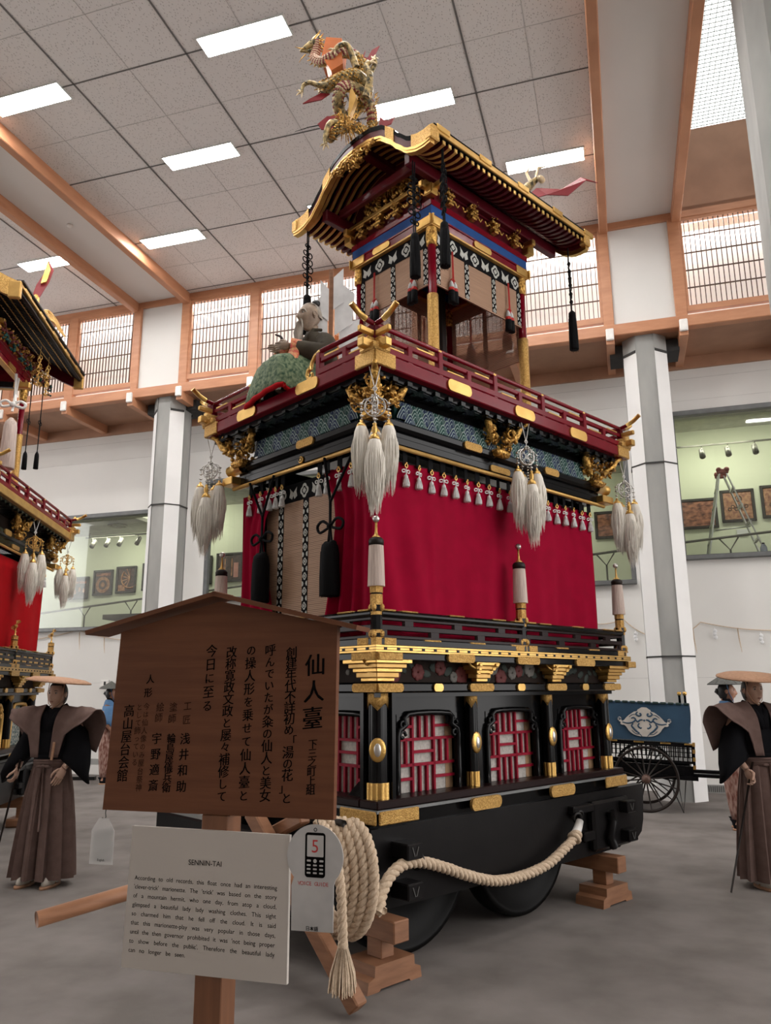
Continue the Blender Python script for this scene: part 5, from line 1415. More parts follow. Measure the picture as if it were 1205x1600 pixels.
# ---- gohei: folded white paper on a timber staff
t = thing('gohei_wand', 'tall white zigzag paper wand on a wooden staff behind the seated hermit', 'paper wand', at(FLOAT, .30, .85, 3.70, R(-45)))
a = MB(); a.box((0, 0, .60), (.032, .025, 1.2), 0, .003); a.box((0, 0, .01), (.12, .12, .02)); a.build('staff', M['timber'], t)
def shide(pts, label=None):
    a = MB(); a.prism(pts, (0, -.016, 0), (1, 0, 0), (0, 0, 1), .003); return a
W2 = M['paper']
for s in (-1, 1):
    for i, (p) in enumerate([[(.02, .84), (.10, .90), (.10, 1.20), (.02, 1.12)], [(.03, .62), (.17, .72), (.19, .98), (.10, 1.06), (.03, 1.0)], [(.06, .42), (.20, .50), (.23, .76), (.07, .72)], [(.08, .22), (.22, .30), (.22, .54), (.09, .48)]]):
        a = MB(); q = [(s*x*(1 if s > 0 else .85), z-(0 if s > 0 else .1)) for x, z in p]
        a.prism(q, (0, -.018+.008*i, 0), (1, 0, 0), (0, 0, 1), .004); a.build('folded_paper', W2, t)
a = MB(); a.prism([(.035, .42), (.065, .40), (.065, .60), (.035, .62)], (0, -.03, 0), (1, 0, 0), (0, 0, 1), .003); a.build('paper_slip', M['orange'], t)

# ---- dragon on the roof ridge: plane across the view, T to the right, depth away from the camera
DR = FLOAT @ Matrix.Translation((.62, .83, 6.29))
t = thing('dragon_ornament', 'gilded dragon coiled around an orange box on the front of the roof ridge', 'dragon', DR)
Tv = Vector((.655, -.755, 0)).normalized(); Dv = Vector((.755, .655, 0)).normalized()
def dp(u, v, d=0): return Tv*((u-568)*.00575)+Vector((0, 0, 7.31-(v-62)*.00667-6.29))+Dv*d
body = [dp(540, 212, -.16), dp(522, 226, -.12), dp(530, 205, -.02), dp(552, 190, .05), dp(575, 193, .12), dp(580, 165, .10), dp(565, 145, -.02), dp(540, 148, -.10), dp(530, 165, -.02), dp(540, 172, .08), dp(560, 150, .12),
        dp(574, 135, .04), dp(560, 128, -.08), dp(535, 135, -.10), dp(512, 138, -.04), dp(506, 125, .04), dp(530, 112, .08), dp(562, 118, .06), dp(566, 100, 0), dp(545, 88, -.06), dp(522, 100, -.1), dp(505, 100, -.06), dp(492, 86, 0), dp(494, 70, .02), dp(497, 58, 0)]
sp = spline(body, 8); n = len(sp)
rad = [.040*(.6+.75*math.sin(PI*min(1, .10+.80*i/n))**.8) for i in range(n)]
a = MB(); a.tube(sp, rad, 12, 0)
for i in range(0, n-1, 1):   # belly plates and scales
    p, q = sp[i], sp[i+1]; d = (q-p).normalized(); side_ = d.cross(Dv).normalized()
    r = rad[i]
    for k in range(5):
        an = -1.0+.5*k; nv = (-Dv*math.cos(an)+side_*math.sin(an)).normalized()
        low = 36 < i < 76 or i > n-46
        if low: a.ball(p+nv*r*.80, (.020, .016, .013), 8, 5, 2 if i % 2 else 1)
        elif (i+k) % 2 == 0: a.ball(p+nv*r*.93, (.015, .015, .010), 6, 4, 3)
    if i % 3 == 0: a.tube([p+side_*r*.7, p+side_*(r+.03)+d*-.02], [.010, .002], 5, 3)
a.build('coiled_body', [M['moss'], M['bone'], M['belly'], M['carved']], t)
a = MB(); h = dp(485, 62, 0)
a.tube([dp(499, 60), dp(490, 60), dp(478, 66), dp(468, 71)], [.032, .042, .03, .012], 10, 0); a.tube([dp(492, 70), dp(480, 72), dp(468, 71)], [.02, .016, .006], 8, 0)
for s in (-.03, .03):
    a.tube([dp(490, 57, s), dp(498, 52, s*1.5), dp(502, 48, s*2)], [.012, .009, .003], 6, 1); a.tube([dp(476, 72, s), dp(468, 74, s*2), dp(463, 76, s*3)], [.006, .005, .002], 5, 1); a.ball(dp(486, 60, s), .010, 8, 5, 2)
for k in range(9): a.tube([dp(500, 56+1.5*k, (k % 3-1)*.03), dp(507+k % 3, 52+2.5*k, (k % 3-1)*.05)], [.010, .002], 5, 1)
a.build('dragon_head', [M['moss'], M['gold'], M['dark_wood']], t)
a = MB(); lid = [(0, 0), (1, 0), (1, 1), (0, 1)]
def hexa(P, Q, mt=0): a.add(P+Q, [(0, 1, 2, 3), (7, 6, 5, 4), (0, 4, 5, 1), (1, 5, 6, 2), (2, 6, 7, 3), (3, 7, 4, 0)], mt)
hexa([dp(503, 96, -.06), dp(511, 60, -.06), dp(536, 64, -.06), dp(532, 98, -.06)], [dp(506, 96, .14), dp(514, 60, .14), dp(539, 64, .14), dp(535, 98, .14)])
hexa([dp(510, 104, -.13), dp(538, 94, -.13), dp(540, 114, -.13), dp(522, 124, -.13)], [dp(511, 104, .12), dp(540, 96, .12), dp(536, 116, .12), dp(522, 123, .12)])
hexa([dp(550, 160, -.12), dp(553, 150, -.12), dp(561, 166, -.12), dp(548, 200, -.12)], [dp(550, 160, -.04), dp(553, 150, -.04), dp(561, 166, -.04), dp(548, 200, -.04)], 1)
build_split(a, 'orange_box', [M['orange'], M['gold_paint']], t)
def leg(P, r, claws):
    a = MB(); P = [dp(*p) for p in P]; a.tube(spline(P, 5), [r*(1.25-.6*i/((len(P)-1)*5)) for i in range((len(P)-1)*5+1)], 8, 0)
    e = P[-1]
    for c in claws: a.tube([e, e+Tv*c[0]*.6+Vector((0, 0, c[1]*.6+.01)), e+Tv*c[0]+Vector((0, 0, c[1]))], [r*.5, r*.35, .002], 6, 1)
    a.build('leg', [M['moss'], M['bone']], t)
leg([(530, 140, -.08), (505, 142, -.1), (488, 136, -.1), (478, 140, -.1), (476, 150, -.1)], .022, [(-.05, .02), (-.05, -.03), (.0, -.06)])
leg([(560, 118, -.1), (548, 92, -.16), (535, 92, -.17), (528, 98, -.17)], .026, [(-.06, .01), (-.04, -.04), (-.0, -.05)])
leg([(575, 165, -.1), (582, 140, -.14), (576, 122, -.14), (582, 118, -.14)], .028, [(.05, .03), (.06, -.02), (-.04, .02)])
leg([(540, 205, -.1), (524, 210, -.18), (516, 228, -.18), (516, 240, -.17)], .026, [(-.05, -.02), (-.02, -.06), (.03, -.05)])
leg([(582, 128, -.1), (590, 116, -.12), (586, 110, -.12)], .02, [(.03, .04), (.05, .0), (-.02, .03)])
def flame(P, d):
    a = MB(); P = [dp(u, v, d) for u, v in P]; n_ = len(P); vs = P+[p+Dv*.012 for p in P]
    a.add(vs, [list(range(n_)), list(range(n_, 2*n_))[::-1]]+[(i, (i+1) % n_, n_+(i+1) % n_, n_+i) for i in range(n_)])
    a.build('red_flame', M['flame_red'], t)
flame([(567, 112), (565, 92), (572, 77), (570, 88), (575, 90), (582, 78), (594, 72), (586, 88), (578, 98), (571, 114)], 0)
flame([(518, 150), (504, 148), (488, 155), (476, 162), (490, 160), (505, 158)], -.06)
flame([(534, 188), (515, 187), (500, 198), (506, 206), (522, 208), (534, 202)], -.08)
flame([(592, 170), (598, 176), (606, 178), (616, 172), (610, 183), (600, 186), (604, 194), (594, 190), (590, 196)], .1)
a = MB()
for k in range(46):
    rg = random.Random(k); an = rg.uniform(0, 2*PI); c = dp(546, 202, -.06)
    q = c+Tv*.09*math.cos(an)*rg.random()+Dv*.06*math.sin(an)+Vector((0, 0, .06*rg.uniform(-1, 1)))
    a.tube([q, q+(q-c)*.5+Vector((0, 0, .03)), q+(q-c)*1.1+Vector((.01, 0, -.03*rg.random()))], [.009, .008, .002], 5)
for k in range(14): a.tube([dp(585+k % 3, 195-4*k, .05), dp(590+k % 4, 191-4*k, .05)], [.008, .002], 5)
a.build('gilded_mane', M['carved'], t)
a = MB(); a.tube([dp(503, 200, -.08), dp(486, 202, -.08), dp(466, 207, -.08)], [.006, .004, .002], 6); a.build('whisker', M['iron'], t)
# rear ridge ornament: horned head with red streamers
t = thing('ridge_ornament', 'small gilded horned head with red streamers at the rear end of the roof ridge', 'roof ornament', FLOAT @ Matrix.Translation((2.62, .72, 6.40)) @ Matrix.Diagonal((1.15, 1.15, 1.3, 1)))
a = MB(); a.tube([(0, 0, 0), (.05, -.06, .18), (.10, -.14, .26), (.13, -.20, .30)], [.06, .05, .035, .02], 10, 0); a.tube([(.1, -.14, .28), (.07, -.12, .36), (.12, -.13, .44)], [.015, .012, .004], 6, 1); a.tube([(.12, -.18, .30), (.14, -.2, .40), (.2, -.24, .42)], [.013, .012, .005], 6, 1)
a.ball((.15, -.22, .29), (.05, .03, .03), 8, 5, 1); a.build('horned_head', [M['moss'], M['bone']], t)
for pts in ([(0, -.1, .08), (.14, -.28, .12), (.26, -.42, .10), (.36, -.55, .22), (.44, -.62, .20), (.36, -.5, .27), (.25, -.36, .18), (.1, -.2, .2)], [(-.1, .05, .1), (-.03, .1, .25), (.06, .03, .28), (.02, -.05, .16)]):
    a = MB(); n_ = len(pts); a.add([Vector(p) for p in pts]+[Vector(p)+Vector((.008, .008, 0)) for p in pts], [list(range(n_)), list(range(n_, 2*n_))[::-1]]+[(i, (i+1) % n_, n_+(i+1) % n_, n_+i) for i in range(n_)]); a.build('red_streamer', M['flame_red'], t)

# ---- rope: laid three-strand cotton rope from the coil through the iron ring to the far hook
def laid_rope(P, r, pitch=.12, seg=6):
    sp = spline([Vector(p) for p in P], 14); L = 0; a = MB(); acc = [0]
    for i in range(1, len(sp)): acc.append(acc[-1]+(sp[i]-sp[i-1]).length)
    N_ = max(8, int(acc[-1]/pitch*9)); pts = []; j = 0
    for k in range(N_+1):
        s = acc[-1]*k/N_
        while j < len(acc)-2 and acc[j+1] < s: j += 1
        f = (s-acc[j])/max(1e-9, acc[j+1]-acc[j]); pts.append(sp[j].lerp(sp[j+1], min(1, f)))
    u = None; fr = []
    for k in range(N_+1):
        t_ = (pts[min(k+1, N_)]-pts[max(k-1, 0)]).normalized()
        u = t_.orthogonal().normalized() if u is None else (u-t_*u.dot(t_)).normalized()
        fr.append((u.copy(), t_.cross(u)))
    for st in range(3):
        q = []
        for k in range(N_+1):
            an = 2*PI*(acc[-1]*k/N_/pitch)+st*2*PI/3
            q.append(pts[k]+(fr[k][0]*math.cos(an)+fr[k][1]*math.sin(an))*r*.52)
        a.tube(q, r*.56, seg, 0)
    return a
t = thing('cotton_rope', 'thick cotton rope coiled at the front and swagged along the black side beam', 'rope', FLOAT)
line = [(-.16, -.20, .42), (-.12, -.15, .47), (-.03, -.12, .555), (.10, -.10, .605), (.26, -.09, .598), (.46, -.09, .54), (.69, -.09, .457), (.94, -.09, .388), (1.21, -.09, .369), (1.51, -.10, .40), (1.75, -.10, .48), (1.86, -.10, .525)]
laid_rope(line, .034, .13).build('main_line', M['rope'], t)
coil = []
for k in range(4*20+1):
    an = PI/2-2*PI*k/20; tt = k/20
    coil.append((-.40+.028*tt, .06-.042*tt+.20*math.cos(an)*.95, .60+.285*math.sin(an)))
laid_rope(coil[4:], .030, .12).build('coil', M['rope'], t)
laid_rope([(-.43, .02, .90), (-.46, -.14, .82), (-.47, -.22, .62), (-.47, -.24, .42), (-.47, -.245, .33)], .026, .11).build('tail', M['rope'], t)
a = MB(); strands(a, (-.47, -.245), .018, .074, .335, .12, 90, 0, .012, 9, .0055); a.ball((-.47, -.245, .33), (.028, .028, .035), 12, 8); a.build('rope_tassel', M['rope'], t)
a = MB(); a.torus((1.87, -.10, .53), .035, .018, (.8, .1, .6), 16, 8); a.torus((1.885, -.10, .545), .034, .018, (.5, .6, .6), 16, 8); a.ball((1.875, -.10, .535), (.03, .03, .03)); a.build('knot', M['rope'], t)
a = MB(); a.tube([(1.88, -.10, .545), (1.93, -.10, .60), (1.965, -.095, .64)], [.034, .030, .026], 12); a.build('wrapped_end', M['white_tape'], t)
a = MB(); a.torus((.26, -.06, .605), .05, .009, (1, .2, 0), 24, 8); a.tube([(.26, -.0, .66), (.26, -.05, .655)], .012, 8); a.build('rope_ring', M['iron'], FT)
a = MB(); a.torus((1.97, -.07, .655), .034, .010, (.3, 1, .2), 20, 8); a.torus((2.03, -.05, .665), .03, .010, (.3, 1, .2), 20, 8); a.tube([(2.0, -.0, .66), (2.0, -.07, .66)], .012, 8); a.build('rope_hook', M['iron'], FT)
a = MB(); a.tube([(-.36, -.12, .885), (-.36, .30, .885)], .02, 8); a.tube([(-.36, .28, .885), (-.12, .28, .80)], .02, 8); a.tube([(-.36, .0, .885), (-.12, .0, .80)], .02, 8); a.build('rope_peg', M['iron'], FT)

# ---- timber trestles under the ends
def trestle(x, label):
    t = thing('support_trestle', label, 'trestle', at(FLOAT, x, 0, 0), 'timber trestles under the main float')
    a = MB(); a.box((0, .30, .285), (.12, .95, .115), 0, .006); a.build('top_bar', M['timber'], t)
    a = MB(); a.box((0, .0, .18), (.10, .12, .10), 0, .004); a.build('post', M['timber'], t)
    a = MB(); a.prism([(-.21, 0), (-.12, 0), (-.11, .012), (.11, .012), (.12, 0), (.21, 0), (.20, .06), (.155, .075), (.15, .13), (-.15, .13), (-.155, .075), (-.20, .06)], (0, .12, 0), (1, 0, 0), (0, 0, 1), .24, 0); a.build('foot', M['timber'], t)
trestle(.02, 'small timber trestle under the near end of the side beam, behind the rope tassel'); trestle(2.38, 'small timber trestle under the far right end of the black side beam')

# gilded sea-fish on the second roof
t = thing('roof_fish', 'gilded fish ornament with raised red tail on the roof of the second float', 'roof ornament', F2 @ Matrix.Translation((2.1, .40, 6.42)))
a = MB(); a.tube(spline([Vector(p) for p in ((-.15, .0, .12), (-.05, 0, .22), (.05, -.02, .36), (.10, -.03, .50))], 6), [.10, .12, .125, .12, .115, .11, .10, .095, .09, .085, .08, .075, .07, .065, .06, .055, .05, .045, .04][:19], 12, 0); a.build('fish_body', M['carved'], t)
a = MB(); a.prism([(-.05, .0), (.03, -.02), (.16, .30), (.20, .48), (.12, .62), (.08, .40), (.0, .22)], (.08, -.02, .42), (.25, -.95, 0), (0, 0, 1), .03, 0); a.prism([(.06, .22), (.13, .26), (.17, .45), (.12, .58), (.09, .40)], (.06, -.02, .42), (.25, -.95, 0), (0, 0, 1), .06, 1); a.build('tail_fin', [M['flame_red'], M['gold']], t)
a = MB()
for k in range(8): a.tube(spline([Vector((.10, -.05, .06+.02*k)), Vector((.22+.015*k, -.12, .20+.028*k)), Vector((.36+.03*k, -.20, .24+.012*k)), Vector((.44+.045*k, -.26, .14+.006*k))], 4), [.014]*4+[.011]*4+[.008]*4+[.003], 6, 0)
a.build('fan_fin', M['gold_chased'], t)
for k, (x, y) in enumerate(((1.42, -.02), (1.75, -.02))):
    t = thing('eave_pendant', ('gilt filigree pendant under the second float eave, left of its pair', 'gilt filigree pendant under the second float eave, right of its pair')[k], 'pendant', at(F2, x, y, 5.82))
    a = MB(); a.tube([(0, 0, 0), (0, 0, -.55)], .004, 5)
    for j in range(7): a.torus((.02*(-1)**j, 0, -.14-.06*j), .028, .006, (.4, 1, .2*j), 12, 5); a.ball((-.025*(-1)**j, .01, -.16-.06*j), .014, 8, 5)
    a.build('filigree', M['gold'], t)
t = thing('white_cord_tassel', 'large pale tassel on a looped white cord hanging beside the second float column', 'tassel', at(F2, .62, -.05, 4.86, R(-80)))
a = MB(); a.tube([(0, 0, .25), (.02, 0, -.08)], .014, 8); a.tube([(.03, 0, .2), (0, 0, -.2)], .014, 8); bow(a, -.12, .13, .016, 0); a.build('cord', M['white_tape'], t)
a = MB(); a.lathe([(.02, -.28), (.06, -.33), (.07, -.38), (.085, -.86), (.08, -.87)], seg=22); a.build('tassel', M['fringe'], t)
# dark staff standing at the far front corner of the main float
t = thing('wooden_staff', 'dark wooden staff with a hanging cord beside the left finial of the main float', 'staff', at(FLOAT, .25, W_+.02, 1.86))
a = MB(); a.tube([(.05, -.05, 0), (.0, .10, 1.05)], [.017, .015], 10); a.ball((.03, .04, .52), (.03, .03, .04), 8, 6); a.build('shaft', M['dark_wood'], t)
a = MB(); a.tube([(0, .085, .98), (.0, .03, .7), (.03, -.0, .42)], .003, 5); a.build('cord', M['black_silk'], t)
# ================================================================ people-sized figures
def head(a, c, sc=1.0, m_=0, lips=1, eye=2, white=3, beard=False):
    c = Vector(c); nu, nv = 40, 30
    def g(x, s): return math.exp(-(x/s)**2)
    vs = []; fs = []
    for i in range(nv+1):
        t = PI*i/nv
        for k in range(nu):
            an = 2*PI*k/nu; x, y, z = math.sin(t)*math.cos(an), math.sin(t)*math.sin(an), math.cos(t)
            px, py, pz = .073*x, .092*y, .115*z
            low = max(0, -z)
            px *= 1-.34*low**1.3; py = py*(1-.10*low) - (.012*low if y < 0 else -.02*low*0)
            if y > 0: py *= 1-.35*low
            if y < 0:
                fx = px/.073; fz = pz/.115
                py -= .024*g(px, .010)*g(pz+.012+.010, .022) + .010*g(px, .008)*g(pz-.012, .03)      # nose and bridge
                py += .012*(g(px-.030, .017)+g(px+.030, .017))*g(pz-.016, .013)                       # eye hollows
                py -= .005*g(px, .045)*g(pz-.034, .012)                                                # brow
                py -= .006*g(px, .018)*g(pz+.058, .010); py += .004*g(px, .02)*g(pz+.075, .008); py -= .010*g(px, .02)*g(pz+.098, .016)
                py -= .004*(g(px-.04, .018)+g(px+.04, .018))*g(pz+.015, .02)
            vs.append(c+Vector((px, py, pz))*sc)
    for i in range(nv):
        for k in range(nu):
            l = (k+1) % nu; fs.append((i*nu+k, (i+1)*nu+k, (i+1)*nu+l, i*nu+l))
    a.add(vs, fs, m_, True)
    for s in (-1, 1):
        a.ball(c+Vector((s*.030, -.0735, .014))*sc, (.0125*sc, .006*sc, .0055*sc), 10, 6, white); a.ball(c+Vector((s*.030, -.0775, .014))*sc, (.0058*sc, .004*sc, .0055*sc), 8, 6, eye)
        a.tube([c+Vector((s*.013, -.085, .031))*sc, c+Vector((s*.03, -.0845, .036))*sc, c+Vector((s*.047, -.073, .031))*sc], [.002*sc, .0035*sc, .0015*sc], 6, eye)
        a.tube([c+Vector((s*.017, -.078, .017))*sc, c+Vector((s*.03, -.0805, .0215))*sc, c+Vector((s*.043, -.072, .016))*sc], .0016*sc, 5, eye)
        a.ball(c+Vector((s*.073, .006, .0))*sc, (.009*sc, .018*sc, .03*sc), 8, 6, m_, Matrix.Rotation(.15, 4, 'X')); a.torus(c+Vector((s*.079, .006, .004))*sc, .018*sc, .004*sc, (1, .2, 0), 12, 5, m_)
    a.ball(c+Vector((0, -.0865, -.0545))*sc, (.020*sc, .006*sc, .0032*sc), 10, 5, lips); a.ball(c+Vector((0, -.0860, -.0610))*sc, (.016*sc, .006*sc, .004*sc), 10, 5, lips)
def hand(a, w, d, side, m_=0, curl=.5, s=1.0):
    """palm plus five fingers from wrist w along d; side points towards the thumb"""
    w, d = Vector(w), Vector(d).normalized(); sd = Vector(side); sd = (sd-d*sd.dot(d)).normalized(); nrm = d.cross(sd)
    rot = Matrix(((sd.x, d.x, nrm.x, 0), (sd.y, d.y, nrm.y, 0), (sd.z, d.z, nrm.z, 0), (0, 0, 0, 1)))
    a.ball(w+d*.042*s, (.040*s, .055*s, .017*s), 12, 8, m_, rot); a.ball(w+d*.075*s, (.040*s, .02*s, .013*s), 10, 6, m_, rot)
    for k, (off, ln) in enumerate(((.028, .070), (.010, .078), (-.009, .072), (-.027, .056))):
        p = w+d*.082*s+sd*off*s; P = [p]; an = .0
        for j, f in enumerate((.45, .32, .23)):
            an += curl*(.55 if j else .35); q = P[-1]+(d*math.cos(an)+nrm*math.sin(an))*ln*f*s; P.append(q)
        a.tube(P, [.0095*s, .0092*s, .008*s, .0055*s], 8, m_); a.ball(P[-1], .0056*s, 8, 5, m_)
    P = [w+d*.022*s+sd*.030*s, w+d*.05*s+sd*.052*s+nrm*.008*s, w+d*.078*s+sd*.056*s+nrm*.016*s*(1+curl), w+d*.098*s+sd*.048*s+nrm*.024*s*(1+curl)]
    a.tube(P, [.013*s, .0115*s, .010*s, .0065*s], 8, m_); a.ball(P[-1], .0066*s, 8, 5, m_)
def oval(cx, cy, z, rx, ry, n=32, tilt=0): return [(cx+rx*math.cos(2*PI*k/n), cy+ry*math.sin(2*PI*k/n), z+tilt*math.sin(2*PI*k/n)) for k in range(n)]
def hair_cap(a, c, sc=1.0, zcut=.035):
    c = Vector(c)
    def fn(u, v):
        an = 2*PI*u; fr = math.cos(an-(-PI/2))   # 1 at the face
        tmax = PI*.5+.75-(1.42 if fr > .45 else 1.42*max(0, (fr+.15)/.6) if fr > -.15 else 0); t = tmax*v
        return c+Vector((.080*math.sin(t)*math.cos(an), .102*math.sin(t)*math.sin(an)+.004, .122*math.cos(t)+.004))*sc
    a.grid(fn, 40, 14)
    a.tube([c+Vector((0, .09, .03))*sc, c+Vector((0, .105, .0))*sc, c+Vector((0, .085, -.03))*sc], [.03*sc, .035*sc, .02*sc], 8)
def samurai(mtx, label, lh, rh, hat_tilt, nod, stick_to=None, stick_label=None, head_turn=0):
    t = thing('costumed_mannequin', label, 'mannequin', mtx)
    H = Vector((0, -.01, 1.565))
    a = MB(); head(a, H)
    a.lathe([(.062, 1.36), (.056, 1.42), (.050, 1.47), (.052, 1.52)], (0, .012, 0), 18, 0)
    a.loft([oval(0, 0, .9, .13, .09), oval(0, 0, 1.05, .125, .085), oval(0, 0, 1.25, .15, .095), oval(0, 0, 1.36, .165, .085), oval(0, .01, 1.42, .10, .07), oval(0, .012, 1.45, .055, .055)], 0)
    for s, hp in ((1, lh), (-1, rh)):
        sh = Vector((s*.175, .01, 1.37)); w = Vector(hp); el = (sh+w)/2+Vector((s*.07, .08, -.02))
        a.tube(spline([sh, el, w], 6), [.048, .046, .044, .043, .042, .041, .040, .038, .036, .033, .030, .027, .025], 12, 0)
        d = (w-el).normalized(); d = (d+Vector((0, 0, -.5))).normalized()
        hand(a, w, d, (-s*.6, -.8, .1) if not (s < 0 and stick_to) else (.3, -1, .2), 0, .55 if not (s < 0 and stick_to) else 1.3)
    for s in (-1, 1): a.tube([(s*.08, .0, .92), (s*.10, -.01, .5), (s*.115, .02, .10)], [.075, .055, .038], 12, 0)
    a.build('body', [M['skin'], M['lips'], M['eye_dark'], M['eye_white']], t)
    a = MB(); hair_cap(a, H); a.build('hair', M['hair'], t)
    # black kimono with overlapping collar
    a = MB(); a.loft([oval(0, 0, .98, .155, .115), oval(0, -.005, 1.10, .158, .118), oval(0, -.005, 1.25, .172, .12), oval(0, 0, 1.36, .185, .105), oval(0, .01, 1.415, .125, .085), oval(0, .014, 1.455, .072, .066)], 0)
    for s in (-1, 1): a.loft([[Vector((s*x, y, z))+Vector((0, dy, 0)) for x, y, z, dy in q] for q in (
        [(.055, .05, 1.49, 0), (.075, .05, 1.47, 0), (.075, .065, 1.47, 0), (.055, .065, 1.49, 0)], [(.058, -.01, 1.475, 0), (.085, -.01, 1.455, 0), (.085, -.02, 1.455, 0), (.058, -.02, 1.475, 0)],
        [(.03, -.075, 1.41, 0), (.07, -.09, 1.40, 0), (.07, -.10, 1.40, 0), (.03, -.085, 1.41, 0)], [(-.035, -.118, 1.27, 0), (.03, -.123, 1.25, 0), (.03, -.133, 1.25, 0), (-.035, -.128, 1.27, 0)])], 0)
    a.build('kimono', M['black_cloth'], t)
    for s, hp in ((1, lh), (-1, rh)):
        a = MB(); ox = abs(hp[0])-.20
        rings = []
        for cx, cy, cz, rx, ry, tl in ((.14, .0, 1.375, .06, .085, .2), (.20, .015, 1.27, .085, .10, .35), (.235+ox*.4, .01, 1.12, .11, .10, .35), (.25+ox*.8, -.01, 1.02, .125, .092, .45), (.255+ox, -.025, .965, .13, .082, .6), (.275+ox, .0, .915, .115, .05, .9)):
            rings.append([(s*(cx+rx*math.cos(2*PI*k/28)), cy+ry*math.copysign(abs(math.sin(2*PI*k/28))**.7, math.sin(2*PI*k/28)), cz-tl*rx*math.cos(2*PI*k/28)) for k in range(28)])
        a.loft(rings, 0, True, True)
        a.build('sleeve', M['black_cloth'], t)
    # pleated hakama
    a = MB(); NP = 96
    def hk(z, f):
        out = []
        for k in range(NP):
            an = 2*PI*k/NP; c, s_ = math.cos(an), math.sin(an)
            rx, ry = .15+.115*f, .115+.085*f
            pl = ((k*.125) % 1); pleat = (pl-.5)*.085*f*(1 if s_ < 0 else .6)
            mid = -.05*f*math.exp(-(c/.10)**2)*(1 if s_ < 0 else .6)
            out.append(((rx+pleat)*c, (ry+pleat+mid)*s_, z))
        return out
    a.loft([hk(1.02, 0), hk(.95, .12), hk(.75, .42), hk(.5, .68), hk(.25, .88), hk(.065, 1.0)], 0, False); a.build('hakama', M['taupe'], t)
    a = MB(); a.loft([oval(0, 0, .955, .163, .128), oval(0, 0, 1.03, .160, .124)], 0, True)
    for z in (.985, 1.005): a.loft([oval(0, 0, z, .166, .131), oval(0, 0, z+.012, .166, .131)], 0)
    for s in (-1, 1): a.ball((s*.035, -.135, .965), (.035, .012, .012), 8, 5); a.tube([(s*.008, -.14, .96), (s*.03, -.165, .7), (s*.04, -.185, .45)], [.009, .008, .008], 6)
    a.ball((0, -.14, .967), (.016, .016, .016), 8, 5); a.build('waist_sash', M['taupe'], t)
    a = MB(); a.loft([oval(0, 0, 1.025, .162, .126), oval(0, 0, 1.06, .160, .124)], 0); a.build('obi', M['black_cloth'], t)
    # stiff winged shoulder vest
    for s in (-1, 1):
        cols = [[(.05, -.142, 1.04), (.058, -.135, 1.25), (.080, -.03, 1.478), (.06, .10, 1.3), (.05, .125, 1.06)], [(.125, -.135, 1.04), (.14, -.128, 1.25), (.165, -.0, 1.462), (.14, .115, 1.3), (.12, .125, 1.06)],
                [(.165, -.14, 1.225), (.22, -.13, 1.31), (.275, .0, 1.465), (.26, .125, 1.32), (.2, .135, 1.15)], [(.37, -.13, 1.365), (.39, -.08, 1.41), (.42, .01, 1.435), (.43, .10, 1.30), (.33, .14, 1.06)]]
        def fn(u, v):
            x = u*3; i = min(2, int(x)); f = x-i; y = v*4; j = min(3, int(y)); g = y-j
            p = Vector(cols[i][j]).lerp(Vector(cols[i+1][j]), f).lerp(Vector(cols[i][j+1]).lerp(Vector(cols[i+1][j+1]), f), g)
            z = p.z+.012*math.sin(PI*g)*(1 if j in (1, 2) else 0)+.004*math.sin(u*26)*(1 if u > .35 else 0); p.y -= (.034*math.sin(PI*g) if j == 1 else 0)*(1-.5*u)-(.02*math.sin(PI*g) if j == 2 else 0)
            return (s*p.x, p.y, z)
        a = MB(); a.grid(fn, 18, 24); o = a.build('shoulder_vest', M['taupe'], t); o.modifiers.new('cloth', 'SOLIDIFY').thickness = .007
    a = MB(); a.bar((.085, -.155, 1.02), (.10, -.16, 1.17), .022, .014, 0, .003); a.build('folding_fan', M['straw'], t)
    # flat straw hat with cord
    T = Matrix.Translation((0, -.005, 1.685)) @ Matrix.Rotation(hat_tilt, 4, 'Y') @ Matrix.Rotation(nod, 4, 'X')
    a = MB(); a.lathe([(.001, .038), (.10, .034), (.22, .022), (.275, .002), (.278, -.010), (.265, -.010), (.10, .012), (.001, .016)], (0, 0, 0), 48, 0)
    for p in range(len(a.v)): a.v[p] = tuple(T @ Vector(a.v[p]))
    a.build('straw_hat', M['straw'], t)
    a = MB()
    for s in (-1, 1): a.tube([(s*.07, -.03, 1.68), (s*.076, -.045, 1.58), (s*.05, -.06, 1.49), (0, -.075, 1.447)], .0035, 5)
    a.build('hat_cord', M['straw'], t)
    for s in (-1, 1):
        a = MB(); a.loft([[(s*.115+.036*q*math.cos(2*PI*k/16), -.06+.115*q*math.sin(2*PI*k/16), z) for k in range(16)] for q, z in ((1, .022), (1.08, .04), (1.0, .065), (.6, .09), (.25, .10))], 0); a.build('tabi', M['tabi'], t)
        a = MB(); a.loft([[(s*.115+.05*math.cos(2*PI*k/20), -.065+.135*math.sin(2*PI*k/20), z) for k in range(20)] for z in (0, .02)], 0); a.tube([(s*.115-.04, -.04, .02), (s*.115, -.10, .085), (s*.115+.04, -.04, .02)], .008, 6); a.build('sandal', M['straw'], t)
    if stick_to:
        w = Vector(rh)+Vector((0, -.02, -.09)); e = Vector(stick_to); top = w+(w-e).normalized()*.16
        a = MB(); a.tube([mtx @ top, mtx @ e], [.010, .008], 8); o = a.build('walking_stick', M['dark_wood'], None); tag(o, stick_label, 'stick')
    return t
SL = Matrix.Translation((-2.935, 7.08, 0)) @ Matrix.Rotation(R(-9), 4, 'Z')
samurai(SL, 'mannequin in brown winged vest and flat straw hat, beside the wooden sign and scarlet-curtained float', (.17, -.10, .95), (-.27, -.08, .95), R(6), 0, (-.46, -.05, .005), 'thin dark stick held by the mannequin at the left')
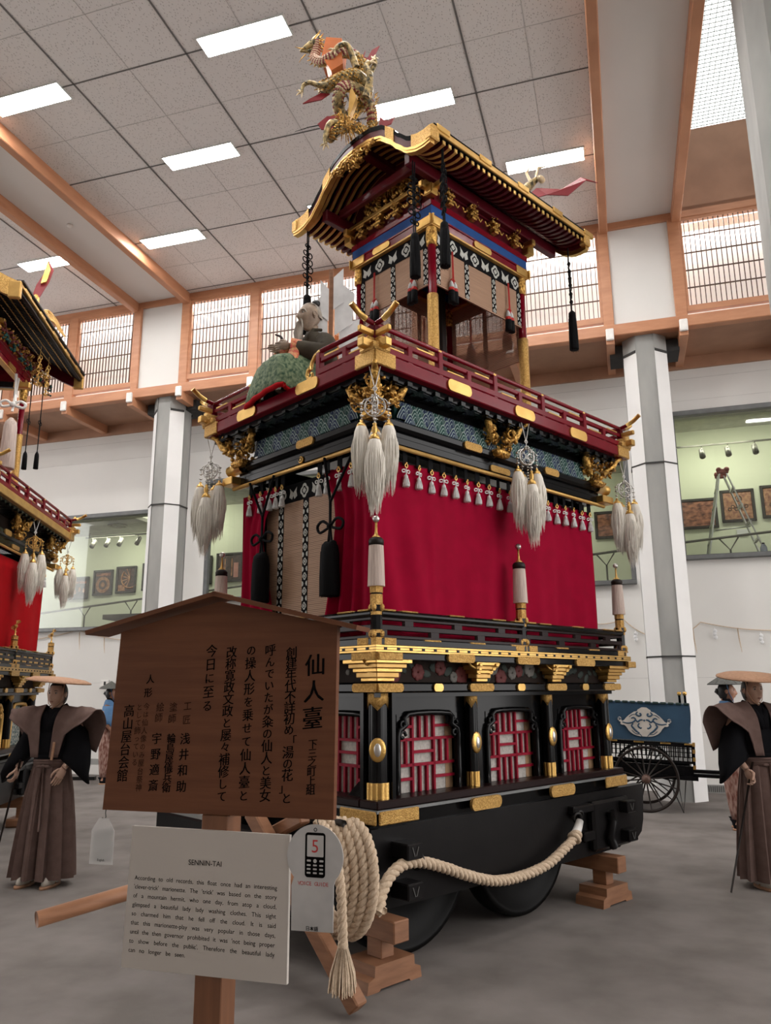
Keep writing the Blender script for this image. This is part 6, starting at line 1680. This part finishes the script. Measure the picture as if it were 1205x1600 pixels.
SR = Matrix.Translation((3.17, 6.88, 0)) @ Matrix.Rotation(R(12), 4, 'Z')
samurai(SR, 'mannequin in brown winged vest and flat straw hat, before the handcart and a blue-coated mannequin', (.24, -.10, .95), (-.20, -.10, .93), R(-1), R(9), (-.47, -.12, .005), 'thin dark stick leaning from the hand of the mannequin at the right edge')

def porter(mtx, label, hatted=True):
    t = thing('costumed_mannequin', label, 'mannequin', mtx)
    H = Vector((0, -.01, 1.545)); a = MB(); head(a, H)
    a.lathe([(.06, 1.33), (.056, 1.40), (.05, 1.45), (.052, 1.50)], (0, .012, 0), 16, 0)
    for s in (-1, 1):
        w = Vector((s*.21, -.10, .90)); sh = Vector((s*.17, .01, 1.34)); el = Vector((s*.24, .05, 1.11))
        a.tube(spline([sh, el, w], 6), [.047]*4+[.043]*4+[.034, .032, .030, .027, .025], 12, 0); hand(a, w, (0, -.15, -1), (-s*.3, -1, 0), 0, .5)
        a.tube([(s*.08, 0, .9), (s*.09, -.01, .48), (s*.095, .02, .06)], [.08, .06, .04], 12, 0)
    a.loft([oval(0, 0, .85, .13, .10), oval(0, 0, 1.1, .14, .095), oval(0, 0, 1.33, .16, .085), oval(0, .01, 1.40, .08, .06)], 0)
    a.build('body', [M['skin_tan'], M['lips'], M['eye_dark'], M['eye_white']], t)
    a = MB(); hair_cap(a, H); a.build('hair', M['hair'], t)
    a = MB(); a.loft([oval(0, 0, .90, .185, .15), oval(0, 0, 1.05, .172, .135), oval(0, 0, 1.25, .18, .125), oval(0, .0, 1.34, .185, .105), oval(0, .01, 1.40, .12, .085), oval(0, .014, 1.44, .07, .066)], 0); a.build('happi_coat', M['happi_blue'], t)
    a = MB()
    for s in (-1, 1): a.tube([(s*.055, .05, 1.46), (s*.065, -.02, 1.45), (s*.045, -.10, 1.36), (s*.015, -.135, 1.15), (s*.015, -.155, .91)], [.014, .018, .022, .022, .022], 8, 0, flat=.5)
    a.build('collar', M['black_cloth'], t)
    for s in (-1, 1):
        a = MB(); sh = Vector((s*.16, .01, 1.33)); w = Vector((s*.24, 0, 1.02)); rings = []
        for f in (0, .35, .7, 1): c = sh.lerp(w, f); rings.append([(c.x+(.075)*math.cos(2*PI*k/20), c.y+(.08+.03*f)*math.sin(2*PI*k/20), c.z) for k in range(20)])
        a.loft(rings, 0, True, False); o = a.build('sleeve', M['happi_blue'], t); o.modifiers.new('cloth', 'SOLIDIFY').thickness = .005
        a = MB(); a.loft([oval(s*.085, 0, .98, .10, .12, 24), oval(s*.09, 0, .7, .115, .13, 24), oval(s*.095, 0, .45, .105, .115, 24), oval(s*.1, .01, .22, .07, .08, 24), oval(s*.1, .015, .12, .05, .06, 24)], 0); a.build('trouser_leg', M['patterned'], t)
        a = MB(); a.loft([[(s*.1+.04*q*math.cos(2*PI*k/16), -.05+.115*q*math.sin(2*PI*k/16)+dy, z) for k in range(16)] for q, z, dy in ((1, .02, 0), (1.05, .045, 0), (.9, .075, .02), (.9, .12, .05))], 0); a.build('tabi', M['black_cloth'], t)
        a = MB(); a.loft([[(s*.1+.05*math.cos(2*PI*k/20), -.055+.135*math.sin(2*PI*k/20), z) for k in range(20)] for z in (0, .02)], 0); a.build('sandal', M['straw'], t)
    a = MB(); a.lathe([(.001, .13), (.03, .118), (.12, .058), (.20, .008), (.205, -.004), (.19, 0), (.10, .05), (.001, .10)], (0, .0, 1.63), 40)
    for k in range(10): an = 2*PI*k/10; a.tube([(0, 0, 1.762), (.2*math.cos(an), .2*math.sin(an), 1.640)], .004, 5)
    a.build('conical_hat', M['greystraw'], t)
    a = MB()
    for s in (-1, 1): a.tube([(s*.074, -.01, 1.64), (s*.074, -.03, 1.53), (s*.05, -.06, 1.46), (0, -.075, 1.43)], .005, 5)
    a.build('chin_cord', M['happi_blue'], t)
    return t
porter(Matrix.Translation((4.07, 9.5, 0)) @ Matrix.Rotation(R(70), 4, 'Z'), 'mannequin in blue coat and patterned trousers with conical grey hat, beside the blue wagon')
porter(Matrix.Translation((-4.98, 14.3, 0)) @ Matrix.Rotation(R(100), 4, 'Z'), 'mannequin in blue coat mostly hidden behind the left edge of the wooden sign')

# ---- hermit puppet seated at the stair gap of the upper platform
t = thing('hermit_puppet', 'bearded old hermit puppet in green brocade seated at the front of the upper platform', 'puppet', at(FLOAT, .21, .93, 3.705, R(-100)) @ Matrix.Diagonal((1.1, 1.1, 1.15, 1)))
H = Vector((0, -.05, .66)); a = MB(); head(a, H, .90)
a.lathe([(.04, .50), (.036, .56), (.038, .60)], (0, -.02, 0), 14, 0)
a.loft([oval(0, .03, .08, .14, .12), oval(0, .03, .25, .13, .11), oval(0, .0, .42, .14, .09), oval(0, -.01, .50, .10, .07), oval(0, -.02, .54, .04, .04)], 0)
for s in (-1, 1):
    P = [Vector((s*.13, 0, .46)), Vector((s*.19, -.04, .33)), Vector((s*.07, -.24, .38))]; a.tube(spline(P, 5), [.036, .036, .035, .034, .033, .031, .029, .027, .024, .021, .019], 10, 0); hand(a, P[2], (-s*.5, -.8, .0), (0, -.2, 1), 0, .9, .75)
    a.tube([(s*.09, .0, .12), (s*.14, -.26, .22), (s*.12, -.32, .02)], [.07, .06, .04], 10, 0)
a.build('body', [M['doll_skin'], M['lips'], M['eye_dark'], M['eye_white']], t)
a = MB(); a.tube([(0, -.125, .60), (0, -.14, .52), (0, -.13, .42), (.005, -.12, .36)], [.026, .034, .022, .004], 12)
for s in (-1, 1): a.tube([(s*.008, -.125, .63), (s*.035, -.128, .60), (s*.04, -.125, .55)], [.007, .006, .002], 6); a.tube([(s*.015, -.118, .695), (s*.04, -.11, .69), (s*.055, -.10, .665)], [.006, .006, .002], 6)
a.build('beard', M['grey_hair'], t)
a = MB(); 
def hc(u, v):
    an = 2*PI*u; t_ = (1.5 if math.sin(an) > .25 else .45)*v+.2*v; return H+Vector((.0715*math.sin(t_)*math.cos(an), .090*math.sin(t_)*math.sin(an)+.008, .107*math.cos(t_)+.002))
a.grid(hc, 30, 10); a.build('hair', M['grey_hair'], t)
a = MB(); a.ball((0, .0, .775), (.032, .036, .028), 12, 8); a.tube([(-.03, 0, .77), (.03, 0, .77)], .006, 6); a.build('topknot', M['hair'], t)
a = MB()   # robe body
a.loft([oval(0, .05, .10, .20, .15), oval(0, .05, .22, .19, .14), oval(0, .03, .36, .175, .115), oval(0, .0, .46, .165, .09), oval(0, -.01, .515, .10, .075), oval(0, -.02, .545, .05, .048)], 0)
for s in (-1, 1): a.tube(spline([Vector((s*.10, .0, .47)), Vector((s*.17, .0, .40)), Vector((s*.205, -.05, .32)), Vector((s*.11, -.20, .35))], 5), [.055, .062, .066, .068, .07, .072, .073, .074, .074, .073, .072, .07, .068, .066, .064, .06], 14)
for s in (-1, 1): a.tube([(s*.035, .03, .575), (s*.045, -.04, .555), (s*.03, -.09, .48), (-s*.02, -.10, .36)], [.010, .012, .014, .014], 8)
a.build('robe', M['coat_brown'], t)
a = MB()   # brocade lap and skirt hanging over the edge
def lap(u, v):
    w = 2*u-1
    hw = .17+.10*v; h = .27 if v < .62 else .27*math.cos((v-.62)/.38*PI/2)**.8 if v < 1 else 0
    y = .06-.42*min(v, .72)/.72-(.07*max(0, v-.62)/.38)
    knee = .055*(math.exp(-((w-.5)/.28)**2)+math.exp(-((w+.5)/.28)**2))*math.sin(PI*min(1, v/.75))
    z = (h+knee)*(1-abs(w)**3.2)+.006*math.sin(w*22+3*v)*v
    x = hw*math.sin(w*PI/2*.98)*(1+.10*(1-min(1, (h+knee)/.3)))+.006*math.sin(v*25)*abs(w)
    y += .05*(abs(w)**2)*v+.008*math.sin(w*16)*max(0, v-.5)
    return (x, y, max(.004, z))
a.grid(lap, 50, 30); o = a.build('brocade_lap', M['brocade'], t); o.modifiers.new('cloth', 'SOLIDIFY').thickness = .012
a = MB(); a.tube([lap(k/24, 1.0) for k in range(25)], .018, 8); a.tube([lap(.0, .2+.08*k) for k in range(11)], .014, 8); a.tube([lap(1.0, .2+.08*k) for k in range(11)], .014, 8); a.build('red_hem', M['scarlet'], t)
a = MB()
for s in (-1, 1):
    a.tube([(s*.12, -.17, .355), (s*.085, -.235, .36)], [.058, .066], 14); a.tube([(s*.12, -.22, .34), (s*.15, -.25, .27), (s*.17, -.26, .20)], [.034, .042, .040], 10)
a.ball((.0, -.24, .36), (.06, .03, .03), 10, 6); a.build('brocade_cuff', M['red_brocade'], t)
t2 = tag(MB().tube([(0, 0, 0), (.03, -.01, .06), (.0, -.03, .12), (-.05, -.05, .15)], [.011, .012, .010, .006], 8).build('curved_pipe', M['dark_wood'], None, at(FLOAT, -.055, .98, 4.12, R(-100))), 'short dark curved stick held in the hands of the seated hermit', 'stick')

# ================================================================ the sign in front
SG = ROOM @ Matrix.Translation((0, 2.5, 0))
t = thing('wooden_sign', 'brown wooden notice board with gabled top and brushed Japanese text in front of the float', 'sign', at(SG, -1.38, .06, 0))
O = Vector((-1.38, .06, 0))
def SP(x, y, z): return Vector((x, y, z))-O
a = MB(); a.prism([(-1.826, 1.185), (-.945, 1.185), (-.937, 1.815), (-1.388, 1.912), (-1.80, 1.812)], SP(0, .028, 0), (1, 0, 0), (0, 0, 1), .028, 0); board = a.build('board', M['sign_wood'], t)
a = MB()
for (x0, z0, x1, z1) in ((-1.915, 1.802, -1.380, 1.928), (-1.396, 1.928, -.850, 1.792)):
    d = Vector((x1-x0, 0, z1-z0)); nz = Vector((-d.z, 0, d.x)).normalized()*.016
    P = [SP(x0, -.055, z0), SP(x1, -.055, z1), SP(x1, .085, z1), SP(x0, .085, z0)]
    q = MB(); q.add(P+[p+nz for p in P], [(3, 2, 1, 0), (4, 5, 6, 7), (0, 1, 5, 4), (1, 2, 6, 5), (2, 3, 7, 6), (3, 0, 4, 7)]); q.build('roof_board', M['sign_wood'], t)
a = MB(); a.box(SP(-1.379, .055, .592), (.10, .100, 1.184), 0, .003); a.box(SP(-1.379, .067, 1.42), (.10, .076, .5), 0, .003); a.build('post', M['post_wood'], t)
a = MB(); a.box(SP(-1.379, .07, .02), (.5, .4, .04), 0, .01); a.build('base', M['post_wood'], t)
for x, z in ((-1.815, 1.185), (-1.001, 1.19)):
    a = MB(); a.tube([SP(x, .006, z+.003), SP(x, .004, z-.012), SP(x+.006, .0, z-.024), SP(x+.002, -.004, z-.032), SP(x-.006, -.004, z-.026)], .0016, 6); a.build('screw_hook', M['iron'], t)
COLS = [('仙人臺', (-1.016, 1.678), (-1.023, 1.502), .060, .012), ('下三之町上組', (-1.02, 1.42), (-1.026, 1.274), .026, .006), ('創建年代不詳初め「湯の花」と', (-1.104, 1.722), (-1.112, 1.246), .036, .008), ('呼んでいたが粂の仙人と美女', (-1.185, 1.733), (-1.19, 1.252), .036, .008),
        ('の操人形を乗せて仙人臺と', (-1.259, 1.734), (-1.27, 1.249), .036, .008), ('改称寛政文政と屡々補修して', (-1.336, 1.729), (-1.352, 1.244), .036, .008), ('今日に至る', (-1.415, 1.734), (-1.423, 1.543), .036, .008),
        ('工匠', (-1.502, 1.543), (-1.503, 1.496), .026, .002), ('浅井和助', (-1.505, 1.431), (-1.511, 1.271), .032, .004), ('塗師', (-1.559, 1.539), (-1.562, 1.499), .026, .002), ('輪島屋儀兵衛', (-1.561, 1.431), (-1.57, 1.266), .028, .004),
        ('絵師', (-1.613, 1.539), (-1.617, 1.502), .026, .002), ('宇野適斎', (-1.62, 1.43), (-1.623, 1.271), .032, .004), ('人形', (-1.661, 1.638), (-1.667, 1.59), .027, .004), ('今は仙人像のみ屋台祭神', (-1.67, 1.542), (-1.682, 1.263), .022, -.004), ('として飾っている', (-1.699, 1.539), (-1.705, 1.348), .022, -.004), ('高山屋台会館', (-1.742, 1.525), (-1.752, 1.301), .036, .008)]
for body_, p0, p1, sz, bold in COLS:
    n_ = len(body_); mb_ = MB()
    for i, ch in enumerate(body_):
        f = i/max(1, n_-1); x = p0[0]+(p1[0]-p0[0])*f; z = p0[1]+(p1[1]-p0[1])*f
        if ch == '「': x += .012
        if ch == '」': x -= .010; z -= .004
        k = 1 if ord(ch) > 0x4e00 else .86
        tilt = .10
        for dx in ((-.0007, .0007) if bold > .003 else (0,)):
            mb_.text(ch, SP(x+dx*(2 if sz > .05 else 1), -.0006-dx*.1, z)-Vector((0, 0, sz*k*.42)), (1, 0, tilt), (-.0, 0, 1), sz*k*(1.22 if n_ > 9 else 1.30), .0006, 0, 'CENTER', 0)
    mb_.build('lettering', M['faded_ink'] if bold < .003 else M['ink'], board)

# cream English board fixed to the post
a = MB(); a.prism([(-1.70, .690), (-1.093, .693), (-1.093, 1.134), (-1.690, 1.138)], SP(0, .0045, 0), (1, 0, 0), (0, 0, 1), .0150, 0); wb = a.build('english_board', M['board_white'], t)
a = MB(); YB = -.0112
a.text('SENNIN-TAI', SP(-1.399, YB, 1.025), (1, 0, .002), (0, 0, 1), .0235, .0004, 0, 'CENTER', .004)
a.build('title_lettering', M['ink'], wb); a = MB()
LINES = ["According to old records, this float once had an interesting", "'clever-trick' marionette. The 'trick' was based on the story", "of a mountain hermit, who one day, from atop a cloud,", "glimpsed a beautiful lady lady washing clothes. This sight", "so charmed him that he fell off the cloud. It is said",
         "that this marionette-play was very popular in those days,", "until the then governor prohibited it was 'not being proper", "to show before the public'. Therefore the beautiful lady", "can no longer be seen."]
def wid(w, b=.0):
    vs, _ = text_mesh(w, 'LEFT', b); return max(p[0] for p in vs)
for i, ln in enumerate(LINES):
    x0, x1 = -1.668-.0009*i, -1.133-.0005*i; z = .966-.0282*i; sz = .0195; ws = ln.split(' '); W_s = [wid(w)*sz for w in ws]
    gap = (x1-x0-sum(W_s))/(len(ws)-1) if i < 8 else .016
    x = x0
    for w, ww in zip(ws, W_s): a.text(w, SP(x, YB, z), (1, 0, 0), (0, 0, 1), sz, .0004, 0, 'LEFT', 0); x += ww+gap
a.build('lettering', M['ink'], wb)
# hanging tags
tg = thing('english_tag', 'small clear plastic tag with white card hanging from the left corner of the wooden sign', 'tag', at(SG, -1.813, .0, 1.146))
a = MB(); a.prism([(-.048, -.142), (.048, -.140), (.047, -.03), (.02, .012), (-.02, .012), (-.047, -.03)], (0, -.0045, 0), (1, 0, 0), (0, 0, 1), .002); a.build('plastic_sleeve', M['clear'], tg)
a = MB(); a.prism([(-.040, -.135), (.040, -.133), (.040, -.025), (-.040, -.025)], (0, -.001, 0), (1, 0, 0), (0, 0, 1), .002); cd = a.build('card', M['tag_white'], tg)
a = MB(); a.text('English', (0, -.0072, -.130), (1, 0, 0), (0, 0, 1), .011, .0004, 0, 'CENTER', 0); a.build('lettering', M['ink'], cd)
tg = thing('voice_guide_tag', 'white round-topped voice guide tag with red number and phone symbol, beside the rope coil', 'tag', at(SG, -1.001, -.012, 1.168))
Q = lambda x, z: (x+1.001, z-1.168)
poly = [Q(-1.082, .985), Q(-1.080, .852), Q(-.938, .855), Q(-.937, .99)]
pts = []
for k in range(33):
    an = R(-42)+R(264)*k/32; pts.append((.097*math.cos(an)-.001, -.093+.097*math.sin(an)))
a = MB(); a.prism([poly[1], poly[2], poly[3]]+pts+[poly[0]], (0, .002, 0), (1, 0, 0), (0, 0, 1), .004, 0); a.torus((0, -.003, -.012), .005, .0012, (0, 1, 0), 12, 5, 1); pl = a.build('plate', [M['tag_white'], M['iron']], tg)
def rr(x0, x1, z0, z1, r):
    P = []
    for cx, cz, s0 in ((x1-r, z1-r, 0), (x0+r, z1-r, 90), (x0+r, z0+r, 180), (x1-r, z0+r, 270)):
        for k in range(6): an = R(s0+18*k); P.append((cx+r*math.cos(an), cz+r*math.sin(an)))
    return P
def flatp(a, P, y, m_): a.prism(P, (0, y, 0), (1, 0, 0), (0, 0, 1), .0005, m_)
a = MB(); X = lambda x: x+1.001; Zz = lambda z: z-1.168
flatp(a, rr(X(-1.036), X(-.966), Zz(1.012), Zz(1.147), .010), -.0022, 0); flatp(a, rr(X(-1.029), X(-.972), Zz(1.074), Zz(1.139), .003), -.0028, 1)
for r_ in range(3):
    for c in range(3): flatp(a, rr(X(-1.029+.0215*c), X(-1.016+.0215*c), Zz(1.046-.0115*r_), Zz(1.051-.0115*r_), .0015), -.0028, 1)
for c in (0, 2): flatp(a, rr(X(-1.029+.0215*c), X(-1.015+.0215*c), Zz(1.059), Zz(1.065), .002), -.0028, 1)
flatp(a, [(X(-1.001)+.006*math.cos(k*PI/8), Zz(1.0615)+.006*math.sin(k*PI/8)) for k in range(16)], -.0028, 1)
a.build('phone_symbol', [M['ink'], M['tag_white']], pl)
a = MB(); a.text('5', (X(-1.001), -.0032, Zz(1.087)), (1, 0, 0), (0, 0, 1), .056, .0004, 0, 'CENTER', 0)
x = X(-1.054); 
for i, ch in enumerate('VOICE GUIDE'):
    if ch != ' ': a.text(ch, (X(-1.055)+.0097*i, -.0024, Zz(.988)), (1, 0, 0), (0, 0, 1), .0165, .0004, 0, 'CENTER', 0)
a.build('red_lettering', M['red_ink'], pl)
a = MB(); a.text('日本語', (X(-1.009), -.0024, Zz(.857)), (1, 0, 0), (0, 0, 1), .0145, .0004, 0, 'CENTER', .01); a.build('lettering', M['ink'], pl)

# ---- timber shaft and crossed legs in front of the float
t = thing('shaft_trestle', 'timber pole with a round end resting on crossed timber legs behind the sign', 'trestle', Matrix.Translation((-.9, 4.6, 0)))
TO = Vector((-.9, 4.6, 0))
a = MB(); a.tube([Vector((-1.626, 3.9, .568))-TO, Vector((-.584, 4.7, .732))-TO], .036, 20, 0); a.build('pole', M['timber'], t)
a = MB(); a.bar(Vector((-.150, 4.305, .045))-TO, Vector((-.78, 4.75, .91))-TO, .085, .085, 0, .008); a.build('leg', M['timber'], t)
a = MB(); a.bar(Vector((-.46, 4.56, .91))-TO, Vector((-1.859, 6.246, .04))-TO, .07, .07, 0, .008); a.build('leg', M['timber'], t)

# ================================================================ handcart with indigo cover
WG = at(ROOM, .15, 11.27, 0)
t = thing('handcart', 'two-wheeled black handcart carrying an indigo cloth cover, in front of a concrete column', 'cart', WG)
TL = Matrix.Rotation(R(2.6), 4, 'Y')
def tb(a):
    a.M = None; return a
for y in (0, .85):
    a = MB(); a.torus((0, y, .42), .405, .016, (0, 1, 0), 56, 8); a.torus((0, y, .42), .395, .012, (0, 1, 0), 56, 6); w = a.build('wheel_rim', M['dark_wood'], t)
    a = MB(); a.lathe([(.03, -.07), (.05, -.05), (.06, 0), (.05, .05), (.03, .07)], (0, y, .42), 20, 0, True, Matrix.Rotation(PI/2, 4, 'X')); a.build('wheel_hub', mat('hub_brown', (.10, .05, .035), .5), t)
    for k in range(16):
        an = 2*PI*k/16+.1; a = MB(); a.tube([(.05*math.cos(an), y, .42+.05*math.sin(an)), (.395*math.cos(an), y, .42+.395*math.sin(an))], [.011, .008], 6); a.build('spoke', M['dark_wood'], t)
a = MB(); a.tube([(0, .0, .42), (0, .85, .42)], .02, 8); a.build('axle', M['iron'], t)
def wp(x, y, z): return TL @ Vector((x, y, z-.42))+Vector((0, 0, .42))
a = MB(); a.M = Matrix.Translation((0, 0, .42)) @ TL @ Matrix.Translation((0, 0, -.42))
a.box((-.1, .10, .53), (1.4, .03, .16)); a.box((-.1, .75, .53), (1.4, .03, .16)); a.box((-.1, .42, .50), (1.4, .62, .03)); a.box((-.1, .42, .88), (1.42, .60, .02)); a.box((-.1, .06, .46), (1.5, .05, .05)); a.box((-.1, .10, .655), (1.42, .05, .03)); a.box((-.1, .10, .87), (1.42, .04, .05)); a.build('cart_bed', M['black'], t)
a = MB(); a.M = Matrix.Translation((0, 0, .42)) @ TL @ Matrix.Translation((0, 0, -.42))
for k in range(25): a.box((-.78+.057*k, .10, .76), (.014, .02, .20))
for z in (.72, .78, .83): a.box((-.1, .10, z), (1.4, .018, .010))
for k in range(25): a.box((-.78+.057*k, .75, .76), (.014, .02, .20))
a.build('side_lattice', M['black'], t)
for x in (-.75, -.42, -.08, .26, .56): a = MB(); a.M = Matrix.Translation((0, 0, .42)) @ TL @ Matrix.Translation((0, 0, -.42)); a.box((x, .078, .885), (.13, .014, .022), 0, .006); a.build('gold_fitting', M['gold'], t)
a = MB(); a.M = Matrix.Translation((0, 0, .42)) @ TL @ Matrix.Translation((0, 0, -.42)); a.box((.61, .08, .72), (.03, .03, .36)); 
for z in (.60, .70, .80, .89): a.box((.611, .062, z), (.034, .01, .05), 1)
a.build('end_post', [M['black'], M['gold']], t)
for y in (.15, .70): a = MB(); a.bar((.4, y, .475), (1.25, y, .45), .05, .05, 0, .01); a.build('shaft', M['black'], t)
a = MB(); a.tube([(.40, .12, .40), (.44, .10, .0), (.50, .12, .40)], .008, 6); a.tube([(.44, .1, 0), (.28, .12, .42)], .008, 6); a.build('prop_leg', M['iron'], t)
for x in (.515, .585): a = MB(); a.tube([(x, .2, .9), (x, .2, 1.50)], .016, 8, 0); a.lathe([(.014, 1.49), (.026, 1.50), (.028, 1.53), (.02, 1.54)], (x, .2, 0), 10, 1); a.build('cover_pole', [M['black'], M['gold']], t)
cv = thing('cart_cover', 'indigo cloth cover with a pale cloud-shaped crest draped on the handcart', 'cloth cover', WG)
TLM = Matrix.Translation((0, 0, .42)) @ TL @ Matrix.Translation((0, 0, -.42))
a = MB(); a.M = TLM
def cloth(u, v): return (-.86+1.44*u, .075+.006*math.sin(u*11+v*4)-.012*v, 1.40-.49*v)
a.grid(cloth, 40, 16); a.grid(lambda u, v: (-.86+1.44*u, .075+.65*v, 1.40), 20, 8); a.grid(lambda u, v: (-.86+1.44*u, .725, 1.40-.49*v), 20, 8); a.grid(lambda u, v: (.58+.01*math.sin(v*5), .075+.65*u, 1.40-.49*v), 10, 8); a.grid(lambda u, v: (-.86, .075+.65*u, 1.40-.49*v), 10, 8)
o = a.build('cloth', M['wagon_blue'], cv)
a = MB(); a.M = TLM
for k in range(15): a.box((-.83+.098*k, .068, 1.405), (.075, .03, .03), 0, .008)
a.build('top_binding', mat('dark_green_binding', (.012, .03, .026), .8), cv)
# crest: cloud head over a fan of scrolls
a = MB(); a.M = TLM; cx, cz = .0, 1.155
def cp(P, m_, lv=0): a.prism([(cx+x*.00086, cz-y*.00082) for x, y in P], (0, .052-.003*lv, 0), (1, 0, 0), (0, 0, 1), .004, m_)
def mirror(P): return P+[(-x, y) for x, y in P[::-1]]
half = [(0, -225), (-40, -222), (-70, -200), (-95, -185), (-105, -160), (-150, -150), (-190, -120), (-230, -90), (-270, -50), (-300, -10), (-330, 10), (-350, -20), (-345, -45), (-370, -60), (-395, -45), (-400, -15), (-380, 10), (-350, 30), (-362, 50), (-340, 70), (-300, 70), (-270, 100), (-240, 150), (-200, 190), (-160, 215), (-110, 232), (-60, 240), (0, 240)]
P = mirror(half); cp(P[::-1] if True else P, 0, 0)
def cl(P, w):
    pts = spline([Vector((cx+x*.00086, .046, cz-y*.00082)) for x, y in P], 4); a.tube(pts, [w*.00086*(.5+.5*math.sin(PI*(.1+.8*i/(len(pts)-1)))) for i in range(len(pts))], 6, 1, flat=.5)
for s in (-1, 1):
    for P, w in (([(95, -150), (120, -115), (85, -85), (50, -95), (52, -122), (72, -120)], 13), ([(330, 25), (250, 40), (170, 20), (130, -25), (160, -55), (195, -40)], 12), ([(130, -25), (100, 10), (60, -20), (25, -25)], 13),
                 ([(165, 40), (190, 75), (160, 120), (115, 165), (75, 190)], 14), ([(75, 30), (95, 75), (60, 110), (40, 100)], 12), ([(40, 240), (70, 205), (130, 200), (190, 150)], 6), ([(230, -60), (180, -100), (130, -110)], 5), ([(395, -30), (372, -40), (360, -20), (385, -8)], 8)): cl([(s*x, y) for x, y in P], w)
cp([(0, -35), (18, -15), (0, 5), (-18, -15)], 1, 2)
a.build('crest', [M['crest'], M['wagon_blue']], cv)

# pole stand beside the blue-coated porter at left
t = thing('pole_stand', 'black pole on a low floor stand behind the left mannequin', 'stand', Matrix.Translation((-5.55, 14.9, 0)))
a = MB(); a.box((-.02, 0, .03), (.42, .10, .06)); a.build('foot', M['iron'], t); a = MB(); a.bar((-.05, 0, .05), (.02, 0, .86), .06, .06); a.build('upright', M['iron'], t); a = MB(); a.tube([(-.8, .1, .95), (.05, 0, .885), (.5, -.02, .87)], .03, 8); a.build('pole', M['iron'], t)
# timber block under the second float
t = thing('support_trestle', 'worn timber trestle under the second float at the left edge', 'trestle', at(F2, 2.5, 0, 0))
a = MB(); a.box((0, .1, .27), (.12, .6, .12), 0, .006); a.build('top_bar', M['timber'], t); a = MB(); a.box((0, .0, .16), (.10, .14, .12)); a.build('post', M['timber'], t); a = MB(); a.box((0, .0, .05), (.4, .3, .10), 0, .02); a.build('foot', M['timber'], t)
# carved fish and lantern on the second float roof are built with that roof
